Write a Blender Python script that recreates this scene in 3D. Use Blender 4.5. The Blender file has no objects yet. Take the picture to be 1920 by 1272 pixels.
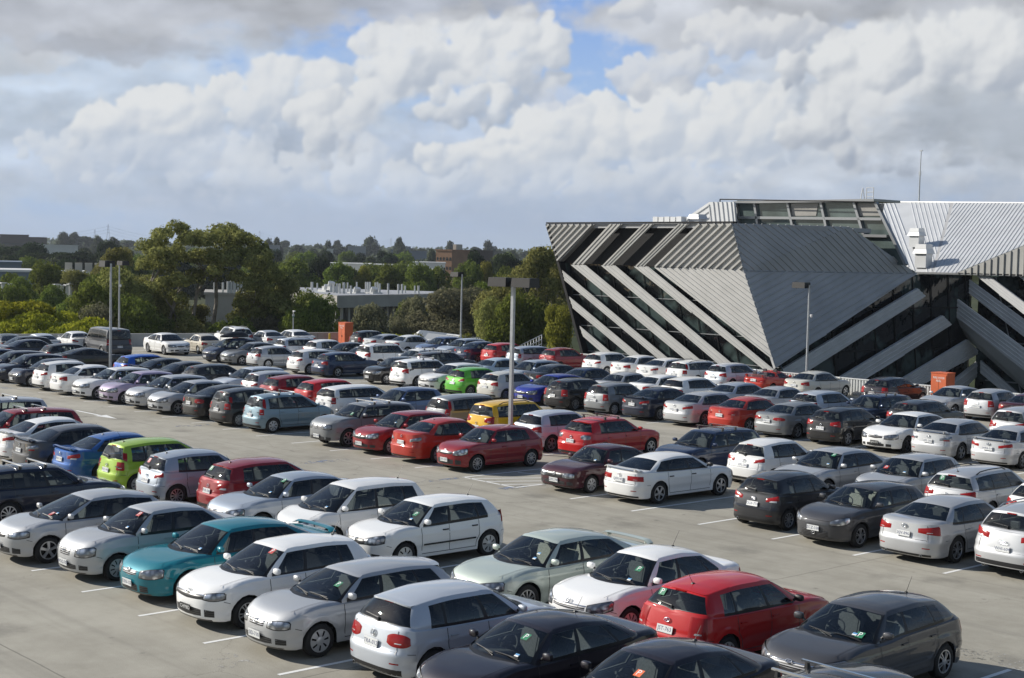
EXPO = 0.25
import bpy, bmesh, math, random
from mathutils import Vector, Matrix
R_ = math.radians
random.seed(7)
sc = bpy.context.scene

# ---------------- camera ----------------
CF, CP, CR, CYAW, CH, CX0, CY0 = 2737.77, 0.0564283, 0.0212534, -0.8463612, 7.39678, 73.68262, -30.91772
def cam_basis():
    cy, sy, cp, sp = math.cos(CYAW), math.sin(CYAW), math.cos(CP), math.sin(CP)
    fw = Vector((sy*cp, cy*cp, -sp)); rt = Vector((cy, -sy, 0)); up = rt.cross(fw)
    c, s = math.cos(CR), math.sin(CR)
    return c*rt + s*up, -s*rt + c*up, fw
RI, UP, FW = cam_basis()
CAM = Vector((CX0, CY0, CH))
cd = bpy.data.cameras.new('camera'); cam = bpy.data.objects.new('camera', cd)
sc.collection.objects.link(cam); sc.camera = cam
cd.sensor_width = 36.0; cd.sensor_fit = 'HORIZONTAL'; cd.lens = CF/1920*36.0
cd.clip_start = 0.3; cd.clip_end = 20000
m = Matrix((RI, UP, -FW)).transposed().to_4x4(); m.translation = CAM
cam.matrix_world = m
def ray(u, v):
    return (FW*CF + RI*(u-960) - UP*(v-636)).normalized()
def atY(u, v, Y):
    d = ray(u, v); return CAM + d*((Y-CY0)/d.y)
def atX(u, v, X):
    d = ray(u, v); return CAM + d*((X-CX0)/d.x)
def atZ(u, v, Z):
    d = ray(u, v); return CAM + d*((Z-CH)/d.z)
def atD(u, v, D):
    d = ray(u, v); return CAM + d*(D/math.hypot(d.x, d.y))
def atP(u, v, p0, n):
    d = ray(u, v); n = Vector(n); return CAM + d*((Vector(p0)-CAM).dot(n)/d.dot(n))
def Xat(u, Y, z=.7):
    # x of the point on the line (Y, z) that falls in image column u
    a, b = -400.0, 70.0
    for _ in range(50):
        mid = (a+b)/2; d = Vector((mid, Y, z))-CAM
        w = d.dot(FW); uu = 960+CF*d.dot(RI)/w if w > 0.5 else 9e9
        if uu < u: a = mid
        else: b = mid
    return (a+b)/2

# ---------------- view transform ----------------
sc.view_settings.view_transform = 'Standard'; sc.view_settings.look = 'None'
sc.view_settings.exposure = EXPO; sc.view_settings.gamma = 1.0
try: sc.view_settings.use_curve_mapping = False
except Exception: pass
sc.cycles.max_bounces = 8; sc.cycles.transparent_max_bounces = 12
sc.cycles.diffuse_bounces = 3; sc.cycles.glossy_bounces = 3
sc.cycles.caustics_reflective = False; sc.cycles.caustics_refractive = False

# ---------------- sun ----------------
SUND = Vector((-.777, -.424, math.tan(R_(28))*math.hypot(.777, .424))).normalized()
sl = bpy.data.lights.new('sun', 'SUN'); sl.energy = 4.9; sl.angle = R_(0.5); sl.color = (1, .95, .86)
so = bpy.data.objects.new('sun', sl); sc.collection.objects.link(so)
so.rotation_euler = SUND.to_track_quat('Z', 'Y').to_euler(); so.location = (0, 0, 60)
# ---------------- sky ----------------
import numpy as np
def make_clouds(W=1920, H=540, X0=-190., X1=2110., Y0=-130., Y1=515.):
    """radiance of the cloudy sky over a window of bearings (x) and elevations (y), top row first"""
    rg = np.random.RandomState(11)
    gx, gy = np.meshgrid(np.linspace(X0, X1, W), np.linspace(Y0, Y1, H))
    def vn(cell, cellY=None, seed=0):
        r = np.random.RandomState(seed); cellY = cellY or cell
        nx, ny = int((X1-X0)/cell)+4, int((Y1-Y0)/cellY)+4
        g = r.rand(ny, nx)
        fx = (gx[0]-X0)/cell+1; fy = (gy[:, 0]-Y0)/cellY+1
        ix, iy = fx.astype(int), fy.astype(int); tx, ty = fx-ix, fy-iy
        tx, ty = tx*tx*tx*(tx*(6*tx-15)+10), ty*ty*ty*(ty*(6*ty-15)+10)
        a = g[iy][:, ix]; b = g[iy][:, ix+1]; c = g[iy+1][:, ix]; d = g[iy+1][:, ix+1]
        tx = tx[None, :]; ty = ty[:, None]
        return (a*(1-tx)+b*tx)*(1-ty)+(c*(1-tx)+d*tx)*ty
    def fbm(cell, oct_=5, seed=0, asp=1.0, gain=.5):
        s = 0; a = 1; t = 0
        for k in range(oct_): s = s+a*vn(cell/2**k, cell/asp/2**k, seed*17+k); t += a; a *= gain
        return s/t
    def sm(x, a, b): t = np.clip((x-a)/(b-a), 0, 1); return t*t*(3-2*t)
    def blur(A, n):
        for _ in range(n):
            A = (A+np.roll(A, 1, 0)+np.roll(A, -1, 0))/3; A = (A+np.roll(A, 1, 1)+np.roll(A, -1, 1))/3
        return A
    def lin(c): c = np.array(c)/255.; return np.where(c <= .04045, c/12.92, ((c+.055)/1.055)**2.4)
    e = (gy-0)/480.
    blue_t, blue_b = lin((132, 168, 226)), lin((166, 194, 230))
    k = sm(gy, -60, 260)[..., None]
    img = blue_t*(1-k)+blue_b*k
    def over(img, col, al): return img*(1-al[..., None])+col*al[..., None]
    wx = (fbm(90, 5, 3)-.5)*46+(fbm(24, 3, 5)-.5)*18; wy = (fbm(90, 5, 4)-.5)*46+(fbm(24, 3, 6)-.5)*18
    PX, PY = gx+wx, gy+wy
    def ell(cx, cy, rx, ry): return ((PX-cx)/rx)**2+((PY-cy)/ry)**2
    # soft sheets: wide stratified veils
    def sheet(img, cx, cy, rx, ry, col, op, seed, asp=2.2):
        n = fbm(150, 7, seed, asp, .6)
        a = sm(1.25-ell(cx, cy, rx, ry)+(n-.5)*1.6, .12, .85)*op
        n2 = fbm(120, 5, seed+40, asp)
        c = np.clip(lin(col)*(1+((n2-.5)*.75)[..., None]), 0, 1.2)
        return over(img, c, a)
    def cumulus(img, bodies, seed, hi=(226, 228, 229), lo=(178, 190, 207), op=1.0, contrast=1.0):
        r = np.random.RandomState(seed); Hm = np.full(gx.shape, -1e3); top = np.zeros(gx.shape)
        for (cx, cy, rx, ry, n, rs) in bodies:
            for q in range(n):
                t = r.rand()*2*np.pi; d = r.rand()**.55
                x, y = cx+rx*d*np.cos(t), cy+ry*d*np.sin(t)
                rad = rs*(.40+.75*r.rand()**1.5)*(1.15-.5*d); z = r.rand()*rs*.9+(1-d)*rs*.8
                i0, i1 = int((y-rad-30-Y0)/(Y1-Y0)*H), int((y+rad+30-Y0)/(Y1-Y0)*H)
                j0, j1 = int((x-rad-30-X0)/(X1-X0)*W), int((x+rad+30-X0)/(X1-X0)*W)
                i0, j0 = max(i0, 0), max(j0, 0)
                if i1 <= i0 or j1 <= j0: continue
                dx, dy = PX[i0:i1, j0:j1]-x, (PY[i0:i1, j0:j1]-y)*1.12
                dd = rad*rad-dx*dx-dy*dy
                h = np.where(dd > 0, z+np.sqrt(np.maximum(dd, 0)), -1e3)
                Hm[i0:i1, j0:j1] = np.maximum(Hm[i0:i1, j0:j1], h)
                top[i0:i1, j0:j1] = np.maximum(top[i0:i1, j0:j1], sm(dd/rad**2, 0, .75))
        m = (Hm > -500).astype(float)
        Hs = np.where(m > 0, Hm, 0)
        al = blur(top, 2)
        nz = (fbm(46, 5, seed+3)-.5)*26
        Hs = blur(Hs, 9)+nz
        Hb = blur(Hs, 30)
        sx = (X1-X0)/W
        def shade(A, kk):
            dyy, dxx = np.gradient(A); dxx /= sx; dyy /= sx
            nn = np.sqrt(dxx**2+dyy**2+kk*kk)
            return (-(dxx*-.62)-(dyy*-.60)+kk*.5)/nn
        s = .34*shade(Hs, 1.3)+.55*shade(Hb, .8)
        L = .22+.78*sm(blur(s, 1)*contrast, -.55, 1.05)
        yb = np.zeros(gx.shape)
        for (cx, cy, rx, ry, n, rs) in bodies: 
            wgt = np.exp(-(((gx-cx)/(rx*1.3))**2+((gy-cy)/(ry*1.4))**2)); yb += wgt*np.clip((gy-cy)/(ry*1.2), -1, 1)
        L = np.clip(L-.35*np.clip(yb, 0, 1)+.10*np.clip(-yb, 0, 1)+(fbm(160, 4, seed+8)-.5)*.35, 0, 1)
        hi, lo = lin(hi), lin(lo)
        col = lo*(1-L[..., None])+hi*L[..., None]
        al = al*(1-.85*sm(yb, .25, 1.0))
        edge = sm(al+(fbm(44, 6, seed+5, 1.3, .6)-.5)*1.1, .08, .92)
        return over(img, col, edge*op)
    # thin high veils, then the heaped clouds from far to near
    img = sheet(img, 250, 230, 620, 190, (196, 208, 222), .85, 21)
    img = sheet(img, 120, 300, 420, 120, (190, 203, 219), .9, 22)
    img = sheet(img, 950, 330, 1300, 120, (182, 195, 214), .9, 23)
    img = sheet(img, 1700, 200, 560, 210, (196, 204, 215), .95, 24)
    img = cumulus(img, [(300, 285, 260, 65, 70, 40), (560, 330, 240, 85, 110, 38), (880, 350, 260, 70, 120, 34), (1180, 335, 240, 70, 100, 38)], 31, hi=(216, 221, 227), lo=(176, 189, 208), op=.75)
    img = cumulus(img, [(330, 232, 150, 52, 60, 44), (520, 190, 130, 62, 70, 48), (600, 165, 60, 36, 24, 34), (250, 250, 110, 42, 40, 36)], 32, op=.96)
    img = cumulus(img, [(745, 125, 90, 75, 60, 46), (900, 90, 150, 70, 80, 50), (740, 190, 90, 60, 44, 42), (930, 160, 110, 80, 60, 48), (620, 240, 90, 60, 40, 40)], 33, lo=(172, 182, 197), op=.97)
    img = cumulus(img, [(870, 195, 90, 34, 34, 34)], 37, lo=(160, 172, 190), op=.9)
    img = cumulus(img, [(1060, 255, 130, 60, 60, 46), (1230, 230, 130, 70, 70, 50), (1400, 235, 170, 80, 90, 56), (930, 290, 150, 50, 55, 40), (1250, 320, 190, 45, 70, 40)], 34, op=.96)
    img = cumulus(img, [(1650, 130, 130, 78, 70, 60), (1820, 130, 150, 85, 80, 62), (1700, 230, 230, 80, 100, 62), (1980, 170, 160, 100, 60, 60), (1480, 130, 60, 36, 24, 32)], 35, lo=(158, 168, 184), op=.97)
    img = sheet(img, 1860, 255, 260, 75, (172, 180, 190), .75, 41)
    img = sheet(img, 1330, 45, 270, 62, (196, 200, 207), .97, 42, 1.6)
    img = cumulus(img, [(1190, 30, 60, 24, 20, 34), (1230, 140, 110, 34, 40, 38), (1400, 75, 120, 30, 40, 38)], 36, hi=(220, 222, 224), lo=(176, 184, 198), op=.85)
    img = sheet(img, 1750, 12, 420, 48, (184, 188, 195), .95, 43, 1.8)
    img = sheet(img, 1050, 190, 60, 26, (196, 204, 218), .6, 44, 1.2)
    img = sheet(img, 130, 25, 540, 105, (184, 188, 196), .96, 45, 2.0)
    img = sheet(img, 660, 5, 330, 56, (186, 190, 198), .9, 46, 2.4)
    img = sheet(img, 270, 112, 200, 26, (166, 171, 181), .7, 47, 3)
    img = sheet(img, 40, 130, 120, 24, (205, 210, 216), .6, 48, 2)
    # air: everything sinks into blue grey towards the horizon
    hz = sm(gy, 320, 455)
    n = fbm(200, 4, 60, 3)
    img = over(img, lin((166, 181, 204)), np.clip(hz*(1.0+(n-.5)*.5), 0, 1)*.93)
    hz2 = sm(gy, 425, 500)
    img = over(img, lin((172, 188, 208)), hz2*.8)
    for k in range(3): img[..., k] = blur(img[..., k], 2)
    return np.maximum(img, 0)

w = bpy.data.worlds.new('World'); sc.world = w; w.use_nodes = True
nt = w.node_tree; nt.nodes.clear()
class G:
    """tiny node-expression helper"""
    def __init__(s, nt): s.nt = nt
    def m(s, op, a, b=None, c=None, clamp=False):
        n = s.nt.nodes.new('ShaderNodeMath'); n.operation = op; n.use_clamp = clamp
        for i, x in enumerate((a, b, c)):
            if x is None: continue
            if isinstance(x, (int, float)): n.inputs[i].default_value = x
            else: s.nt.links.new(x, n.inputs[i])
        return n.outputs[0]
    def add(s, a, b): return s.m('ADD', a, b)
    def sub(s, a, b): return s.m('SUBTRACT', a, b)
    def mul(s, a, b): return s.m('MULTIPLY', a, b)
    def ss(s, x, a, b):
        n = s.nt.nodes.new('ShaderNodeMapRange'); n.interpolation_type = 'SMOOTHSTEP'
        s.nt.links.new(x, n.inputs[0]); n.inputs[1].default_value = a; n.inputs[2].default_value = b; return n.outputs[0]
    def mix(s, f, a, b):
        n = s.nt.nodes.new('ShaderNodeMix'); n.data_type = 'RGBA'
        s.nt.links.new(f, n.inputs[0])
        for i, x in ((6, a), (7, b)):
            if isinstance(x, tuple): n.inputs[i].default_value = (*x, 1)
            else: s.nt.links.new(x, n.inputs[i])
        return n.outputs[2]
    def noise(s, vec, scale, det=6, rough=.55, dist=0):
        n = s.nt.nodes.new('ShaderNodeTexNoise'); n.inputs['Scale'].default_value = scale; n.inputs['Detail'].default_value = det
        n.inputs['Roughness'].default_value = rough; n.inputs['Distortion'].default_value = dist; s.nt.links.new(vec, n.inputs['Vector']); return n.outputs[0]
    def voro(s, vec, scale, det=3, smooth=.6):
        n = s.nt.nodes.new('ShaderNodeTexVoronoi'); n.feature = 'SMOOTH_F1'; n.inputs['Scale'].default_value = scale
        n.inputs['Detail'].default_value = det; n.inputs['Roughness'].default_value = .5; n.inputs['Smoothness'].default_value = smooth; s.nt.links.new(vec, n.inputs['Vector']); return n.outputs['Distance']
    def vec(s, x, y, z):
        n = s.nt.nodes.new('ShaderNodeCombineXYZ')
        for i, k in enumerate((x, y, z)):
            if isinstance(k, (int, float)): n.inputs[i].default_value = k
            else: s.nt.links.new(k, n.inputs[i])
        return n.outputs[0]
g = G(nt)
tc = nt.nodes.new('ShaderNodeTexCoord'); sp = nt.nodes.new('ShaderNodeSeparateXYZ'); nt.links.new(tc.outputs['Generated'], sp.inputs[0])
X, Y, Z = sp.outputs
# compass bearing and elevation of the direction, zero bearing to the north-west
fh = Vector((math.sin(CYAW), math.cos(CYAW))); rh = Vector((math.cos(CYAW), -math.sin(CYAW)))
a = g.add(g.mul(X, fh.x), g.mul(Y, fh.y)); b = g.add(g.mul(X, rh.x), g.mul(Y, rh.y))
az = g.m('ARCTAN2', b, a); hz = g.m('SQRT', g.add(g.mul(X, X), g.mul(Y, Y)))
el = g.m('ARCTAN2', Z, hz)
CX_, CY_, CW_, CH_ = -190., -130., 2300., 645.
WI, HI = 1920, 540
cl = make_clouds(WI, HI, CX_, CX_+CW_, CY_, CY_+CH_)
im = bpy.data.images.new('cloud_field', WI, HI, float_buffer=True, alpha=False); im.colorspace_settings.name = 'Linear Rec.709'
px = np.ones((HI, WI, 4), np.float32); px[..., :3] = cl[::-1]*.84; im.pixels.foreach_set(px.ravel()); im.update()
# window of bearings -> picture coordinates of the cloud field
us = g.m('DIVIDE', g.sub(g.add(g.mul(az, CF), 960.0), CX_), CW_)
hor = g.add(481.0, g.mul(az, CF*.0212))
vs = g.sub(1.0, g.m('DIVIDE', g.sub(g.sub(hor, g.mul(el, CF)), CY_), CH_))
ti = nt.nodes.new('ShaderNodeTexImage'); ti.image = im; ti.extension = 'EXTEND'; ti.interpolation = 'Cubic'
nt.links.new(g.vec(us, vs, 0.0), ti.inputs[0])
# broad broken cloud over the rest of the dome
P0 = g.vec(X, Y, g.mul(Z, 1.6)); n1 = g.noise(P0, 2.2, 5, .6)
k1 = g.ss(n1, .40, .60); n2 = g.noise(P0, 5.0, 3, .6)
sk = nt.nodes.new('ShaderNodeTexSky'); sk.sky_type = 'NISHITA'; sk.sun_disc = False
sk.sun_elevation = math.asin(SUND.z); sk.sun_rotation = math.atan2(SUND.x, SUND.y); sk.air_density = 1.0; sk.dust_density = .6; sk.ozone_density = 1.4
sks = nt.nodes.new('ShaderNodeVectorMath'); sks.operation = 'SCALE'; nt.links.new(sk.outputs[0], sks.inputs[0]); sks.inputs[3].default_value = .088
rest = g.mix(g.mul(g.mul(k1, .85), g.sub(1.0, g.ss(el, .25, .7))), sks.outputs[0], g.mix(g.ss(n2, .35, .7), (.24, .27, .31), (.48, .48, .48)))
inside = g.mul(g.mul(g.ss(us, .0, .06), g.sub(1.0, g.ss(us, .94, 1.0))), g.mul(g.sub(1.0, g.ss(vs, .86, 1.0)), g.ss(X if False else a, .0, .2)))
colr = g.mix(inside, rest, ti.outputs[0])
bg = nt.nodes.new('ShaderNodeBackground'); bg.inputs[1].default_value = 1.0; nt.links.new(colr, bg.inputs[0])
out = nt.nodes.new('ShaderNodeOutputWorld'); nt.links.new(bg.outputs[0], out.inputs[0])
w.cycles.sampling_method = 'MANUAL'; w.cycles.sample_map_resolution = 512
# ---------------- materials ----------------
MATS = {}
def nm(name):
    m = bpy.data.materials.new(name); m.use_nodes = True
    nt = m.node_tree; nt.nodes.clear()
    out = nt.nodes.new('ShaderNodeOutputMaterial'); MATS[name] = m
    return m, nt, out
def N(nt, t, **kw):
    n = nt.nodes.new(t)
    for k, v in kw.items():
        if k in n.inputs: n.inputs[k].default_value = v
        else: setattr(n, k, v)
    return n
def bsdf(nt, out, col=(.5,.5,.5), rough=.5, metal=0, spec=.5, coat=0):
    b = nt.nodes.new('ShaderNodeBsdfPrincipled')
    b.inputs['Base Color'].default_value = (*col, 1); b.inputs['Roughness'].default_value = rough
    b.inputs['Metallic'].default_value = metal; b.inputs['Specular IOR Level'].default_value = spec
    b.inputs['Coat Weight'].default_value = coat; b.inputs['Coat Roughness'].default_value = .03
    nt.links.new(b.outputs[0], out.inputs['Surface']); return b
def simple(name, col, rough=.5, metal=0, spec=.5, coat=0, var=0, scale=6, bump=0, bscale=None):
    m, nt, out = nm(name); b = bsdf(nt, out, col, rough, metal, spec, coat)
    if var or bump:
        tc = N(nt, 'ShaderNodeTexCoord'); no = N(nt, 'ShaderNodeTexNoise', Scale=scale, Detail=6.0)
        nt.links.new(tc.outputs['Object'], no.inputs['Vector'])
    if var:
        r = N(nt, 'ShaderNodeValToRGB'); e = r.color_ramp.elements
        e[0].position = .3; e[1].position = .7
        e[0].color = (*[c*(1-var) for c in col], 1); e[1].color = (*[min(1, c*(1+var)) for c in col], 1)
        nt.links.new(no.outputs[0], r.inputs[0]); nt.links.new(r.outputs[0], b.inputs['Base Color'])
    if bump:
        n2 = no
        if bscale:
            n2 = N(nt, 'ShaderNodeTexNoise', Scale=bscale, Detail=6.0); nt.links.new(tc.outputs['Object'], n2.inputs['Vector'])
        bp = N(nt, 'ShaderNodeBump', Strength=bump, Distance=.05)
        nt.links.new(n2.outputs[0], bp.inputs['Height']); nt.links.new(bp.outputs[0], b.inputs['Normal'])
    return m
# car paint: colour from the object's own colour, flake amount from its alpha
m, nt, out = nm('car_paint'); b = bsdf(nt, out, rough=.5, spec=.15, coat=1)
oi = N(nt, 'ShaderNodeObjectInfo'); tc = N(nt, 'ShaderNodeTexCoord')
dn = N(nt, 'ShaderNodeTexNoise', Scale=2.3, Detail=5.0, Roughness=.65); nt.links.new(tc.outputs['Object'], dn.inputs['Vector'])
dr = N(nt, 'ShaderNodeMapRange'); dr.inputs['From Min'].default_value = .35; dr.inputs['From Max'].default_value = .75
dr.inputs['To Min'].default_value = 0.0; dr.inputs['To Max'].default_value = .045
nt.links.new(dn.outputs[0], dr.inputs[0])
mx = N(nt, 'ShaderNodeMix', data_type='RGBA'); mx.inputs[7].default_value = (.20, .18, .15, 1)
nt.links.new(dr.outputs[0], mx.inputs[0]); nt.links.new(oi.outputs['Color'], mx.inputs[6])
nt.links.new(mx.outputs[2], b.inputs['Base Color']); nt.links.new(oi.outputs['Alpha'], b.inputs['Metallic'])
rr = N(nt, 'ShaderNodeMapRange'); rr.inputs['To Min'].default_value = .015; rr.inputs['To Max'].default_value = .07
nt.links.new(dn.outputs[0], rr.inputs[0]); nt.links.new(rr.outputs[0], b.inputs['Coat Roughness'])

def glassmat(name, tint, refl=1.45, dark=.0):
    m, nt, out = nm(name)
    g = N(nt, 'ShaderNodeBsdfGlossy', Roughness=.015); g.inputs['Color'].default_value = (.95, .97, 1, 1)
    t = N(nt, 'ShaderNodeBsdfTransparent'); t.inputs['Color'].default_value = (*tint, 1)
    f = N(nt, 'ShaderNodeFresnel', IOR=refl); mx = N(nt, 'ShaderNodeMixShader')
    nt.links.new(f.outputs[0], mx.inputs[0]); nt.links.new(t.outputs[0], mx.inputs[1]); nt.links.new(g.outputs[0], mx.inputs[2])
    nt.links.new(mx.outputs[0], out.inputs['Surface']); return m
glassmat('window_glass', (.78, .86, .84), 1.6)
glassmat('tinted_glass', (.30, .33, .34), 1.6)
simple('black_trim', (.018, .018, .02), .45, spec=.4)
simple('underbody', (.012, .012, .013), .85, spec=.2)
simple('tyre_rubber', (.022, .022, .023), .75, spec=.3, bump=.3, bscale=40)
simple('alloy', (.55, .56, .58), .32, .85)
simple('dark_alloy', (.10, .10, .11), .35, .7)
simple('hubcap', (.50, .51, .52), .38, .5)
simple('chrome', (.80, .81, .83), .12, 1)
simple('seat_fabric', (.11, .11, .118), .9, spec=.2, var=.2, scale=30)
simple('pale_seat_fabric', (.34, .325, .30), .9, spec=.2, var=.2, scale=30)
simple('cabin_plastic', (.06, .06, .065), .7, spec=.3)
simple('headlining', (.22, .22, .21), .9, spec=.1)
simple('red_lens', (.30, .006, .006), .2, 0, .3, .35)
simple('amber_lens', (.7, .22, .03), .15, 0, .6, 1)
simple('clear_lens', (.62, .63, .64), .15, .35, .6, 1)
simple('plate_white', (.72, .73, .72), .45)
simple('plate_black', (.02, .02, .022), .45)
simple('plate_ink', (.03, .05, .16), .5)
simple('plate_grey', (.35, .36, .36), .5)
simple('green_sticker', (.02, .20, .10), .6)
simple('red_sticker', (.45, .03, .03), .6)
simple('orange_sticker', (.75, .16, .06), .6)
simple('blue_sticker', (.12, .33, .62), .6)
simple('white_sticker', (.8, .82, .82), .6)
# head lamps: chrome bowls behind a clear cover
m, nt, out = nm('headlamp'); b = bsdf(nt, out, (.6,.6,.62), .12, .6, .6, 1)
tc = N(nt, 'ShaderNodeTexCoord'); vo = N(nt, 'ShaderNodeTexVoronoi', Scale=7.0)
nt.links.new(tc.outputs['Object'], vo.inputs['Vector'])
cr = N(nt, 'ShaderNodeValToRGB'); e = cr.color_ramp.elements
e[0].position = .10; e[0].color = (.95, .96, .98, 1); e[1].position = .52; e[1].color = (.20, .21, .23, 1)
e2 = cr.color_ramp.elements.new(.28); e2.color = (.62, .64, .67, 1)
nt.links.new(vo.outputs['Distance'], cr.inputs[0]); nt.links.new(cr.outputs[0], b.inputs['Base Color'])
bp = N(nt, 'ShaderNodeBump', Strength=.6, Distance=.03); nt.links.new(vo.outputs['Distance'], bp.inputs['Height']); nt.links.new(bp.outputs[0], b.inputs['Normal'])
# grille: slats
def grillemat(name, fr, c1, c2):
    m, nt, out = nm(name); b = bsdf(nt, out, (.02,.02,.02), .35)
    tc = N(nt, 'ShaderNodeTexCoord'); sp = N(nt, 'ShaderNodeSeparateXYZ'); nt.links.new(tc.outputs['Object'], sp.inputs[0])
    mu = N(nt, 'ShaderNodeMath', operation='MULTIPLY'); mu.inputs[1].default_value = fr; nt.links.new(sp.outputs[2], mu.inputs[0])
    fc = N(nt, 'ShaderNodeMath', operation='FRACT'); nt.links.new(mu.outputs[0], fc.inputs[0])
    gt = N(nt, 'ShaderNodeMath', operation='GREATER_THAN'); gt.inputs[1].default_value = .6; nt.links.new(fc.outputs[0], gt.inputs[0])
    mx = N(nt, 'ShaderNodeMix', data_type='RGBA'); mx.inputs[6].default_value = (*c1, 1); mx.inputs[7].default_value = (*c2, 1)
    nt.links.new(gt.outputs[0], mx.inputs[0]); nt.links.new(mx.outputs[2], b.inputs['Base Color'])
grillemat('grille_slats', 26, (.008,.008,.009), (.07,.07,.075))
grillemat('chrome_slats', 24, (.02,.02,.02), (.6,.6,.62))
# ---------------- object helpers ----------------
COL = sc.collection
def mesh_obj(name, verts, faces, mats, parent=None, fmats=None, smooth=False, auto=None):
    me = bpy.data.meshes.new(name); me.from_pydata([tuple(v) for v in verts], [], faces)
    if not isinstance(mats, (list, tuple)): mats = [mats]
    for mt in mats: me.materials.append(MATS[mt] if isinstance(mt, str) else mt)
    if fmats: me.polygons.foreach_set('material_index', fmats)
    if smooth: me.polygons.foreach_set('use_smooth', [True]*len(me.polygons))
    me.update()
    o = bpy.data.objects.new(name, me); COL.objects.link(o)
    if parent is not None: o.parent = parent
    if auto is not None:
        me.set_sharp_from_angle(angle=R_(auto))
    return o
class MB:
    """collects shapes, builds ONE mesh"""
    def __init__(s): s.v = []; s.f = []; s.m = []
    def add(s, vs, fs, mi=0):
        b = len(s.v); s.v += [tuple(x) for x in vs]; s.f += [tuple(i+b for i in f) for f in fs]; s.m += [mi]*len(fs)
    def box(s, c, d, mi=0, rot=None, taper=None):
        x, y, z = [k/2 for k in d]; vs = []
        for sx, sy, sz in ((-1,-1,-1),(1,-1,-1),(1,1,-1),(-1,1,-1),(-1,-1,1),(1,-1,1),(1,1,1),(-1,1,1)):
            k = taper if (taper and sz > 0) else 1
            v = Vector((sx*x*k, sy*y*k, sz*z))
            if rot: v = rot @ v
            vs.append(v+Vector(c))
        s.add(vs, [(0,3,2,1),(4,5,6,7),(0,1,5,4),(1,2,6,5),(2,3,7,6),(3,0,4,7)], mi)
    def tube(s, p, q, r, r2=None, n=8, mi=0, cap=True):
        p, q = Vector(p), Vector(q); r2 = r if r2 is None else r2
        a = (q-p).normalized(); u = a.orthogonal().normalized(); w = a.cross(u)
        vs = []
        for (c, rr) in ((p, r), (q, r2)):
            for i in range(n):
                t = 2*math.pi*i/n; vs.append(c+(u*math.cos(t)+w*math.sin(t))*rr)
        fs = [(i, (i+1) % n, n+(i+1) % n, n+i) for i in range(n)]
        if cap: fs += [tuple(range(n-1, -1, -1)), tuple(range(n, 2*n))]
        s.add(vs, fs, mi)
    def quad(s, a, b, c, d, mi=0): s.add([a, b, c, d], [(0, 1, 2, 3)], mi)
    def poly(s, pts, mi=0): s.add(pts, [tuple(range(len(pts)))], mi)
    def prism(s, pts, off, mi=0):
        """polygon extruded by vector off"""
        n = len(pts); off = Vector(off); P = [Vector(p) for p in pts]
        s.add(P+[p+off for p in P], [tuple(range(n)), tuple(range(2*n-1, n-1, -1))]+[(i, n+i, n+(i+1) % n, (i+1) % n) for i in range(n)], mi)
    def lathe(s, prof, axis_o, n=20, mi=0, ax='y'):
        vs = []; k = len(prof)
        for i in range(n):
            t = 2*math.pi*i/n
            for (r, h) in prof:
                p = {'y': (r*math.cos(t), h, r*math.sin(t)), 'z': (r*math.cos(t), r*math.sin(t), h), 'x': (h, r*math.cos(t), r*math.sin(t))}[ax]
                vs.append(Vector(p)+Vector(axis_o))
        fs = [(i*k+j, i*k+j+1, ((i+1) % n)*k+j+1, ((i+1) % n)*k+j) for i in range(n) for j in range(k-1)]
        s.add(vs, fs, mi)
    def build(s, name, mats, parent=None, smooth=False, auto=None):
        return mesh_obj(name, s.v, s.f, mats, parent, s.m if any(s.m) else None, smooth, auto)
def empty(name, loc=(0,0,0), rz=0):
    o = bpy.data.objects.new(name, None); COL.objects.link(o); o.location = loc; o.rotation_euler = (0, 0, rz)
    o.empty_display_size = .3; return o
def tag(o, label=None, cat=None, group=None, kind=None):
    if label: o['label'] = label
    if cat: o['category'] = cat
    if group: o['group'] = group
    if kind: o['kind'] = kind
    return o
KIDS = {}
def copy_tree(o, parent=None):
    c = o.copy(); COL.objects.link(c)
    if parent is not None: c.parent = parent
    for ch in list(o.children): copy_tree(ch, c)
    return c
def text_mesh(s, size):
    cu = bpy.data.curves.new('t', 'FONT'); cu.body = s; cu.size = size; cu.align_x = 'CENTER'; cu.align_y = 'CENTER'; cu.resolution_u = 2
    o = bpy.data.objects.new('t', cu); COL.objects.link(o)
    bpy.context.view_layer.update()
    dg = bpy.context.evaluated_depsgraph_get()
    me = bpy.data.meshes.new_from_object(o.evaluated_get(dg))
    vs = [v.co.copy() for v in me.vertices]; fs = [tuple(p.vertices) for p in me.polygons]
    bpy.data.objects.remove(o); bpy.data.curves.remove(cu); bpy.data.meshes.remove(me)
    return vs, fs
TXT = {}
def add_text(mb, s, size, o, ex, ey, mi=0):
    """flat lettering with origin o (centre), unit vectors ex (reading dir) and ey (up)"""
    if (s, size) not in TXT: TXT[(s, size)] = text_mesh(s, size)
    vs, fs = TXT[(s, size)]; o, ex, ey = Vector(o), Vector(ex), Vector(ey)
    mb.add([o+ex*v.x+ey*v.y for v in vs], fs, mi)
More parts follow.
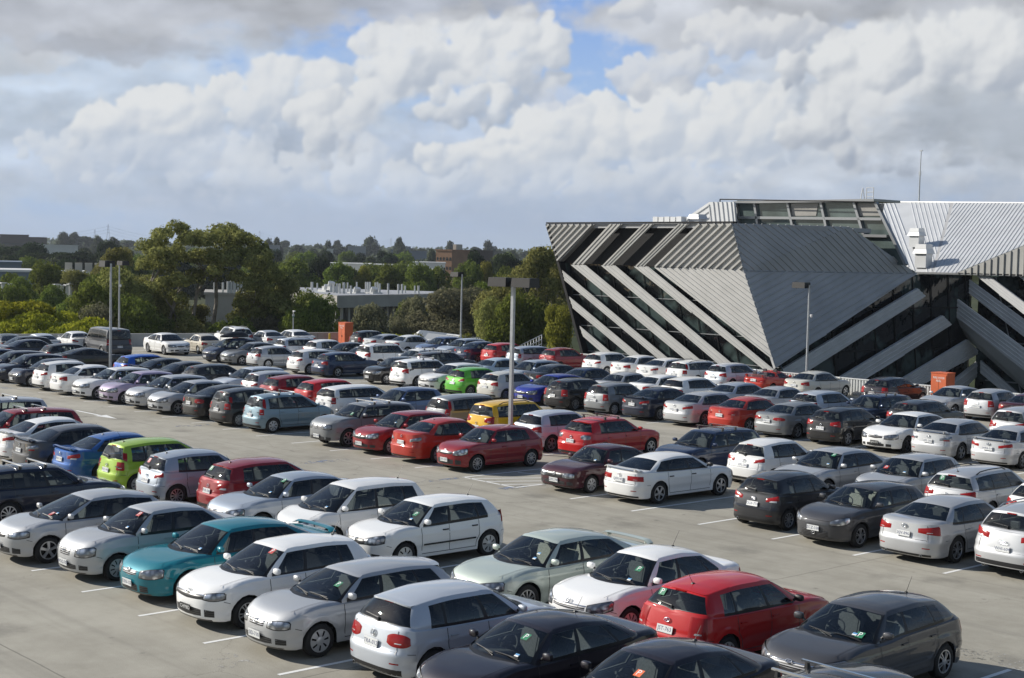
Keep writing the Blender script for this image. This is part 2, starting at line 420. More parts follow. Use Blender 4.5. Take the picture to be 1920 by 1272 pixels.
# ---------------- setting: deck, ground, markings ----------------
BAY, BX0 = 2.6, 0.0
m, nt, out = nm('deck_concrete'); b = bsdf(nt, out, rough=.82, spec=.35)
g = G(nt); tc = nt.nodes.new('ShaderNodeTexCoord'); ob = tc.outputs['Object']
n1 = g.noise(ob, .16, 6, .6); n2 = g.noise(ob, 1.1, 7, .68); n3 = g.noise(ob, 38, 3, .6)
st = nt.nodes.new('ShaderNodeMapping'); st.inputs['Scale'].default_value = (.10, .55, 1); nt.links.new(ob, st.inputs[0]); n4 = g.noise(st.outputs[0], 1.6, 6, .62, .4)
v = g.add(g.add(g.mul(g.sub(n1, .5), .42), g.mul(g.sub(n2, .5), .42)), g.add(g.mul(g.sub(n4, .5), .38), g.mul(g.sub(n3, .5), .22)))
c = g.mix(g.ss(v, -.26, .26), (.258, .240, .198), (.430, .407, .345))
sp_ = nt.nodes.new('ShaderNodeSeparateXYZ'); nt.links.new(ob, sp_.inputs[0])
# pour joints and oil spots
def joint(sock, per, off, wd): return g.m('LESS_THAN', g.m('ABSOLUTE', g.sub(g.mul(g.m('FRACT', g.mul(g.add(sock, off), 1/per)), per), per/2)), wd)
wob = g.mul(g.sub(g.noise(ob, .8, 3), .5), .12)
jt = g.m('MAXIMUM', joint(g.add(sp_.outputs[1], wob), 11.4, 3.1, .018), joint(g.add(sp_.outputs[0], wob), 15.6, 2.0, .016))
c = g.mix(g.mul(jt, .55), c, (.09, .085, .075))
oil = nt.nodes.new('ShaderNodeTexVoronoi'); oil.inputs['Scale'].default_value = .42; nt.links.new(ob, oil.inputs['Vector'])
c = g.mix(g.mul(g.sub(1.0, g.ss(g.add(oil.outputs['Distance'], g.mul(g.sub(n2, .5), .5)), .03, .30)), .38), c, (.10, .095, .085))
o2 = nt.nodes.new('ShaderNodeTexVoronoi'); o2.inputs['Scale'].default_value = 1.35; nt.links.new(ob, o2.inputs['Vector'])
c = g.mix(g.mul(g.sub(1.0, g.ss(g.add(o2.outputs['Distance'], g.mul(g.sub(n2, .5), .35)), .0, .10)), .5), c, (.07, .066, .06))
wv = nt.nodes.new('ShaderNodeVectorMath'); wv.operation = 'ADD'; nt.links.new(ob, wv.inputs[0]); nt.links.new(g.vec(g.mul(n2, 1.6), g.mul(n1, 2.0), 0.0), wv.inputs[1])
ck = nt.nodes.new('ShaderNodeTexVoronoi'); ck.feature = 'DISTANCE_TO_EDGE'; ck.inputs['Scale'].default_value = .11; nt.links.new(wv.outputs[0], ck.inputs['Vector'])
c = g.mix(g.mul(g.m('LESS_THAN', ck.outputs['Distance'], .0010), .35), c, (.10, .095, .085))
# tyre tracks that run along the aisles
tm_ = nt.nodes.new('ShaderNodeMapping'); tm_.inputs['Scale'].default_value = (.03, 2.2, 1); nt.links.new(ob, tm_.inputs[0]); n5 = g.noise(tm_.outputs[0], 1.0, 3, .5)
c = g.mix(g.mul(g.ss(n5, .54, .70), .22), c, (.15, .14, .125))
nt.links.new(c, b.inputs['Base Color'])
bp = N(nt, 'ShaderNodeBump', Strength=.25, Distance=.02); nt.links.new(n3, bp.inputs['Height']); nt.links.new(bp.outputs[0], b.inputs['Normal'])
def worn(name, col, keep, sc_=9):
    m, nt, out = nm(name); b = bsdf(nt, out, col, .75); g = G(nt); tc = nt.nodes.new('ShaderNodeTexCoord')
    n = g.add(g.mul(g.noise(tc.outputs['Object'], sc_, 6, .7), .7), g.mul(g.noise(tc.outputs['Object'], .7, 3, .6), .3))
    t = nt.nodes.new('ShaderNodeBsdfTransparent'); mx = nt.nodes.new('ShaderNodeMixShader')
    nt.links.new(g.ss(n, keep-.06, keep+.06), mx.inputs[0]); nt.links.new(b.outputs[0], mx.inputs[1]); nt.links.new(t.outputs[0], mx.inputs[2]); nt.links.new(mx.outputs[0], out.inputs[0])
worn('line_paint', (.80, .80, .78), .69); worn('faded_paint', (.46, .45, .42), .44); worn('blue_paint', (.20, .24, .33), .47, 4)
DX0, DX1, DY0, DY1 = -60.0, 92.0, -62.0, 38.15
CORN = Vector((-24.0, 38.0, 0)); WEND = Vector((-33.3, 3.5, 0)); W2 = WEND+(WEND-CORN).normalized()*60
deck = mesh_obj('ground', [(CORN.x-.1, DY1, 0), (W2.x, W2.y, 0), (W2.x, DY0, 0), (DX1, DY0, 0), (DX1, DY1, 0)], [(0, 1, 2, 3, 4)], 'deck_concrete'); tag(deck, kind='structure')
dm = MB(); dm.add([(CORN.x-.1, DY1, -.03), (W2.x, W2.y, -.03), (W2.x, DY0, -.03), (DX1, DY0, -.03), (DX1, DY1, -.03), (CORN.x-.1, DY1, -6), (W2.x, W2.y, -6), (W2.x, DY0, -6), (DX1, DY0, -6), (DX1, DY1, -6)], [(0,1,6,5), (1,2,7,6), (2,3,8,7), (3,4,9,8), (4,0,5,9)])
simple('cast_concrete', (.36, .355, .33), .85, var=.18, scale=1.2, bump=.2)
tag(dm.build('retaining_wall', 'cast_concrete'), kind='structure')
mk = MB()
def strip(x0, y0, x1, y1, wd=.1, z=.004, mi=0):
    a, b_ = Vector((x0, y0, z)), Vector((x1, y1, z)); d = (b_-a).normalized(); s = Vector((-d.y, d.x, 0))*wd/2
    mk.quad(a-s, a+s, b_+s, b_-s, mi)
AX = 41.80-16*2.6
for k in range(4, 27): strip(AX+k*2.6, -17.2, AX+k*2.6, -6.4)
for k in range(-13, 28):
    y0 = 0 if k != 6-1 else -.9
    strip(k*2.6, y0 if k != 5 else 0, k*2.6, 10.8)
for k in range(-9, 27): strip(k*2.6, 17.2, k*2.6, 28.0)
for k in range(-9, 24): strip(k*2.6+.6, 32.8, k*2.6+.6, 37.9)
for k in range(0, 10): strip(AX+(k+17)*2.6+1.2, -34.4, AX+(k+17)*2.6+1.2, -24.0)
# hatched bay 14 of the third row
hx = 14*2.6
strip(hx, 0.05, hx+2.6, 0.05, .09)
for k in range(3): strip(hx+.35+k*.75, .05, hx+.75+k*.75+.9, 2.3, .09)
for (yy) in (3.2, 4.2): strip(hx+.2, yy-.9, hx+2.4, yy+.1, .09)
# arrow in the aisle
A0 = atZ(143, 770, .004); A1 = atZ(219, 785.5, .004)
d = (A1-A0); d.z = 0; ln_ = d.length; d.normalize(); sd_ = Vector((-d.y, d.x, 0))
z_ = Vector((0, 0, .004)); A0 = Vector((A0.x, A0.y, .004))
mk.quad(A0-sd_*.07, A0+sd_*.07, A0+d*ln_*.62+sd_*.07, A0+d*ln_*.62-sd_*.07); mk.add([A0+d*ln_*.60+sd_*.30, A0+d*ln_*.60-sd_*.30, A0+d*ln_], [(0, 1, 2)])
add_text(mk, '25', 1.0, atZ(424, 1240, .004)+Vector((0, 0, .0)), (1, 0, 0), (0, 1, 0), 1)
for (u, v, rx, ry) in ((1815, 1225, .7, .35), (1895, 1240, 1.1, .45)):
    c_ = atZ(u, v, .004); pts = []
    for k in range(18):
        t = 2*math.pi*k/18; r_ = 1+.25*math.sin(k*2.3); pts.append((c_.x+rx*r_*math.cos(t), c_.y+ry*r_*math.sin(t), .0045))
    mk.poly(pts, 1)
for (u0, v0, u1, v1, wd) in ((548, 869, 655, 862, .5), (778, 905, 866, 896, .28), (330, 800, 395, 797, .5), (-5, 727, 22, 729, .6)):
    p0, p1 = atZ(u0, v0, .004), atZ(u1, v1, .004); strip(p0.x, p0.y, p1.x, p1.y, wd, .0035, 2)
# remnants of old paint after the bay end
p0, p1 = atZ(940, 917, .004), atZ(985, 912, .004); strip(p0.x, p0.y, p1.x, p1.y, .4, .0035, 2)
tag(mk.build('road_markings', ['line_paint', 'faded_paint', 'blue_paint']), kind='structure')

# lower ground out to the hills
m, nt, out = nm('land'); b = bsdf(nt, out, rough=.95, spec=.1); g = G(nt); tc = nt.nodes.new('ShaderNodeTexCoord')
n1 = g.noise(tc.outputs['Object'], .012, 6, .6); n2 = g.noise(tc.outputs['Object'], .15, 5, .6)
c = g.mix(g.ss(g.add(g.mul(n1, .6), g.mul(n2, .4)), .38, .62), (.028, .040, .016), (.075, .080, .035)); nt.links.new(c, b.inputs['Base Color'])
def land_z(x, y):
    r = math.hypot(x-CX0, y-CY0); t = min(1, max(0, (r-350)/1800)); t = t*t*(3-2*t)
    return -6.2+12.5*t+1.5*t*math.sin(x*.004+1)*math.cos(y*.0033)
vs, fs = [], []; rs = [0, 40, 80, 120, 180, 260, 360, 480, 640, 820, 1050, 1350, 1700, 2100, 2600, 3400, 5000, 9000]; na = 72
for r in rs:
    for k in range(na):
        t = 2*math.pi*k/na; x, y = CX0+r*math.cos(t), CY0+r*math.sin(t); vs.append((x, y, land_z(x, y)))
for i in range(len(rs)-1):
    for k in range(na): a, b_ = i*na+k, i*na+(k+1) % na; fs.append((a, a+na, b_+na, b_))
tag(mesh_obj('terrain', vs, fs, 'land', smooth=True), kind='structure')

# ---------------- parapets ----------------
simple('wall_render', (.44, .44, .42), .85, var=.12, scale=.9, bump=.15, bscale=12)
simple('white_sheet', (.66, .67, .66), .5, .1, var=.06, scale=2)
simple('painted_grey', (.33, .34, .36), .7, var=.1, scale=2)
# left wall of smooth concrete
mb = MB(); dW = (CORN-WEND).normalized(); nW = Vector((dW.y, -dW.x, 0))
H_ = .93
def wallrun(mb, a, b_, h, th=.2, seg=6.0, gap=.02):
    d = (b_-a); L_ = d.length; d.normalize(); n = Vector((d.y, -d.x, 0)); k = 0; x = 0
    while x < L_:
        x2 = min(L_, x+seg-gap); p = a+d*x; q_ = a+d*x2
        mb.prism([p-n*th/2, q_-n*th/2, q_+n*th/2, p+n*th/2], (0, 0, h)); x += seg
wallrun(mb, W2, CORN+dW*-9, H_, .25)
o = mb.build('parapet', 'wall_render'); tag(o, 'smooth grey concrete wall behind the cars at the far left edge', 'wall')
mb = MB(); wallrun(mb, CORN+dW*-8.9, CORN-dW*.1, H_+.03, .3)
o = mb.build('parapet', 'cast_concrete'); tag(o, 'pale concrete wall section beside the far orange cabinet', 'wall')
# right wall with upright ribs
mb = MB(); X0_, X1_ = CORN.x+.2, 92.0
mb.box(((X0_+X1_)/2, 38.06, H_/2-.02), (X1_-X0_, .08, H_-.04)); mb.box(((X0_+X1_)/2, 38.03, H_-.01), (X1_-X0_, .20, .05))
x = -1.0
while x < X1_:
    mb.box((x, 37.985, .45), (.09, .07, .86)); x += .19
o = mb.build('parapet', 'white_sheet'); tag(o, 'long white ribbed metal wall in front of the striped building', 'wall')
mb = MB(); mb.box(((X0_-1.4)/2, 37.9, H_/2), (-1.4-X0_, .1, H_+.02)); o = mb.build('parapet', 'wall_render'); tag(o, 'plain pale wall in front of the low white tent roof', 'wall')

# ---------------- lamp posts ----------------
simple('galvanised', (.42, .44, .46), .45, .5, var=.1, scale=8)
simple('lamp_head', (.012, .011, .012), .5, var=.2, scale=4)
simple('lamp_glass', (.5, .5, .48), .2)
simple('camera_white', (.7, .7, .7), .4)
def lamp(x, y, h, heads, base, label, cam_=False, zb=0.0, ang=0, dark=True):
    r = empty('lamp_post', (x, y, zb), ang)
    mb = MB(); mb.box((0, 0, .02), (.34, .34, .04)); mb.box((0, 0, h/2), (.125, .125, h)) if base == 'sq' else mb.tube((0, 0, 0), (0, 0, h), .085, .055, 12)
    mb.tube((0, 0, 0), (0, 0, .25), .11, .10, 10)
    mb.build('pole', 'galvanised', r)
    for s in heads:
        mb = MB(); z = h-.02
        w_, l_, t_ = .60, .92, .34
        cx = s*(l_/2+.13)
        a = [(cx-l_/2, -w_/2, z-t_/2), (cx+l_/2, -w_/2, z-t_/2), (cx+l_/2, w_/2, z-t_/2), (cx-l_/2, w_/2, z-t_/2)]
        c_ = [(cx-l_/2+.02, -w_/2+.03, z+t_/2), (cx+l_/2-.02, -w_/2+.03, z+t_/2), (cx+l_/2-.02, w_/2-.03, z+t_/2), (cx-l_/2+.02, w_/2-.03, z+t_/2)]
        mb.add(a+c_, [(0,3,2,1), (4,5,6,7), (0,1,5,4), (1,2,6,5), (2,3,7,6), (3,0,4,7)], 0)
        mb.quad(*[(cx+sx*(l_/2-.06), sy*(w_/2-.06), z-t_/2-.004) for sx, sy in ((-1,-1), (-1,1), (1,1), (1,-1))], 1)
        mb.tube((s*.03, 0, z), (cx-s*l_/2, 0, z), .035, n=8, mi=0)
        mb.build('lamp_head', ['lamp_head', 'lamp_glass'], r)
    if cam_:
        mb = MB(); zz = h-1.75; mb.tube((0, 0, zz), (.22, 0, zz), .02, n=6); mb.tube((.22, 0, zz+.06), (.22, 0, zz-.06), .07, .07, 10); mb.lathe([(.07, 0), (.055, -.06), (.0, -.08)], (.22, 0, zz-.06), 10, 0, 'z')
        mb.build('security_camera', 'camera_white', r)
    tag(r, label, 'lamp post', 'lamp posts of the car park'); return r
def polex(u, v, Y): return atY(u, v, Y)
p = atY(209, 495, 5.4); lamp(p.x, 5.4, p.z+.05, (1, -1), 'r', 'double headed lamp post behind the black coupe on the left', ang=.35) if False else lamp(Xat(207, 5.4, 1), 5.4, 6.55, (-1,), 'r', 'nearer of the two lamp posts on the left, box head pointing left', ang=-.1)
lamp(Xat(957, 5.4, 1), 5.4, 6.45, (1, -1), 'sq', 'lamp post with two black box heads behind the red hatchback', ang=.12)
pz = atD(224, 493, 118); lamp(pz.x, pz.y, pz.z, (1,), 'r', 'farther lamp post on the left behind the grey van', True)
lamp(Xat(864, 38.4, 1), 38.4, 6.0, (-1,), 'r', 'lamp post at the wall before the low white tent roof', False, 0)
lamp(Xat(1512.5, 38.4, 1), 38.4, 6.1, (-1,), 'r', 'lamp post with small camera in front of the striped building', True)
# information post with small sign at the far wall
pz = atD(550, 589, 124); r = empty('sign_post', (pz.x, pz.y, 0)); mb = MB(); mb.tube((0, 0, 0), (0, 0, pz.z), .05, n=8); mb.build('pole', 'galvanised', r)
mb = MB(); a_ = Matrix.Rotation(-.85+math.pi, 3, 'Z'); mb.box((0, 0, pz.z-.15), (.52, .06, .26), 0, a_); mb.box((0, 0, pz.z-.24), (.53, .07, .07), 1, a_); mb.build('sign_panel', ['camera_white', 'green_sticker'], r)
mb = MB(); mb.tube((0, 0, pz.z), (0, 0, pz.z+.2), .03, n=6); mb.box((.1, 0, pz.z+.24), (.26, .12, .1)); mb.build('floodlight', 'camera_white', r)
tag(r, 'thin post with small white and green sign near the far wall', 'sign post')

# ---------------- fire hose cabinets and bollards ----------------
simple('orange_paint', (.60, .13, .045), .55, var=.10, scale=3)
simple('yellow_paint', (.65, .42, .02), .5)
def hose(x, y, h, label):
    r = empty('hose_cabinet', (x, y, 0)); w_, d_ = .95, .75
    mb = MB(); mb.box((0, 0, .05), (w_-.06, d_-.06, .1)); mb.box((0, 0, h/2+.05), (w_, d_, h-.1)); mb.box((0, 0, h+.015), (w_+.05, d_+.05, .04)); mb.build('cabinet_body', 'orange_paint', r)
    mb = MB(); mb.box((-.0, -d_/2-.012, h*.52), (w_-.08, .02, h*.86)); 
    mb.build('door', 'orange_paint', r); mb = MB(); mb.box((.0, -d_/2-.026, h*.46), (.008, .004, h*.74)); mb.box((.05, -d_/2-.04, h*.42), (.06, .04, .10)); mb.build('door_handle', 'black_trim', r)
    mb = MB(); add_text(mb, 'FIRE HOSE', .15, (0, -d_/2-.026, h*.86), (1, 0, 0), (0, 0, 1)); add_text(mb, 'REEL', .15, (0, -d_/2-.026, h*.86-.16), (1, 0, 0), (0, 0, 1)); mb.build('lettering', 'white_sticker', r)
    tag(r, label, 'fire hose cabinet', 'fire hose cabinets'); return r
HB = hose(Xat(1767, 37.0), 37.0, 1.75, 'orange FIRE HOSE REEL cabinet behind the silver sedan at right')
HB2 = hose(Xat(648, 36.6), 36.6, 1.82, 'far orange FIRE HOSE REEL cabinet between two yellow bollards')
for u, lb in ((618, 'yellow bollard left of the far orange cabinet'), (664, 'yellow bollard right of the far orange cabinet')):
    mb = MB(); mb.tube((0, 0, 0), (0, 0, 1.0), .075, n=14); mb.lathe([(.075, 1.0), (.05, 1.045), (.0, 1.055)], (0, 0, 0), 14, 0, 'z')
    o = mb.build('bollard', 'yellow_paint', smooth=True, auto=50); o.location = (Xat(u, 34.6), 34.6, 0); tag(o, lb, 'bollard', 'yellow bollards')

# ---------------- striped building ----------------
simple('cladding', (.40, .395, .375), .55, .1, var=.10, scale=.7)
simple('cladding_grey', (.40, .40, .405), .6, .0, var=.10, scale=.5)
simple('band_metal', (.46, .455, .44), .55, .1, var=.08, scale=.8)
simple('skyfill_band', (.60, .60, .60), .6, 0, var=.08, scale=.8); simple('white_roof', (.62, .63, .64), .45, .2, var=.06, scale=.6)  # wing bands: band metal made lighter, sky fill painted into the colour
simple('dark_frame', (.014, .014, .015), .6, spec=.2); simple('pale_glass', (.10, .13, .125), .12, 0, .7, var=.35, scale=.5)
simple('mullion', (.30, .31, .32), .4, .4)
simple('concrete_soffit', (.30, .29, .27), .8, var=.1, scale=1)
m, nt, out = nm('facade_glass'); b = bsdf(nt, out, (.012, .016, .018), .04, 0, .45); g = G(nt); tc = nt.nodes.new('ShaderNodeTexCoord')
n1 = g.noise(tc.outputs['Object'], .35, 3, .6); c = g.mix(g.ss(n1, .45, .62), (.006, .007, .008), (.055, .078, .075)); nt.links.new(c, b.inputs['Base Color'])
bp = N(nt, 'ShaderNodeBump', Strength=.12, Distance=.3); nn_ = g.noise(tc.outputs['Object'], .9, 2, .5); nt.links.new(nn_, bp.inputs['Height']); nt.links.new(bp.outputs[0], b.inputs['Normal'])
def poly_clip_line(P2, o, d):
    """segments of the line o+t*d inside a 2-D polygon"""
    ts = []; n = len(P2)
    for i in range(n):
        a, b_ = P2[i], P2[(i+1) % n]; e = (b_[0]-a[0], b_[1]-a[1]); den = d[0]*e[1]-d[1]*e[0]
        if abs(den) < 1e-9: continue
        t = ((a[0]-o[0])*e[1]-(a[1]-o[1])*e[0])/den; s = ((a[0]-o[0])*d[1]-(a[1]-o[1])*d[0])/den
        if -1e-9 <= s < 1-1e-9: ts.append(t)
    ts.sort(); return [(ts[i], ts[i+1]) for i in range(0, len(ts)-1, 2)]
def ribbed(mb, pts, rdir, pitch, rw, rh, nrm, mi=0, thick=.25, base=True):
    """flat cladding sheet with raised ribs running along rdir"""
    P = [Vector(p) for p in pts]; n = Vector(nrm).normalized()
    o = P[0]; ex = Vector(rdir); ex = (ex-n*ex.dot(n)).normalized(); ey = n.cross(ex)
    if base: mb.prism(P, -n*thick, mi)
    P2 = [((p-o).dot(ex), (p-o).dot(ey)) for p in P]; y0, y1 = min(p[1] for p in P2), max(p[1] for p in P2)
    y = y0+pitch*.5
    while y < y1:
        for t0, t1 in poly_clip_line(P2, (0, y), (1, 0)):
            if t1-t0 < .05: continue
            a, b_ = o+ex*t0+ey*y, o+ex*t1+ey*y
            q = [a-ey*rw/2, a-ey*rw*.32+n*rh, a+ey*rw*.32+n*rh, a+ey*rw/2]; q2 = [v+(b_-a) for v in q]
            mb.add(q+q2, [(0,1,5,4), (1,2,6,5), (2,3,7,6), (0,3,2,1), (4,5,6,7)], mi)
        y += pitch
    return P
BLD = empty('striped_building', (0, 50, -6)); BO = Vector((0, 50, -6))
def bb(mb, name, mats): 
    mb.v = [tuple(Vector(v)-BO) for v in mb.v]; return mb.build(name, mats, BLD)
YF = 46.0
F = lambda u, v, dy=0: atY(u, v, YF+dy)
nY = Vector((0, -1, 0))
XW = 13.064
# glass of the left face
ZB = -5.9
P1, P2_, P3, P5 = F(1026, 421), F(1373, 419), F(1395, 508), F(1047, 493)
P4 = F(1455, 690); PB = F(1093, 665)
def ext(a, b_, z):
    t = (z-a.z)/(b_.z-a.z); return a+(b_-a)*t
P4b, PBb = ext(P3, P4, ZB), ext(P5, PB, ZB)
mb = MB(); mb.prism([p+Vector((0, .55, 0)) for p in (P5, P3, P4b, PBb)], (0, .1, 0)); bb(mb, 'glazing', 'facade_glass')
mb = MB(); mb.prism([p+Vector((0, .5, 0)) for p in (P1, P2_, P3, P5)], (0, .1, 0)); bb(mb, 'dark_screen', 'dark_frame')
def clipz(pts, z):
    """cut a polygon below height z"""
    out = []; n = len(pts)
    for i in range(n):
        a, b_ = pts[i], pts[(i+1) % n]
        if a.z >= z: out.append(a)
        if (a.z-z)*(b_.z-z) < 0: out.append(a+(b_-a)*((z-a.z)/(b_.z-a.z)))
    return out
def band(quad, rdir=None, name='cladding_band', mat='band_metal', ribs=3, plane='F', deep=.035, shrink=.95):
    P = quad; c0, c1__ = (P[0]+P[3])/2, (P[1]+P[2])/2; P = [c0+(P[0]-c0)*shrink, c1__+(P[1]-c1__)*shrink, c1__+(P[2]-c1__)*shrink, c0+(P[3]-c0)*shrink]
    w_ = 0
    n = nY if plane == 'F' else (Vector((1, 0, 0)))
    mb = MB()
    d = (P[1]-P[0]).normalized() if rdir is None else rdir
    # width across
    c_ = d.cross(n); ws = [(p-P[0]).dot(c_) for p in P]; W_ = max(ws)-min(ws)
    ribbed(mb, P, d, W_/ribs, W_/ribs*.5, deep, n, 0, .04)
    return bb(mb, name, mat)
# solid ribbed panels and bands, upper tier
up = (F(1090/3.5333+1000, 421)-F(800/3.5333+1000, 495/3.5333+360)).normalized()
mb = MB(); ribbed(mb, [F(1024.5, 421), F(1114.6, 421), F(1058, 481.7), F(1046.7, 492)], up, .40, .20, .12, nY, 0, .5); bb(mb, 'cladding_panel', 'cladding')
mb = MB(); ribbed(mb, [F(1308.5, 420.5), F(1373, 419.5), F(1395, 505), F(1226.5, 500)], up, .42, .21, .12, nY, 0, .5); bb(mb, 'cladding_panel', 'cladding')
def c1(x, y): return F(1000+x/3.5333, 360+y/3.5333)
for (a, b_, c_, d_) in (((243, 480), (487, 213), (610, 213), (345, 480)), ((445, 487), (712, 213), (815, 213), (530, 487)), ((663, 492), (945, 213), (1045, 213), (745, 492))):
    band([c1(*a), c1(*b_), c1(*c_), c1(*d_)], mat='cladding', deep=.05, shrink=.70)  # darker cladding on the upper bands; shade of their ribs put into the colour
# lower tier
def down(p, q_, z): return ext(c1(*p), c1(*q_), z)
LOW = [((190, 517), (915, 1120), (205, 583), (870, 1145)), ((235, 690), (735, 1105), (262, 770), (700, 1140)), ((305, 885), (548, 1090), (330, 960), (520, 1125)),
       ((345, 484), (1140, 1140), (245, 484), (1050, 1150)), ((545, 488), (1345, 1160), (445, 488), (1255, 1165)), ((763, 495), (1610, 1190), (663, 495), (1540, 1190))]
for (a, b_, c_, d_) in LOW:
    A_, B_, C_, D_ = c1(*a), down(a, b_, ZB), c1(*c_), down(c_, d_, ZB)
    band([A_, B_, D_, C_], (B_-A_).normalized())
sp0, sp1 = c1(800, 500), c1(1593, 1125)
mb = MB(); ribbed(mb, [sp0, F(1395, 505), c1(1593, 1118)], (sp1-sp0).normalized(), .30, .12, .06, nY, 0, .5); bb(mb, 'cladding_panel', 'band_metal')
# thin edge trims and horizontal glazing bars
mb = MB()
def bar(a, b_, r_=.05): mb.tube(a, b_, r_, n=6)
for z in (4.6, 2.3, 0.4, -1.6, -3.6):
    continue
    xa = P5.x+(PBb.x-P5.x)*((P5.z-z)/(P5.z-ZB)); xb = P3.x+(P4b.x-P3.x)*((P3.z-z)/(P3.z-ZB)); mb.box(((xa+xb)/2, YF+.5, z), (xb-xa, .08, .07))
for k in range(12):
    x = P5.x+.6+k*1.55; a = Vector((x, YF+.5, P5.z-.1)); b_ = Vector((x+3.0, YF+.5, ZB)); bar(a, b_, .03)
bb(mb, 'glazing_bars', 'dark_frame')
mb = MB()
for z in (4.6, 2.3, 0.4, -1.6):
    xa = P5.x+(PBb.x-P5.x)*((P5.z-z)/(P5.z-ZB)); xb = P3.x+(P4b.x-P3.x)*((P3.z-z)/(P3.z-ZB)); mb.box(((xa+xb)/2, YF+.5, z), (xb-xa-.3, .04, .05))
bb(mb, 'transom', 'mullion')
mb = MB()
for (a, b_) in ((P1, P5), (P5, PBb)): mb.prism([a+Vector((-.15, -.05, 0)), a+Vector((.12, -.05, 0)), b_+Vector((.12, -.05, 0)), b_+Vector((-.15, -.05, 0))], (0, .7, 0))
mb.box(((P1.x+P2_.x)/2, YF+.2, P1.z+.10), (P2_.x-P1.x+.2, .5, .12)); bb(mb, 'edge_trim', 'dark_frame')
# body of the building behind the glass (dark floors)
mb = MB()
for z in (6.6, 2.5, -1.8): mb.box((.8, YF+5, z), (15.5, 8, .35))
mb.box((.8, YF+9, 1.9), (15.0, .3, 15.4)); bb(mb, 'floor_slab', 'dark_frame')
# flat roof
RZ = P1.z+.02
mb = MB(); mb.prism([Vector((P1.x, YF+.15, RZ)), Vector((P2_.x, YF+.15, RZ)), Vector((11.2, 53.6, RZ)), Vector((11.2, 59, RZ)), Vector((P1.x+4, 59, RZ))], (0, 0, -.3)); bb(mb, 'flat_roof', 'cladding_grey')
# prism on the corner
Q2 = atX(1719, 513, XW); RR = Vector((11.3, 54.0, P2_.z))
RR = atX(1592, 425.5, 11.6)
nU = (Q2-P3).cross(RR-P3).normalized(); nU = nU if nU.x > 0 else -nU
mb = MB(); rd = Q2-Vector(F(1373, 419)); 
pU = [P2_, RR, Q2, P3]
# split into two flat triangles
for tri in ((P2_, RR, P3), (RR, Q2, P3)):
    n = (tri[1]-tri[0]).cross(tri[2]-tri[0]).normalized(); n = n if n.x > 0 else -n
    ribbed(mb, list(tri), atX(1530, 511, 12.3)-atX(1405, 421, 9.6), .42, .10, .06, n, 0, .25)
bb(mb, 'cladding_panel', 'cladding_grey')
n = (Q2-P3).cross(P4-P3).normalized(); n = n if n.x > 0 else -n
mb = MB(); ribbed(mb, [P3, Q2, P4], Q2-atX(1450, 672, 12.9), .42, .10, .06, n, 0, .25); bb(mb, 'cladding_panel', 'cladding_grey')
mb = MB(); mb.tube(P2_, P3, .05, n=6); mb.tube(P3, P4, .05, n=6); mb.tube(P3, Q2, .05, n=6); bb(mb, 'edge_trim', 'mullion')
# recessed glazed wall facing right (plane x = XW-.9)
YI = 71.2
mb = MB(); mb.prism([Vector((XW-.9, YF+.3, ZB)), Vector((XW-.9, YI, ZB)), Vector((XW-.9, YI, 6.7)), Vector((XW-.9, Q2.y, 6.7)), Vector((XW-.9, YF+.5, .2))], (-.1, 0, 0)); bb(mb, 'glazing', 'facade_glass')
Wp = lambda u, v, dx=0: atX(u, v, XW-.35+dx)
nX = Vector((1, 0, 0))
for (a, b_, c_, d_) in (((1721, 541), (1462, 696), (1509, 700), (1736, 556)), ((1768, 592), (1579, 706), (1623, 711), (1785, 609)), ((1815, 637), (1685, 715), (1736, 718), (1838, 662)), ((1836, 677), (1778, 722), (1812, 726), (1838, 700))):
    A_, B_, C_, D_ = Wp(*a), Wp(*b_), Wp(*c_), Wp(*d_)
    B2, C2 = ext(A_, B_, ZB+.1), ext(D_, C_, ZB+.1)
    mb = MB(); dd = (A_-B_).normalized(); W_ = abs((C2-B2).dot(dd.cross(nX)))
    ribbed(mb, [A_, B2, C2, D_], dd, W_/4, W_/4*.3, .03, nX, 0, .22); bb(mb, 'cladding_band', 'skyfill_band')
mb = MB()
for z, y0 in ((4.2, 57), (1.2, 49.5), (-1.8, YF+1)): mb.box((XW-.86, (y0+YI)/2, z), (.08, YI-y0, .1))
for k in range(10):
    y = YF+2.5+k*2.4; zt_ = min(6.7, .2+(y-YF-.5)/(Q2.y-YF-.5)*6.5); mb.tube((XW-.84, y, zt_), (XW-.84, y+1.6, ZB), .045, n=6)
bb(mb, 'glazing_bars', 'dark_frame')
mb = MB(); mb.box((XW-3.8, (58+YI)/2, 3.4), (4, YI-58, .3)); mb.box((XW-3.5, (YF+YI)/2, -.6), (5, YI-YF, .3)); bb(mb, 'floor_slab', 'concrete_soffit')
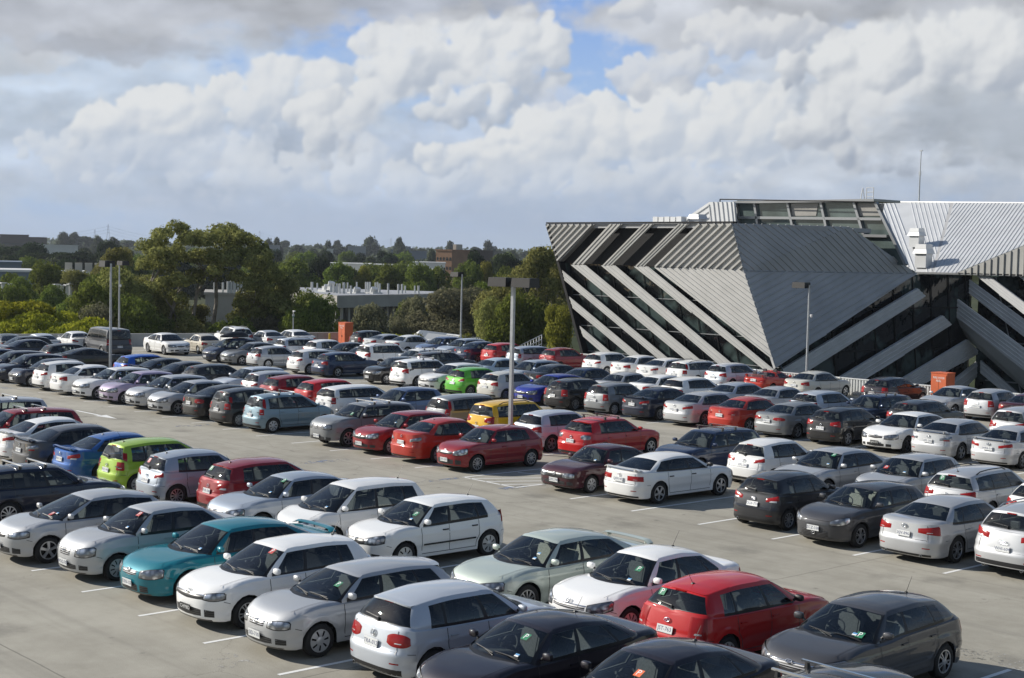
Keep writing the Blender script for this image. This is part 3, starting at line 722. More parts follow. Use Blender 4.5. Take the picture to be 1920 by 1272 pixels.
# right wing: plane y = YI
Wq = lambda u, v, dy=0: atY(u, v, YI-.4+dy)
q0 = Wq(1719, 513); q1 = Wq(1990, 520)
mb = MB(); mb.prism([Vector((XW-.5, YI+.3, ZB)), Vector((62, YI+.3, ZB)), Vector((62, YI+.3, 6.9)), Vector((XW-.5, YI+.3, 6.9))], (0, .1, 0)); bb(mb, 'glazing', 'facade_glass')
mb = MB(); mb.box(((q0.x+62)/2, YI-.3, q0.z+.06), (62-q0.x, .7, .14)); bb(mb, 'edge_trim', 'mullion')
def wingband(a, b_, c_, d_, dy=0, mat='skyfill_band', ribs=3):
    A_, B_, C_, D_ = [Wq(*p, dy) for p in (a, b_, c_, d_)]; mb = MB(); d = (B_-A_).normalized()
    B_, C_ = ext(A_, B_, ZB), ext(D_, C_, ZB)
    W_ = abs((D_-A_).dot(d.cross(nY))); ribbed(mb, [A_, B_, C_, D_], d, max(.2, W_/ribs), max(.2, W_/ribs)*.4, .03, nY, 0, .2); bb(mb, 'cladding_band', mat)
# big folded beam: upper lit face and lower face tucked under
wingband((1733, 515), (1920, 654), (1920, 694), (1709, 527), -1.6, 'skyfill_band', 4)
a, b_ = Wq(1709, 527, -1.6), Wq(1920, 694, -1.6); b_ = ext(a, b_, ZB); a2, b2 = Wq(1722, 556, .1), Wq(1920, 730, .1); b2 = ext(a2, b2, ZB)
n = (b_-a).cross(a2-a).normalized(); n = n if n.y < 0 else -n
mb = MB(); ribbed(mb, [a, b_, b2], (b_-a), .4, .04, .03, n, 0, .1); ribbed(mb, [a, b2, a2], (b_-a), .4, .04, .03, n, 0, .1); bb(mb, 'cladding_band', 'skyfill_band')
wingband((1805, 516), (1920, 600), (1920, 632), (1773, 516))
wingband((1853, 517), (1920, 567), (1920, 590), (1830, 517))
wingband((1935, 519), (2010, 572), (2010, 600), (1911, 519))
wingband((1838, 676), (1905, 735), (1880, 735), (1838, 700), .1)
mb = MB()
for z in (4.4, 1.6, -1.4): mb.box((38, YI+.24, z), (49, .08, .1))
for k in range(14): mb.tube((XW+1+k*3.0, YI+.22, 6.6), (XW+4.5+k*3.0, YI+.22, ZB), .05, n=6)
bb(mb, 'glazing_bars', 'mullion')
# --- upper roofs: slope up and back from the wing edge ---
ry0 = YI-.1; e0 = Wq(1719, 513); e1 = Wq(2000, 521)
top0 = atY(1641, 379, ry0+13); top1 = atY(2020, 381, ry0+13)
pn = (e1-e0).cross(top0-e0).normalized(); pn = pn if pn.z > 0 else -pn
Rp_ = lambda u, v: atP(u, v, e0, pn)
ribd = lambda a, b_: (Rp_(*b_)-Rp_(*a))
mb = MB(); ribbed(mb, [Rp_(1641, 379), Rp_(1680, 379), Rp_(1719, 512), Rp_(1697, 497)], ribd((1660, 379), (1705, 505)), .34, .09, .06, pn, 0, .2); bb(mb, 'roof_sheet', 'white_roof')
mb = MB(); mb.prism([Rp_(1680, 379), Rp_(1707, 380), Rp_(1735, 512), Rp_(1719, 512)], -pn*.2); bb(mb, 'roof_sheet', 'white_roof')
mb = MB(); ribbed(mb, [Rp_(1707, 380), Rp_(1782, 381), Rp_(1746, 512.6), Rp_(1735, 512)], ribd((1707, 380), (1738, 512)), .34, .07, .04, pn, 0, .2); bb(mb, 'roof_sheet', 'white_roof')
mb = MB(); mb.prism([Rp_(1782, 381), Rp_(1788, 381), Rp_(1751, 512.6), Rp_(1746, 512.6)], -pn*.45); bb(mb, 'roof_gutter', 'cladding_grey')
mb = MB(); ribbed(mb, [Rp_(1788, 381), Rp_(2030, 382), Rp_(2030, 415), Rp_(1790, 513), Rp_(1751, 512.6)], ribd((1790, 500), (1875, 385)), .34, .07, .04, pn, 0, .2); bb(mb, 'roof_sheet', 'white_roof')
t0, t1, t2 = Wq(1792, 513, -.25), Wq(2030, 416, -.25), Wq(2030, 522, -.25)
mb = MB(); ribbed(mb, [t0, t1, t2], Vector((0, 0, 1)), .55, .12, .08, nY, 0, .2); bb(mb, 'roof_sheet', 'cladding')
mb = MB(); mb.tube(Rp_(1641, 379), Rp_(2030, 382), .10, n=8); bb(mb, 'edge_trim', 'white_roof')
# back side of the roof so that it has a body
mb = MB(); A_, B_ = Rp_(1641, 379), Rp_(2030, 382); mb.prism([A_, B_, B_+Vector((0, 14, -7)), A_+Vector((0, 14, -7))], (0, 0, -.2)); bb(mb, 'roof_sheet', 'white_roof')
# clerestory
CY = 60.0; K = lambda u, v, dy=0: atY(u, v, CY+dy)
mb = MB(); g4 = [K(1378, 376), K(1640, 380), K(1697, 497), K(1378, 497)]; mb.prism([p+Vector((0, .25, 0)) for p in g4], (0, .1, 0)); bb(mb, 'clerestory_glass', 'pale_glass')
mb = MB(); mb.box(tuple((K(1378, 376)+K(1640, 380))/2+Vector((0, 1.5, -.0))), (K(1640, 380).x-K(1378, 376).x+.1, 3.4, .18)); 
for (a, b_) in (((1378, 378), (1384, 425)), ((1413, 378), (1420, 425)), ((1475, 379), (1486, 430)), ((1538, 380), (1549, 430)), ((1600, 380), (1618, 440)), ((1640, 380), (1697, 497)), ((1378, 408), (1652, 411)), ((1618, 442), (1662, 443))):
    A_, B_ = K(*a), K(*b_); d = (B_-A_).normalized(); s_ = d.cross(nY)*.10; mb.prism([A_-s_, A_+s_, B_+s_, B_-s_], (0, .35, 0))
bb(mb, 'clerestory_frame', 'mullion')
mb = MB()
for k in range(4):
    a = 1418+62*k; A_ = [K(a+3, 382, .2), K(a+54, 382, .2), K(a+50, 405, .2), K(a+5, 405, .2)]
    if k % 2 == 1: mb.prism(A_, (0, .03, 0), 0); bb(mb, 'blind', 'concrete_soffit'); mb = MB()
mb = MB(); ribbed(mb, [K(1330, 379, -1), K(1376, 379, -1), K(1380, 425, -1), K(1330, 425, -1)], K(1335, 425, -1)-K(1330, 379, -1), .45, .12, .07, nY, 0, .2)
ribbed(mb, [K(1330, 379, -1), K(1330, 425, -1), K(1262, 425, -1)], K(1330, 379, -1)-K(1262, 425, -1), .45, .12, .07, nY, 0, .2); bb(mb, 'roof_sheet', 'white_roof')
def rail(pts, r_=.03):
    mb = MB()
    for a, b_ in zip(pts, pts[1:]): mb.tube(a, b_, r_, n=5)
    bb(mb, 'guard_rail', 'dark_frame')
rail([K(1350, 385, -.5), K(1350, 374, -.5), K(1640, 379, -.5)], .05)
# roof plant, hoods, mast and ladder
def vent(u, v0, v1, wpx, label, Y, ang=0):
    a, b_ = atY(u-wpx/2, v1, Y), atY(u+wpx/2, v0, Y); w_ = b_.x-a.x; h = b_.z-a.z
    r = empty('roof_vent', ((a.x+b_.x)/2, Y, a.z)); mb = MB(); mb.box((0, 0, h*.35), (w_*.78, w_*.7, h*.8)); mb.build('vent_duct', 'white_roof', r)
    mb = MB(); mb.box((0, 0, h*.68), (w_, w_*.95, h*.22), taper=.8); mb.box((0, 0, h*.88), (w_*.8, w_*.8, h*.22), taper=.9); mb.build('vent_cowl', 'white_roof', r)
    tag(r, label, 'roof vent', 'roof vents')
vent(1719, 428, 462, 24, 'upper white vent hood on the bright ribbed roof', Rp_(1719, 460).y-.5); vent(1732, 458, 500, 28, 'lower white vent hood on the bright ribbed roof', Rp_(1732, 495).y-.5)
vent(1308, 402, 424, 24, 'white box vent at the left end of the glass clerestory', 55.0)
p_ = atY(1240, 420, 54.0); r = empty('roof_plant', tuple(p_)); mb = MB()
for k in range(5): mb.box((k*.62-.4, 0, .30), (.52, .6, .5-.04*(k % 2)))
mb.box((.8, 0, .03), (3.6, .8, .1)); mb.build('plant_housing', 'white_roof', r); tag(r, 'row of low grey plant boxes on the flat roof edge', 'air conditioning unit')
a, b_ = Rp_(1723, 379.6), None; top = atY(1725, 283, a.y); r = empty('mast', tuple(a)); mb = MB(); mb.tube((0, 0, -.1), (0, 0, (top.z-a.z)*.55), .07, .06, 8); mb.tube((0, 0, (top.z-a.z)*.55), (.05, 0, top.z-a.z), .045, .035, 8); mb.build('pole', 'galvanised', r)
mb = MB(); mb.box((.05, 0, top.z-a.z), (.3, .1, .1)); mb.box((.0, 0, (top.z-a.z)*.56), (.16, .12, .35)); mb.build('mast_fitting', 'galvanised', r); tag(r, 'tall thin metal mast on the white roof of the striped building', 'mast')
a = atY(1617, 378, 62); b_ = atY(1638, 352, 62); r = empty('access_ladder', tuple(a)); mb = MB(); w_ = b_.x-a.x; h = b_.z-a.z
for x in (0, w_*.35, w_): mb.tube((x-.2*(x == 0), 0, 0), (x, 0, h), .035, n=6)
for k in range(1, 4): mb.tube((w_*.35, 0, h*k/3), (w_, 0, h*k/3), .03, n=6)
mb.tube((-.2, .6, 0), (0, 0, h), .03, n=6); mb.build('ladder_frame', 'white_roof', r); tag(r, 'small white ladder hoop above the glass clerestory', 'ladder')
tag(BLD, 'angular building with ribbed grey cladding and diagonal dark glass strips', 'building')
# ---------------- trees ----------------
def leafmat(name, c_dark, c_light, yellow=None):
    m, nt, out = nm(name); g = G(nt); tc = nt.nodes.new('ShaderNodeTexCoord'); oi = nt.nodes.new('ShaderNodeObjectInfo')
    geo = nt.nodes.new('ShaderNodeNewGeometry')
    n = g.noise(tc.outputs['Object'], .9, 3, .6)
    f = g.add(g.mul(g.ss(n, .3, .7), .55), g.mul(geo.outputs['Random Per Island'], .45))
    c = g.mix(f, c_dark, c_light)
    hs = nt.nodes.new('ShaderNodeHueSaturation'); nt.links.new(c, hs.inputs['Color']); nt.links.new(g.add(.485, g.mul(oi.outputs['Random'], .03)), hs.inputs['Hue']); nt.links.new(g.add(.82, g.mul(oi.outputs['Random'], .36)), hs.inputs['Value'])
    d = nt.nodes.new('ShaderNodeBsdfDiffuse'); t = nt.nodes.new('ShaderNodeBsdfTranslucent'); gl = nt.nodes.new('ShaderNodeBsdfGlossy'); gl.inputs['Roughness'].default_value = .45
    nt.links.new(hs.outputs[0], d.inputs[0]); nt.links.new(hs.outputs[0], t.inputs[0])
    m1 = nt.nodes.new('ShaderNodeMixShader'); m1.inputs[0].default_value = .35; nt.links.new(d.outputs[0], m1.inputs[1]); nt.links.new(t.outputs[0], m1.inputs[2])
    m2 = nt.nodes.new('ShaderNodeMixShader'); m2.inputs[0].default_value = .0; nt.links.new(m1.outputs[0], m2.inputs[1]); nt.links.new(gl.outputs[0], m2.inputs[2]); nt.links.new(m2.outputs[0], out.inputs[0])
leafmat('leaf_eucalypt', (0.09, 0.10, 0.028), (0.40, 0.39, 0.135))
leafmat('leaf_green', (0.06, 0.09, 0.02), (0.24, 0.29, 0.06))
leafmat('leaf_bright', (0.128, 0.162, 0.014), (0.5, 0.5, 0.051))
leafmat('leaf_grey', (0.095, 0.095, 0.055), (0.25, 0.24, 0.145))
leafmat('leaf_dark', (0.021, 0.033, 0.018), (0.06, 0.081, 0.039))
leafmat('leaf_olive', (0.102, 0.111, 0.02), (0.323, 0.297, 0.06))
leafmat('leaf_far', (0.042, 0.055, 0.034), (0.125, 0.14, 0.08))
simple('bark_pale', (.26, .23, .19), .9, var=.35, scale=1.5)
simple('bark_dark', (.07, .06, .05), .9, var=.3, scale=2)
def crown_mesh(name, clumps, leaf, per, mat, seed, flat=.7):
    """clumps: (x, y, z, rx, rz); many leaf-sized faces on ragged shells of every clump"""
    r = random.Random(seed); V = []; F = []
    for (cx, cy, cz, rx, rz) in clumps:
        n = int(per*10*rx*rx/(1.1*leaf*leaf))
        for _ in range(n):
            # direction biased upwards, radius near the shell
            z = r.uniform(-.55, 1); t = r.uniform(0, 2*math.pi); q = math.sqrt(max(0, 1-z*z)); rad = (.55+.5*r.random()**.6)*(1+.12*math.sin(3*t+cx*5)+.1*math.sin(5*z+cy*3))
            d = Vector((q*math.cos(t), q*math.sin(t), z)); p = Vector((cx+d.x*rx*rad, cy+d.y*rx*rad, cz+d.z*rz*rad))
            nrm = (d+Vector((r.gauss(0, .55), r.gauss(0, .55), r.gauss(.15, .5)))).normalized()
            u = nrm.orthogonal().normalized(); v = nrm.cross(u); a = r.uniform(0, 6.28); u, v = u*math.cos(a)+v*math.sin(a), v*math.cos(a)-u*math.sin(a)
            s = leaf*r.uniform(.6, 1.3); b0 = len(V)
            V += [p-u*s, p-v*s*.55, p+u*s, p+v*s*.55]; F.append((b0, b0+1, b0+2, b0+3))
    me = bpy.data.meshes.new(name); me.from_pydata([tuple(v) for v in V], [], F); me.materials.append(MATS[mat]); return me
def limb(mb, p, q, r0, r1, r, seg=5, wob=.06):
    p, q = Vector(p), Vector(q); L_ = (q-p).length; prev = p; pr = r0
    for k in range(1, seg+1):
        t = k/seg; c = p.lerp(q, t)+Vector((r.uniform(-1, 1), r.uniform(-1, 1), r.uniform(-.4, .4)))*L_*wob*(1 if k < seg else 0)
        rr_ = r0+(r1-r0)*t; mb.tube(prev, c, pr, rr_, 7, cap=False); prev = c; pr = rr_
    return prev
def make_proto(kind, seed, W=10, H=12, base=0.25, leaf=.22, per=70, mat='leaf_green', bark='bark_dark', nclump=22, csize=.2, shape='round', pieces=None):
    r = random.Random(seed); cl = []
    if pieces:
        cl = pieces
    else:
        for k in range(nclump):
            if shape == 'round':
                z = r.uniform(-1, 1); t = r.uniform(0, 6.283); q = math.sqrt(1-z*z)*r.uniform(.35, .95)
                x, y = q*math.cos(t)*W*.5*.75, q*math.sin(t)*W*.5*.75; zz = base*H+(1-base)*H*(.5+.5*z*.78)
            elif shape == 'flat':   # spreading layers
                x, y = r.uniform(-.42, .42)*W, r.uniform(-.42, .42)*W; zz = H*(base+(1-base)*r.choice((.25, .55, .85)))-(x*x+y*y)/W*.35
            else:                    # tall
                t = r.uniform(0, 6.283); z = r.uniform(0, 1); q = r.uniform(.2, .9)*(1-.55*z); x, y = q*math.cos(t)*W*.42, q*math.sin(t)*W*.42; zz = H*(base+(1-base)*z*.92)
            s = W*csize*r.uniform(.65, 1.25); cl.append((x, y, zz, s, s*(.75 if shape != 'flat' else .42)))
    cm = crown_mesh('crown', cl, leaf, per, mat, seed)
    mb = MB(); zt = H*max(base, .3); top = limb(mb, (0, 0, -2.5), (r.uniform(-.3, .3), r.uniform(-.3, .3), zt), W*.035, W*.024, r, 5, .02)
    for (x, y, z, a, b_) in cl[::2]:
        if z > zt*.8: limb(mb, top.lerp(Vector((0, 0, zt*.6)), r.uniform(0, .6)), (x, y, z-b_*.2), W*.016, W*.004, r, 4, .05)
    o = mb.build('trunk', bark, smooth=True); tm = o.data; bpy.data.objects.remove(o)
    return cm, tm, W, H
TREE_N = [0]
def put_tree(proto, x, y, zbase, sx, sz, label, name='tree', group='trees beyond the deck', rz=None, cat='tree'):
    cm, tm, W, H = proto
    r = empty(name, (x, y, zbase), rz if rz is not None else random.uniform(0, 6.28)); r.scale = (sx, sx, sz)
    for nm_, me in (('crown', cm), ('trunk', tm)):
        o = bpy.data.objects.new(nm_, me); COL.objects.link(o); o.parent = r
    tag(r, label, cat, group); return r
def tree_px(proto, u, vtop, wpx, D, label, **k):
    """tree of proto standing at distance D, its top and width taken from the photograph"""
    top = atD(u, vtop, D); ln = (Vector((top.x, top.y, 0))-Vector((CX0, CY0, 0))).length
    zb = land_z(top.x, top.y)-.3; h = top.z-zb; w_ = wpx*ln/CF
    return put_tree(proto, top.x, top.y, zb, w_*1.28/(proto[2]*1.02), h/(proto[3]*1.02), label, **k)
PR = {}
PR['green'] = make_proto('g', 1, 10, 11, .35, .24, .95, 'leaf_green', nclump=20, csize=.19)
PR['green2'] = make_proto('g', 2, 10, 11, .35, .24, .95, 'leaf_green', nclump=16, csize=.22)
PR['bright'] = make_proto('b', 3, 10, 10, .30, .20, .9, 'leaf_bright', nclump=26, csize=.17, shape='flat')
PR['bright2'] = make_proto('b', 4, 10, 10, .30, .20, .9, 'leaf_bright', nclump=22, csize=.19, shape='flat')
PR['euc'] = make_proto('e', 5, 11, 16, .35, .20, .75, 'leaf_eucalypt', 'bark_pale', nclump=26, csize=.15, shape='tall')
PR['euc2'] = make_proto('e', 6, 11, 15, .35, .20, .75, 'leaf_eucalypt', 'bark_pale', nclump=24, csize=.17)
PR['grey'] = make_proto('y', 7, 10, 10, .22, .20, .95, 'leaf_grey', nclump=26, csize=.19)
PR['grey2'] = make_proto('y', 8, 10, 10, .22, .20, .95, 'leaf_grey', nclump=22, csize=.21)
PR['olive'] = make_proto('o', 9, 10, 11, .15, .18, .9, 'leaf_olive', nclump=28, csize=.17, shape='tall')
PR['dark'] = make_proto('d', 10, 12, 11, .25, .26, 1.0, 'leaf_dark', nclump=24, csize=.18, shape='flat')
PR['dark2'] = make_proto('d', 11, 12, 11, .25, .26, 1.0, 'leaf_dark', nclump=22, csize=.20)
PR['far'] = make_proto('f', 12, 14, 12, .3, .55, 1.1, 'leaf_far', nclump=14, csize=.22)
PR['far2'] = make_proto('f', 13, 10, 15, .35, .55, 1.1, 'leaf_far', nclump=12, csize=.24, shape='tall')
PR['far3'] = make_proto('f', 14, 12, 10, .3, .55, 1.1, 'leaf_far', nclump=11, csize=.26)
# the big eucalypt left of centre: clumps read off its outline
def big_tree():
    D = 150.; c0 = atD(385, 640, D); zb = land_z(c0.x, c0.y); rgt = Vector((rh.x, rh.y, 0)); fwd = Vector((fh.x, fh.y, 0)); r = random.Random(5)
    def P(u, v, dep=0): p = atD(u, v, D+dep); return p-Vector((c0.x, c0.y, zb))
    spots = [(288, 468, 26), (305, 445, 22), (335, 432, 22), (352, 446, 24), (378, 448, 24), (402, 440, 24), (425, 452, 26), (440, 434, 20), (462, 446, 24), (485, 462, 22), (500, 480, 20),
             (275, 500, 22), (300, 500, 26), (330, 480, 28), (360, 485, 26), (395, 480, 28), (430, 485, 30), (465, 490, 28), (498, 508, 24), (520, 520, 18),
             (285, 535, 22), (268, 560, 22), (310, 535, 22), (340, 525, 22), (372, 520, 22), (405, 515, 20), (450, 520, 22), (485, 540, 30), (505, 560, 28), (525, 580, 24),
             (300, 580, 26), (275, 600, 26), (330, 560, 20), (350, 600, 24), (480, 590, 32), (440, 605, 24), (510, 610, 28), (540, 605, 20), (315, 615, 26), (400, 622, 22), (455, 570, 18), (290, 625, 24)]
    cl = []
    for (u, v, w_) in spots:
        for k in range(5):
            p = P(u+r.uniform(-.5, .5)*w_, v+r.uniform(-.35, .35)*w_, r.uniform(-4, 4)); s = w_*D/CF*r.uniform(.52, .82)
            cl.append((p.x, p.y, p.z, s, s*.8))
    cm = crown_mesh('crown', cl, .15, .85, 'leaf_eucalypt', 77)
    root = empty('eucalyptus', (c0.x, c0.y, zb))
    o = bpy.data.objects.new('crown', cm); COL.objects.link(o); o.parent = root
    for (base, tips) in (((392, 655), ((405, 525, [(350, 480), (400, 470), (440, 460), (372, 500)]), (470, 600, [(500, 560), (480, 540), (520, 585)]))),
                         ((298, 655), ((283, 540, [(290, 480), (320, 470), (275, 520)]), (330, 560, [(340, 520), (360, 510)]))),
                         ((350, 655), ((368, 560, [(372, 520), (390, 500)]), (330, 590, [(310, 560)])))):
        mb = MB(); b0 = Vector(P(*base)); b0.z = -1
        for (u, v, tt) in tips:
            e = limb(mb, b0, P(u, v, r.uniform(-1, 1)), .30, .16, r, 5, .03)
            for t_ in tt: limb(mb, e, P(t_[0], t_[1], r.uniform(-2, 2)), .14, .035, r, 5, .06)
        mb.build('trunk', 'bark_pale', root, smooth=True)
    tag(root, 'tallest spreading eucalypt with pale forked trunks left of the centre', 'tree')
big_tree()
TL = [  # proto, u, top v, width px, distance, label
 ('bright', 30, 552, 120, 134, 'bright yellow green tree at the far left edge behind the wall'), ('bright2', 105, 572, 120, 132, 'bright yellow green tree behind the two white sedans'), ('bright', -30, 575, 110, 133, 'bright yellow green tree cut by the left edge'), ('bright2', 62, 590, 110, 130, 'low bright bush just over the wall behind the pale sedan'),
 ('green', 168, 530, 95, 142, 'mid green tree left of the grey van'), ('euc2', 225, 500, 110, 146, 'dull green tree rising behind the twin lamp posts'), ('grey2', 190, 575, 90, 138, 'grey green bush behind the dark grey van'), ('green2', 250, 565, 80, 140, 'mid green bush right of the grey van'),
 ('euc', 215, 462, 90, 175, 'dark green tree top beside the tall eucalypt'),
 ('green', 560, 572, 70, 146, 'green bush behind the small sign post'), ('green2', 605, 565, 75, 150, 'green bush under the concrete building corner'), ('olive', 640, 600, 50, 140, 'small bush behind the far orange cabinet'),
 ('grey', 702, 566, 82, 152, 'round dark grey green tree before the concrete building'), ('grey2', 832, 548, 135, 152, 'wide grey tree in the middle behind the wall'), ('grey', 775, 552, 70, 158, 'grey tree between the concrete building and the wide grey tree'), ('grey', 880, 535, 120, 165, 'wide grey tree behind the lamp post in the middle'),
 ('bright', 725, 618, 70, 138, 'low yellow green bush right of the far orange cabinet'), ('bright2', 690, 622, 50, 137, 'low bright bush over the plain wall'), ('grey2', 745, 600, 50, 142, 'small greyish bush behind the black hatchback'), ('olive', 785, 625, 36, 128, 'thin straggly bush at the corner of the tent roof'), ('olive', 872, 625, 44, 124, 'small bush in front of the tent roof'),
 ('euc', 1010, 460, 120, 150, 'tall eucalypt touching the left edge of the striped building'), ('euc2', 945, 520, 100, 146, 'eucalypt with fine pale stems behind the centre lamp post'), ('green2', 975, 560, 95, 138, 'rounded green tree right of the centre lamp post'), ('euc', 1045, 490, 70, 155, 'narrow eucalypt half hidden by the striped building'), ('euc2', 920, 560, 70, 140, 'small eucalypt left of the centre lamp post'),
 ('olive', 1052, 572, 88, 122, 'olive yellow tree at the foot of the striped building'),
 ('green', 560, 487, 85, 260, 'green tree above the roof flues at left'), ('green2', 525, 500, 50, 265, 'green tree beside the tall eucalypt'), ('green', 635, 492, 62, 270, 'green tree before the white low roofs'), ('olive', 682, 498, 48, 270, 'yellowish tree before the white low roofs'), ('green', 722, 495, 58, 268, 'dark green round tree above the roof flues'), ('green2', 785, 500, 60, 262, 'green tree right of the roof flues'), ('green', 822, 500, 55, 270, 'green tree below the brown brick block'), ('olive', 912, 490, 42, 280, 'yellow green tree right of the brown brick block'), ('green2', 880, 497, 50, 275, 'green tree in front of the brown brick block'), ('dark2', 892, 480, 44, 330, 'dark tree in front of the brown brick block'), ('green', 945, 500, 55, 262, 'green tree behind the eucalypt with pale stems'), ('dark2', 600, 490, 55, 300, 'dark tree above the roof flues'),
 ('green2', 88, 500, 74, 215, 'green tree before the bluish warehouse'), ('green', 15, 513, 70, 210, 'green tree at the left edge before the white roof'), ('green', 95, 535, 60, 190, 'small green tree among the white columns'), ('green2', 25, 540, 60, 180, 'green tree over the bright bushes at the left edge'), ('green', 140, 555, 60, 170, 'low green tree among the white columns'),
 ('dark', 20, 455, 80, 430, 'dark spreading tree on the left under the brown blocks'), ('dark2', 62, 462, 70, 420, 'dark round tree under the brown blocks'), ('dark', 108, 466, 84, 400, 'dark layered tree below the pale far roof'), ('dark', 160, 464, 90, 400, 'dark layered tree behind the twin lamp posts'), ('dark2', 205, 460, 60, 420, 'dark tree left of the tall eucalypt'), ('dark', -10, 470, 60, 400, 'dark tree at the very left edge'),
]
for (p, u, v, w_, D, lb) in TL: tree_px(PR[p], u, v, w_, D, lb)
TL2 = [('euc2', 322, 556, 96, 154, 'low eucalypt foliage between the pale forked trunks at left'), ('euc', 372, 570, 70, 154, 'low eucalypt foliage between the pale forked trunks at right'), ('euc2', 468, 545, 84, 152, 'dense dull green tree under the right arm of the tall eucalypt'), ('green2', 575, 553, 60, 168, 'green tree hiding the left end of the concrete building'), ('green', 530, 560, 70, 150, 'green tree filling the gap right of the tall eucalypt'), ('euc2', 268, 520, 90, 150, 'dull green tree at the left flank of the tall eucalypt'), ('euc', 535, 520, 80, 150, 'dark green tree at the right flank of the tall eucalypt'), ('green2', 560, 590, 80, 140, 'dark bush left of the small sign post'), ('green', 300, 590, 90, 146, 'bush under the left side of the tall eucalypt'), ('euc2', 355, 600, 80, 144, 'bush under the middle of the tall eucalypt'), ('green2', 440, 605, 90, 142, 'bush under the right side of the tall eucalypt'), ('grey', 505, 590, 80, 146, 'grey bush under the right edge of the tall eucalypt'),
 ('euc', 590, 560, 70, 165, 'tree overlapping the left end of the concrete parapet band'), ('green2', 765, 575, 60, 160, 'small tree in front of the concrete building windows'), ('green', 905, 530, 70, 175, 'green tree behind the middle lamp post'), ('euc', 150, 505, 80, 190, 'tree between the warehouse and the lamp posts'), ('green', 45, 520, 60, 200, 'green tree in front of the white warehouse roof band'), ('green2', 190, 520, 70, 170, 'green tree just left of the twin lamp posts'),
 ('green2', 700, 500, 60, 300, 'green tree screening the long white roof'), ('green', 655, 500, 60, 310, 'green tree at the left of the long white roof'), ('green2', 755, 497, 55, 300, 'green tree screening the white roofs'), ('olive', 810, 505, 50, 290, 'olive tree beside the bright white wall'), ('dark2', 950, 485, 70, 320, 'dark tree right of the brick block'), ('dark', 985, 480, 70, 350, 'dark spreading tree right of the brick block')]
for (p, u, v, w_, D, lb) in TL2: tree_px(PR[p], u, v, w_, D, lb)
# distant trees of the skyline
r = random.Random(3); used = set()
sky = [(8, 447, 26), (28, 446, 24), (122, 440, 30), (140, 439, 26), (162, 441, 34), (184, 447, 24), (212, 449, 30), (240, 449, 30), (505, 452, 24), (520, 449, 20), (534, 449, 22), (618, 455, 18), (632, 453, 22), (657, 456, 14), (698, 448, 36), (748, 449, 22), (790, 465, 24), (770, 468, 28), (845, 455, 24), (893, 461, 18), (918, 455, 24), (960, 472, 26), (985, 470, 22), (1008, 468, 24), (560, 462, 30), (585, 464, 24), (600, 460, 26), (640, 466, 36), (668, 474, 24), (815, 470, 22), (935, 470, 24), (300, 462, 30), (480, 466, 30), (350, 465, 30), (410, 465, 30)]
names = ('near the left edge', 'left of the tall eucalypt', 'right of the tall eucalypt', 'left of the brick block', 'right of the brick block')
for k, (u, v, w_) in enumerate(sky):
    D = r.uniform(820, 1300); side = 0 if u < 100 else 1 if u < 310 else 2 if u < 650 else 3 if u < 860 else 4
    put = tree_px(PR[('far', 'far2', 'far3')[k % 3]], u, v, w_, D, 'small hazy tree on the skyline '+names[side], group='skyline trees '+names[side])
k = 0
for D, n_, v0, sp in ((340, 26, 500, 8), (480, 30, 487, 7), (620, 34, 480, 6)):
    for q in range(n_):
        u = -30+q*(1090/n_)+r.uniform(-14, 14); top = v0+.021*(u-960)*.6+r.uniform(-sp, sp*.6)
        if 790 < u < 925 and D < 500: continue
        if 520 < u < 850 and D == 340: continue
        tree_px(PR[r.choice(('dark2', 'far', 'far3', 'green2'))], u, top, r.uniform(34, 60)*340/D*1.2, D*r.uniform(.93, 1.07), 'middle distance tree in the suburb between %s and the skyline' % ('the left edge' if u < 250 else 'the tall eucalypt' if u < 620 else 'the striped building'), group='suburb trees toward '+('the left edge' if u < 250 else 'the tall eucalypt' if u < 620 else 'the striped building'))
# far woodland that reads as one mass
V = []; F_ = []
for D, n_, h in ((720, 1700, 9), (900, 2200, 9), (1300, 2600, 11), (2000, 3000, 13)):
    for q in range(n_):
        a = CYAW+r.uniform(-.5, .5); d = D*r.uniform(.85, 1.2); x, y = CX0+d*math.sin(a), CY0+d*math.cos(a); z = land_z(x, y)
        for _ in range(5):
            p = Vector((x+r.gauss(0, 3.5), y+r.gauss(0, 3.5), z+h*r.uniform(.1, .85)+1.5*math.sin(x*.02))); s = h*.2*r.uniform(.6, 1.3)
            nn = Vector((r.gauss(0, 1), r.gauss(0, 1), r.gauss(.6, .6))).normalized(); u_ = nn.orthogonal().normalized(); v_ = nn.cross(u_)
            b0 = len(V); V += [p-u_*s, p-v_*s*.7, p+u_*s, p+v_*s*.7]; F_.append((b0, b0+1, b0+2, b0+3))
o = mesh_obj('woodland', V, F_, 'leaf_far'); tag(o, 'far woodland covering the low hills', 'woodland', kind='stuff')

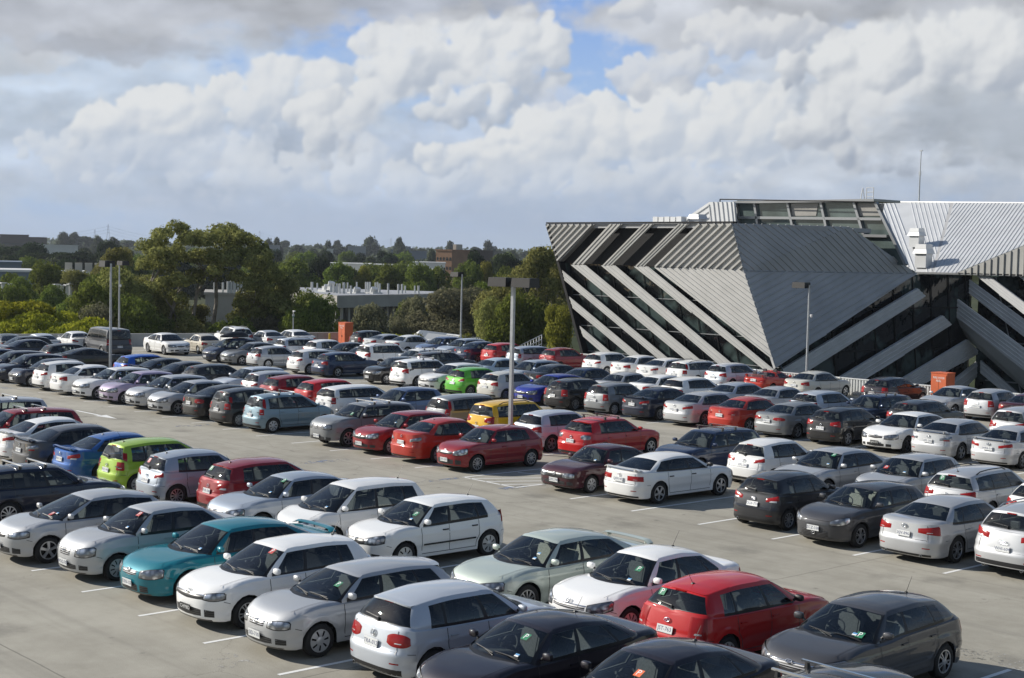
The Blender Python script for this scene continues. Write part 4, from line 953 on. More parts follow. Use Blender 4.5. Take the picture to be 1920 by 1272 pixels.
# ---------------- distant buildings ----------------
simple('far_white', (.62, .62, .60), .6, var=.06, scale=.3); simple('far_cream', (.45, .42, .36), .8); simple('far_brown', (.28, .155, .085), .85, var=.15, scale=.4); simple('far_brown_dark', (.10, .08, .07), .85)
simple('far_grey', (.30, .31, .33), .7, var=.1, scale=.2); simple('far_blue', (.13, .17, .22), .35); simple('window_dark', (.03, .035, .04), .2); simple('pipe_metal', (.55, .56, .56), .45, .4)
def block(name, u0, u1, vt, vb, D, depth, mat, label, rz=0, extra=None, roofm=None):
    """box whose front top edge spans u0..u1 at height v=vt at distance D"""
    a, b_ = atD(u0, vt, D), atD(u1, vt, D); c = (a+b_)/2; w_ = Vector((b_.x-a.x, b_.y-a.y, 0)).length; zt = c.z; zb = min(atD(u0, vb, D).z, land_z(c.x, c.y)+0); h = zt-zb
    ang = math.atan2(b_.y-a.y, b_.x-a.x)+rz
    r = empty(name, (c.x, c.y, zb), ang); mb = MB(); mb.box((0, depth/2, h/2), (w_, depth, h)); mb.build('wall', mat, r)
    mb = MB(); mb.box((0, depth/2, h+.15), (w_+.4, depth+.4, .35)); mb.build('roof', roofm or mat, r)
    if extra: extra(r, w_, h, depth)
    tag(r, label, 'building'); return r
def winrow(n_, zf, hh, fr=.6, mat='window_dark'):
    def f(r, w_, h, d_):
        for zz in zf:
            for k in range(n_):
                mb = MB(); mb.box((-w_/2+w_*(k+.5)/n_, -.02, h*zz), (w_/n_*fr, .1, hh)); mb.build('window', mat, r)
    return f
block('office_block', 0, 54, 441, 470, 900, 20, 'far_brown_dark', 'dark brown flat roofed block on the skyline at the left edge', extra=winrow(1, (.7,), 1.2, .9)); block('office_block', 54, 88, 446, 470, 880, 20, 'far_brown_dark', 'lower dark brown block beside its taller neighbour at left', extra=winrow(1, (.6,), 1.2, .9))
block('warehouse', 70, 146, 461, 478, 560, 40, 'far_white', 'pale low warehouse roof above the dark trees at left', extra=winrow(8, (.45,), 1.0, .7))
block('shed', -10, 40, 494, 512, 300, 20, 'far_blue', 'blue grey shed at the left edge', extra=winrow(1, (.6,), .8, .5))
block('warehouse', -10, 60, 510, 530, 250, 18, 'far_blue', 'bluish warehouse with white roof band at the left edge', roofm='far_white', extra=winrow(3, (.5,), .6, .8))
def acs(r, w_, h, d_):
    for k in range(5):
        mb = MB(); mb.box((-w_*.15+k*1.5, 3, h+1.0), (1.1, 1.6, 1.4)); mb.build('roof_plant', 'far_cream', r)
block('warehouse', 108, 166, 514, 545, 235, 18, 'far_blue', 'bluish warehouse with rooftop cooling units left of the lamp posts', roofm='far_white', extra=acs)
# long white low roofs
for (u0, u1, vt, D, lb) in ((590, 700, 496, 400, 'long white low roof right of the tall eucalypt'), (690, 790, 499, 385, 'white low roof behind the roof flues'), (775, 835, 494, 420, 'white low roof left of the brick block'), (925, 960, 503, 380, 'small white roof right of the brick block'), (745, 815, 508, 340, 'bright white wall between green trees below the brick block')):
    block('warehouse', u0, u1, vt, vt+20, D, 25, 'far_white', lb, extra=winrow(6, (.5,), .8, .7))
def brick(r, w_, h, d_):
    for zz in (.62, .82):
        for k in range(5):
            mb = MB(); mb.box((-w_/2+w_*(k+.5)/5, -.02, h*zz), (w_/5*.45, .1, 1.0)); mb.build('window', 'window_dark', r)
    mb = MB(); mb.box((-w_*.05, d_/2, h+1.1), (w_*.2, 4, 2.0)); mb.build('roof_plant', 'far_cream', r)
a, b_ = atD(848, 472, 470), atD(923, 474, 500); 
block('brick_block', 815, 850, 470, 510, 470, 18, 'far_brown', 'brown brick block with cream roof plant above the trees', rz=-.55, extra=brick)
block('brick_block', 852, 924, 471, 510, 478, 16, 'far_brown_dark', 'right face of the brown brick block, shade put into its darker brown', extra=winrow(6, (.7, .45), 1.0, .5))  # face turned from the sun; its shade is painted as a darker brown
block('office_block', 652, 686, 463, 490, 850, 20, 'far_grey', 'pale grey office block with upright slots on the skyline', extra=winrow(9, (.6,), 4.5, .3)); block('office_block', 733, 800, 471, 490, 900, 20, 'far_blue', 'low blue glass office on the skyline', extra=winrow(3, (.5,), 1.0, .9)); block('office_block', 736, 770, 463, 480, 1000, 14, 'far_blue', 'taller blue block behind the blue glass office', extra=winrow(1, (.7,), 1.0, .9)); block('house', 505, 525, 461, 480, 800, 10, 'far_grey', 'small grey house right of the tall eucalypt', extra=winrow(2, (.6,), 1.2, .4)); block('house', 609, 625, 468, 480, 700, 10, 'far_white', 'small white house on the far slope', extra=winrow(2, (.6,), 1.2, .4))
# concrete building with flues
simple('raw_concrete', (.34, .325, .295), .85, var=.14, scale=.35, bump=.1)
r0 = atD(632, 555, 188); root = empty('concrete_building', (r0.x, r0.y, -6)); O_ = Vector((r0.x, r0.y, -6))
zt = r0.z; zl = atD(632, 578, 188).z
La, Ra = atD(527, 545, 215), atD(812, 561, 205); La.z = zt; Ra.z = zt
BL, BR = La+Vector((fh.x, fh.y, 0))*14, Ra+Vector((fh.x, fh.y, 0))*14
C_ = Vector((r0.x, r0.y, zt)); pts = [La, C_, Ra, BR, BL]
mb = MB(); mb.v, mb.f, mb.m = [], [], []
mb.prism([p-O_ for p in pts], (0, 0, -(zt-zl))); mb.build('parapet_band', 'raw_concrete', root); mb = MB(); mb.prism([p-O_+Vector((0, 0, .02)) for p in [q_+(sum(pts, Vector())/5-q_).normalized()*.5 for q_ in pts]], (0, 0, .02)); mb.build('roof', 'painted_grey', root)
cen = sum(pts, Vector())/5
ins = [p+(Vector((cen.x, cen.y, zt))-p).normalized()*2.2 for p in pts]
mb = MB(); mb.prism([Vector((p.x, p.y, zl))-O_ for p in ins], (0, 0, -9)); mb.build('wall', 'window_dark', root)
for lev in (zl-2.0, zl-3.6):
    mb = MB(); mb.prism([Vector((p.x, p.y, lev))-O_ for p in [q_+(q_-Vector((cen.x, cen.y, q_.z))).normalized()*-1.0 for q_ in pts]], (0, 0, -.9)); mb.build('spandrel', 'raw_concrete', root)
for k in range(14):
    for (a, b_) in ((La, C_), (C_, Ra)):
        p = a.lerp(b_, (k+.5)/14)+(cen-a.lerp(b_, (k+.5)/14)).normalized()*1.4; mb = MB(); mb.box((p.x-O_.x, p.y-O_.y, zl-2.2+6), (.3, .3, 4.4)); mb.build('column', 'raw_concrete', root)
rr = random.Random(9)
for (u, vt, D, w_) in [(533, 530, 214, 5), (538, 530, 214, 4), (549, 529, 212, 4), (556, 529, 212, 4), (585, 529, 212, 5), (595, 531, 212, 3), (626, 532, 200, 4), (632, 532, 200, 4), (637, 532, 198, 4), (645, 530, 198, 5), (652, 530, 206, 3), (658, 536, 196, 4), (669, 529, 204, 3), (686, 529, 206, 3), (690, 529, 202, 4), (694, 529, 206, 3), (704, 530, 206, 3), (708, 529, 204, 3), (712, 532, 206, 4), (728, 532, 198, 4), (747, 533, 202, 4), (754, 533, 204, 4), (760, 536, 206, 3), (778, 536, 206, 3), (785, 536, 204, 4), (403, 530, 200, 5), (418, 530, 202, 4), (428, 528, 200, 6), (434, 526, 200, 5), (440, 526, 200, 6), (447, 525, 200, 5), (453, 524, 200, 5)]:
    t_ = atD(u, vt, D); mb = MB(); mb.tube((t_.x-O_.x, t_.y-O_.y, zt+5.8), (t_.x-O_.x, t_.y-O_.y, t_.z+6), w_*D/CF/2, n=8); mb.build('flue', 'pipe_metal', root)
for (u, v, D) in ((620, 540, 205), (612, 546, 205), (668, 551, 200), (700, 551, 200)):
    t_ = atD(u, v, D); mb = MB(); mb.box((t_.x-O_.x, t_.y-O_.y, (t_.z+zt)/2+6), (2.0, 1.6, t_.z-zt+.4)); mb.tube((t_.x-O_.x, t_.y-O_.y, t_.z+6), (t_.x-O_.x+.3, t_.y-O_.y, t_.z+6.8), .5, n=8); mb.build('roof_plant', 'pipe_metal', root)
tag(root, 'low concrete building with many upright roof flues beyond the trees', 'building')
block('concrete_annex', 385, 455, 553, 600, 205, 14, 'raw_concrete', 'plain concrete wall seen through the tall eucalypt', extra=winrow(4, (.3,), 1.2, .6))
root = None
for k, (u, vt, vb, D) in enumerate([(6, 531, 560, 200), (20, 533, 560, 200), (106, 534, 560, 195), (116, 536, 560, 195), (127, 535, 560, 195), (133, 533, 575, 190)]):
    t_ = atD(u, vt, D); mb = MB(); z0 = land_z(t_.x, t_.y); mb.tube((0, 0, 0), (0, 0, t_.z-z0), .28, n=8); mb.box((0, 0, t_.z-z0), (.8, .8, .15)); o = mb.build('column', 'far_white', smooth=True, auto=40); o.location = (t_.x, t_.y, z0)
    tag(o, 'white column among the green trees at the left edge' if k < 2 else 'white column among the green trees left of the lamp posts', 'column', 'white columns at the left edge' if k < 2 else 'white columns left of the lamp posts')
# tent-like low roof and walkway railing
a, b_, c_, d_ = atD(773, 641, 128), atD(788, 619, 134), atD(880, 630, 140), atD(905, 645, 134)
root = empty('tent_roof', (a.x, a.y, -6)); O_ = Vector((a.x, a.y, -6)); mb = MB()
e_ = atD(757, 640, 134)
mb.prism([p-O_ for p in (a, b_, c_, d_)], (0, 0, -.12)); mb.prism([p-O_ for p in (a, e_, b_)], (0, 0, -.12)); mb.build('roof', 'far_white', root)
mb = MB()
for p in (a, e_, d_, c_): mb.tube(p-O_, Vector((p.x-O_.x, p.y-O_.y, 0)), .1, n=6)
mb.build('post', 'far_white', root); tag(root, 'white tent shaped low roof just beyond the wall', 'canopy')
def railing(p, q_, label, n_=14):
    root = empty('walkway_railing', (p.x, p.y, -6)); O_ = Vector((p.x, p.y, -6)); mb = MB()
    for dz in (0, -.4, -.8): mb.tube(p-O_+Vector((0, 0, dz)), q_-O_+Vector((0, 0, dz)), .035, n=6)
    for k in range(n_+1): c = p.lerp(q_, k/n_)-O_; mb.tube(c+Vector((0, 0, 0)), c+Vector((0, 0, -1.1)), .03, n=5)
    mb.build('rail', 'pipe_metal', root, smooth=True); mb = MB(); c0, c1_ = p-O_, q_-O_; mb.prism([c0+Vector((0, 0, -1.1)), c1_+Vector((0, 0, -1.1)), c1_+Vector((0, 1.5, -1.1)), c0+Vector((0, 1.5, -1.1))], (0, 0, -.25)); mb.build('deck', 'raw_concrete', root)
    tag(root, label, 'railing')
railing(atD(838, 627, 136), atD(900, 634, 134), 'light railing behind the lamp post at the tent roof'); railing(atD(968, 652, 122), atD(1016, 628, 130), 'light railing rising among the eucalypt stems', 9)
# pylons and wires
def pylon(u, vt, D, label):
    t_ = atD(u, vt, D); z0 = land_z(t_.x, t_.y)-3; h = t_.z-z0; root = empty('pylon', (t_.x, t_.y, z0), CYAW+.3); mb = MB(); w_ = h*.085
    for sx in (-1, 1):
        for sy in (-1, 1): mb.tube((sx*w_, sy*w_, 0), (sx*w_*.12, sy*w_*.12, h), .22, n=4)
    for k in range(9):
        z0_, z1_ = h*k/9, h*(k+1)/9; f0, f1 = 1-.88*k/9, 1-.88*(k+1)/9
        for s in (-1, 1): mb.tube((-s*w_*f0, w_*f0, z0_), (s*w_*f1, w_*f1, z1_), .14, n=3); mb.tube((-s*w_*f0, -w_*f0, z0_), (s*w_*f1, -w_*f1, z1_), .14, n=3)
    mb.build('lattice_mast', 'galvanised', root)
    for z in (.68, .80, .92): mb = MB(); mb.tube((-h*.13, 0, h*z), (h*.13, 0, h*z), .35, .35, 4); mb.build('crossarm', 'galvanised', root)
    tag(root, label, 'pylon', 'power pylons on the horizon'); return [root.location+Vector((0, 0, h*z)) for z in (.68, .80, .92)]
PY = [pylon(178, 430, 2600, 'shorter pylon left of the twin lamp posts'), pylon(203, 421, 2300, 'taller pylon directly above the twin lamp posts'), pylon(487, 433, 2700, 'pylon right above the tall eucalypt'), pylon(733, 447, 3000, 'faint pylon beside the blue office')]
PYc = [[atD(-200, 428, 2500)+Vector((0, 0, dz)) for dz in (-12, -6, 0)]]+[PY[1], PY[2], PY[3]]
for k, (A_, B_) in enumerate(zip(PYc, PYc[1:])):
    mb = MB()
    for a, b_ in zip(A_, B_):
        pts = [a.lerp(b_, t/10)-Vector((0, 0, 18*(1-(t/5-1)**2))) for t in range(11)]
        for p, q_ in zip(pts, pts[1:]): mb.tube(p, q_, .13, n=3, cap=False)
    o = mb.build('power_line', 'galvanised'); tag(o, ('wires running in from the left edge to the taller pylon', 'wires between the taller pylon and the one above the eucalypt', 'wires running from the eucalypt pylon to the faint pylon')[k], 'power lines')

# ---------------- air ----------------
m, nt, out = nm('air'); pv = nt.nodes.new('ShaderNodeVolumePrincipled'); pv.inputs['Color'].default_value = (.78, .86, 1, 1); pv.inputs['Density'].default_value = .00010; pv.inputs['Anisotropy'].default_value = .3
nt.links.new(pv.outputs[0], out.inputs['Volume'])
mb = MB(); hc = Vector((CX0+fh.x*1500, CY0+fh.y*1500, 0)); mb.box((hc.x, hc.y, 28), (4200, 4200, 76)); o = mb.build('haze', 'air'); o.rotation_euler = (0, 0, 0); tag(o, 'thin blue air over the suburb', 'haze', kind='stuff')
# ---------------- cars ----------------
def interp(pts, x):
    """smooth monotone-ish interpolation through (x, y) points"""
    pts = sorted(pts)
    if x <= pts[0][0]: return pts[0][1]
    if x >= pts[-1][0]: return pts[-1][1]
    n = len(pts)
    for i in range(n-1):
        if x <= pts[i+1][0]: break
    def d(i): return (pts[i+1][1]-pts[i][1])/(pts[i+1][0]-pts[i][0])
    def sl(i):
        if i == 0: return d(0)
        if i == n-1: return d(n-2)
        a, b = d(i-1), d(i)
        return 0 if a*b <= 0 else 2*a*b/(a+b)
    h = pts[i+1][0]-pts[i][0]; t = (x-pts[i][0])/h
    m0, m1 = sl(i)*h, sl(i+1)*h
    return (2*t**3-3*t*t+1)*pts[i][1]+(t**3-2*t*t+t)*m0+(-2*t**3+3*t*t)*pts[i+1][1]+(t**3-t*t)*m1
BASE = dict(L=4.2, W=1.76, H=1.48, wb=2.6, fo=.88, zn=.70, zh=.84, zc=.96, zb=.97, zt=1.0, xc=1.02, xrf=.20, xrr=-1.55, xbb=-1.88,
    xC=-1.62, xRC=-1.45, lean=.10, wr=.31, wB=.80, wR=.57, kind='hatch', bsx=-.12, b2x=-1.05, qx=None, af=.72, ar=.5, n_f=2.7, n_r=3.2,
    hl=(.42, .95, .13, .16), tl=(.42, .95, .20, .24), tl_z=None, rim='spoke5', grille='slats', rail=None, spoiler=0, dz=0,
    step=.05, zdk=None, lens='red', ride=.2, pillar_lamp=0, badge='ring', hl_up=.02, tint_r=0, tlz=.80, tlh=.16, tlw=(.40,.86), exh=0)
class Shape:
    def __init__(s, p):
        s.p = p; L = p['L']; s.xf = L/2; s.xr = -L/2; s.xaf = s.xf-p['fo']; s.xar = s.xaf-p['wb']; s.w = p['W']/2; s.R = p['wr']+.055
        sed = p['kind'] == 'sedan'
        s.sed = sed
        xf, xr = s.xf, s.xr
        # centre line of bonnet, belt and boot (without roof)
        s.deck = [(xf-.02, p['zn']), (xf-.16, p['zn']+.055), (xf-.42, p['zh']), (p['xc'], p['zc']), (p['xc']-.45, p['zc']+.0), (p['bsx'], p['zb']), (p['xC']+.15, p['zb']+.03)]
        if sed:
            s.deck += [(p['xbb'], p['zt']+.03), (xr+.12, p['zt']+.02), (xr, p['zt'])]
        else:
            s.deck += [(p['xbb'], p['zt']), (xr, p['zt']-.01)]
        s.drop = .055
        s.top = [(p['xRF'] if 'xRF' in p else p['xrf'], p['H']-.05), (p['xrf']-.35, p['H']-.012), ((p['xrf']+p['xrr'])/2, p['H']), (p['xrr']+.35, p['H']-(.05 if not sed else .035)), (p['xrr'], p['H']-(.10 if not sed else .09)-p.get('rdrop', 0))]
    def E(s, x): return interp(s.deck, x)-s.drop
    def dfront(s, z):
        zn = s.p['zn']
        if z > .50: return .075*((z-.50)/max(.1, zn-.50))**3
        return .028*((.50-z)/.25)**2+(.05*((.27-z)/.07)**2 if z < .27 else 0)
    def drear(s, z):
        st = s.p['step']
        if z < .5: return .025*((.5-z)/.25)**2+(.05*((.29-z)/.09)**2 if z < .29 else 0)
        if z < .60: return 0
        if z < .64: return st*(z-.60)/.04
        if s.sed: return st+.05*((z-.64)/.4)
        return st+s.p.get('hl_lean', .10)*((z-.64)/.4)**1.3
    def wz(s, z):
        t = (z-.2)/(.95-.2)
        return interp([(0, .95), (.14, .972), (.34, .985), (.5, 1.0), (.72, .99), (.9, .965), (1.1, .93)], t)
    def outl(s, x0, yf, z):
        """point of the lower body at reference station (x0, yf) and height z"""
        p = s.p; w = s.w
        x = x0
        xfs = s.xaf+s.R+.02
        if x0 > xfs: x = x0-s.dfront(z)*min(1, ((x0-xfs)/(s.xf-xfs)))
        xrs = s.xar-s.R-.02
        if x0 < xrs: x = x0+s.drear(z)*min(1, ((xrs-x0)/(xrs-s.xr)))
        taper = 1-.035*(x0/(s.p['L']/2))**2*(1 if x0 > 0 else .8)
        y = yf*w*taper*(s.wz(z) if yf > .3 else 1-(1-s.wz(z))*yf/.3)
        if yf > .8 and z > .3: y += (.010*math.exp(-((z-.76)/.028)**2)-.014*math.exp(-((z-.42)/.07)**2))*min(1, (yf-.8)/.1)
        # wheel-arch flare
        for xa in (s.xaf, s.xar):
            d = math.hypot(x0-xa, (z-p['wr']))
            if yf > .9: y += .016*math.exp(-((d-s.R-.03)/.07)**2)
        return Vector((x, y, z))
    def yf(s, x0):
        p = s.p
        a, n = p['af'], p['n_f']
        if x0 > s.xf-a: return max(0, 1-((x0-(s.xf-a))/a)**n)**(1/n)
        a, n = p['ar'], p['n_r']
        if x0 < s.xr+a: return max(0, 1-(((s.xr+a)-x0)/a)**n)**(1/n)
        return 1.0
    def xof(s, yf, front=True):
        p = s.p
        if front: return s.xf-p['af']+p['af']*(1-yf**p['n_f'])**(1/p['n_f'])
        return s.xr+p['ar']-p['ar']*(1-yf**p['n_r'])**(1/p['n_r'])
    def prep(s):
        # outline polyline for patches, distance q from front centre / rear centre
        def mk(front):
            L = []; 
            for i in range(0, 40):
                yf = i/40*.95; L.append((s.xof(yf, front), yf))
            x1 = L[-1][0]; x2 = .9 if front else -.9
            for i in range(40): x = x1+(x2-x1)*i/39; L.append((x, s.yf(x)))
            q = [0.0]
            for i in range(1, len(L)):
                a = s.outl(*L[i-1], .6); b = s.outl(*L[i], .6); q.append(q[-1]+math.hypot(a.x-b.x, a.y-b.y))
            return L, q
        s.pf, s.pr = mk(True), mk(False)
    def at(s, q, z, off, front=True):
        L, Q = s.pf if front else s.pr
        def st(qq):
            for i in range(1, len(Q)):
                if qq <= Q[i]: break
            t = (qq-Q[i-1])/(Q[i]-Q[i-1]); return (L[i-1][0]+(L[i][0]-L[i-1][0])*t, L[i-1][1]+(L[i][1]-L[i-1][1])*t)
        sg = 1
        if q < 0: q = -q; sg = -1
        a = st(q); P = s.outl(*a, z); P2 = s.outl(*st(q+.02), z); P3 = s.outl(*a, z+.02)
        n = (P2-P).cross(P3-P)
        if not front: n = -n
        n = -n.normalized() if n.normalized().dot(P-Vector((0, 0, z))) < 0 else n.normalized()
        P = P+n*off
        return Vector((P.x, P.y*sg, P.z))

def patch(mb, s, q0, q1, zlo, zhi, off=.008, front=True, nq=8, nz=4, side=1, mi=0):
    """raised panel on the body between q0..q1, zlo(t)..zhi(t)"""
    vs = []; fs = []
    for i in range(nq+1):
        t = i/nq; q = q0+(q1-q0)*t; a = zlo(t) if callable(zlo) else zlo; b = zhi(t) if callable(zhi) else zhi
        col = []
        for j in range(nz+1):
            u = j/nz; z = a+(b-a)*u
            o = off
            if i in (0, nq) or j in (0, nz): o = .0005
            col.append(s.at(q, z, o, front))
        vs += col
    if side < 0: vs = [Vector((v.x, -v.y, v.z)) for v in vs]
    for i in range(nq):
        for j in range(nz):
            k = i*(nz+1)+j; fs.append((k, k+nz+1, k+nz+2, k+1))
    mb.add(vs, fs, mi)

def wheel_meshes(r, w, style):
    tb = MB()
    rr = r*.66
    tb.lathe([(rr, -w*.42), (rr+.01, -w*.5), (r*.86, -w*.52), (r*.97, -w*.44), (r, -w*.3), (r, w*.3), (r*.97, w*.44), (r*.86, w*.52), (rr+.01, w*.5), (rr, w*.42)], (0,0,0), 28)
    rb = MB()
    rb.lathe([(rr+.004, -w*.44), (rr+.012, w*.47), (rr-.012, w*.45), (rr-.02, w*.2), (.0, w*.15)], (0,0,0), 28, 1 if style != 'cap' else 1)
    n = {'spoke5': 5, 'spoke7': 7, 'spoke10': 10, 'cap': 7, 'cap9': 9, 'steel': 5, 'twin': 10}[style]
    rb.lathe([(rr+.012, w*.44), (rr+.012, w*.47), (rr-.016, w*.475), (rr-.02, w*.42)], (0,0,0), 28, 0)
    if style in ('cap', 'cap9'):
        for i in range(n):
            a0 = 2*math.pi*i/n; h = 2*math.pi/n*.72
            pts = []
            for (r1, d) in ((.045, .50), (rr*.55, .52), (rr-.01, .44)):
                for t in (-.5, 0, .5): 
                    a = a0+h*t*(1 if r1 < .1 else .95+.12*(r1 > rr*.8)); pts.append((r1*math.cos(a), w*d, r1*math.sin(a)))
            rb.add(pts, [(0,1,4,3),(1,2,5,4),(3,4,7,6),(4,5,8,7)], 0)
        rb.lathe([(rr*.42, w*.47), (rr*.3, w*.53), (.001, w*.56)], (0,0,0), 16, 0)
    else:
        for i in range(n):
            a = 2*math.pi*i/n + (0 if style != 'twin' else (.16 if i % 2 else -.16)*1)
            if style == 'twin': a = 2*math.pi*(i//2)/5+(.2 if i % 2 else -.2)
            u = Vector((math.cos(a), 0, math.sin(a))); v = Vector((-math.sin(a), 0, math.cos(a))); y = Vector((0, 1, 0))
            sw = {5: .045, 7: .032, 10: .02}[n]*(1 if style != 'twin' else .8)
            prof = [(.02, sw*.9, .50), (rr*.5, sw*.75, .48), (rr*.97, sw*1.0, .40)]
            vs = []
            for (d, hw, hy) in prof:
                vs += [u*d+v*hw+y*w*(hy-.12), u*d+v*hw*.8+y*w*hy, u*d-v*hw*.8+y*w*hy, u*d-v*hw+y*w*(hy-.12)]
            fs = []
            for k in (0, 4): fs += [(k, k+1, k+5, k+4), (k+1, k+2, k+6, k+5), (k+2, k+3, k+7, k+6)]
            rb.add(vs, fs, 0)
        rb.lathe([(.062, w*.42), (.055, w*.52), (.001, w*.54)], (0,0,0), 14, 0)
    return tb, rb

WHEELCACHE = {}
def get_wheel(r, style):
    k = (round(r, 3), style)
    if k not in WHEELCACHE:
        tb, rb = wheel_meshes(r, .205, style)
        t = tb.build('wheel', 'tyre_rubber', smooth=True, auto=50)
        o = rb.build('rim', [{'cap': 'hubcap', 'cap9': 'hubcap', 'steel': 'dark_alloy'}.get(style, 'alloy'), 'underbody'], smooth=True, auto=35)
        WHEELCACHE[k] = (t.data, o.data); bpy.data.objects.remove(t); bpy.data.objects.remove(o)
    return WHEELCACHE[k]

def cabin_seat(mb, x, y, z, wide=.48, mi=0, back=.62):
    rt = Matrix.Rotation(R_(-14), 3, 'Y')
    def soft(c, d, rot=None):
        # box with chamfered edges
        for k, (a, b) in enumerate(((1, .82), (.9, 1))):
            mb.box(c, (d[0]*a, d[1]*b, d[2]*(1 if k == 0 else .88)), mi, rot)
    soft((x, y, z), (.50, wide, .16))
    soft((x-.28, y, z+back/2), (.15, wide*.95, back), rt)
    if wide < .7: soft((x-.40, y, z+back+.09), (.09, .25, .18), rt)
    else:
        for dy in (-.38, .38): soft((x-.40, y+dy, z+back+.08), (.08, .24, .15), rt)

def build_car(P, name='car'):
    """returns an Empty with the parts of one car; origin on the ground, +x forward"""
    p = dict(BASE); p.update(P); p['zn'] += .055; p['zh'] += .035
    if 'gz' in p and p['gz'][0] > .5: p['gz'] = (p['gz'][0]+.035, p['gz'][1]+.055)
    s = Shape(p); s.prep()
    root = empty(name)
    w, R, wr = s.w, s.R, p['wr']
    dk = s.sed
    # --- stations ---
    ST = []   # (x0, yf, role)
    for yf in (0, .18, .36, .52, .66, .78, .88): ST.append((s.xof(yf), yf))
    xs = set()
    def near(x): return any(abs(x-k) < .035 for k in xs)
    arch = []
    for xa in (s.xaf, s.xar):
        for a in (0, 14, 30, 48, 68, 90, 112, 132, 150, 166, 180): arch.append(xa+R*math.cos(R_(a)))
    must = arch[:]
    xA = p['xc']-p.get('apb', .40); xC = p['xC']; q2 = p['b2x']
    wins = [xA-.055, p['bsx']+.045, p['bsx']-.045, q2+.03, q2-.03]
    if p['qx']: wins.append(p['qx'])
    wins += [xC]
    # window stations live on the side; arch stations too
    x_last = ST[-1][0]; x_rear = s.xof(.88, False)
    allx = sorted(set([round(x, 4) for x in must if x_rear+.01 < x < x_last-.01]+[round(xA, 4)]+[round(x, 4) for x in wins]), reverse=True)
    # remove arch stations too close to window stations
    keep = []
    fixed = set([round(xA, 4)]+[round(x, 4) for x in wins])
    edge = set([round(xa+R*c, 4) for xa in (s.xaf, s.xar) for c in (1, -1)])
    for x in allx:
        if x not in fixed and x not in edge and any(abs(x-k) < .018 for k in fixed): continue
        keep.append(x)
    full = [keep[0]]
    # fill gaps
    src = [x_last]+keep+[x_rear]
    outx = []
    for a, b in zip(src, src[1:]):
        n = max(1, int(math.ceil((a-b)/.14)))
        for k in range(1, n+1): outx.append(a+(b-a)*k/n)
    outx = outx[:-1]
    for x in outx: ST.append((x, s.yf(x)))
    for yf in (.88, .78, .66, .52, .36, .18, 0): ST.append((s.xof(yf, False), yf))
    n = len(ST)
    def idx(x): return min(range(n), key=lambda i: abs(ST[i][0]-x)+(0 if .3 < ST[i][1] else 9))
    iA, iC = idx(xA), idx(xC)
    iW = [idx(x) for x in wins]
    # --- greenhouse rings ---
    zB = lambda x: interp(s.deck, x)
    Bp, Rp = [], []
    K = iA
    fr = [0]*n
    def frac(k, K):   # k = 1.. K from the corner to the centre, returns y fraction
        if k == 1: return .975
        if k == 2: return .925
        return .925*(1-(k-2)/(K-2))
    wB, wR = p['wB'], p['wR']
    nodesT = [(xA, p['xrf']-.10), (p['bsx'], p['bsx']-p['lean']), (xC, p['xRC'])]
    def supf(yf, a, nn): return a*(1-yf**nn)**(1/nn)
    for i in range(n):
        x0, yf = ST[i]
        if i < iA:
            y = frac(iA-i, iA)
            Bp.append(Vector((xA+supf(y, p['xc']-xA, 2.3), wB*y, 0)))
            Rp.append(Vector((p['xrf']-.10+supf(y, .10, 2.2), wR*y, 0)))
        elif i <= iC:
            tt = (xA-x0)/(xA-xC)
            yb = wB*(1-.03*(2*tt-1)**2*1) if True else wB
            yr = wR*(1-.05*(2*tt-1)**2)
            xt = nodesT[0][1]+(nodesT[1][1]-nodesT[0][1])*(xA-x0)/(xA-p['bsx']) if x0 > p['bsx'] else nodesT[1][1]+(nodesT[2][1]-nodesT[1][1])*(p['bsx']-x0)/(p['bsx']-xC)
            Bp.append(Vector((x0, yb, 0))); Rp.append(Vector((xt, yr, 0)))
        else:
            k = i-iC; y = frac(k, n-1-iC)
            Bp.append(Vector((xC-supf(y, xC-p['xbb'], 2.6), wB*.97*y, 0)))
            Rp.append(Vector((p['xRC']-supf(y, p['xRC']-p['xrr'], 2.6), wR*.95*y, 0)))
    for i in range(n):
        Bp[i].z = zB(Bp[i].x)+(.012 if not dk or i < iC else 0)
    def ztop(x, y): return interp(s.top, x)-.055*(abs(y)/wR)**2.2
    for i in range(n): Rp[i].z = ztop(Rp[i].x, Rp[i].y)
    # --- rings ---
    rings = []; kinds = []
    zb = []
    for i in range(n):
        x0, yf = ST[i]; z = p['ride']+(.02 if abs(x0) < 1.0 else .0)
        for xa in (s.xaf, s.xar):
            d = abs(x0-xa)
            if d < R-1e-3: z = max(z, wr+math.sqrt(max(0, R*R-d*d)))
            elif d < R+1e-3: z = max(z, p['ride']+.02)
        zb.append(z)
    NL = 19
    low = []
    for j in range(NL+1):
        g = j/NL; g = g
        ring = []
        for i in range(n):
            x0, yf = ST[i]; zt = s.E(x0); z = zb[i]+(zt-zb[i])*g
            ring.append(s.outl(x0, yf, z))
        low.append(ring)
    # bottom returns
    r1 = [Vector((v.x*.98 if abs(v.x) > s.xaf else v.x, max(0, v.y-.24 if v.y > .24 else 0), v.z+.01)) for v in low[0]]
    r0 = [Vector((v.x, v.y, p['ride']+.01)) for v in r1]
    rC = [Vector((v.x, 0, p['ride']+.01)) for v in r1]
    rings = [rC, r0, r1]+low; kinds = ['u', 'u', 'u']+['L']*NL
    NT = 7; T = low[-1]
    shoulders = []
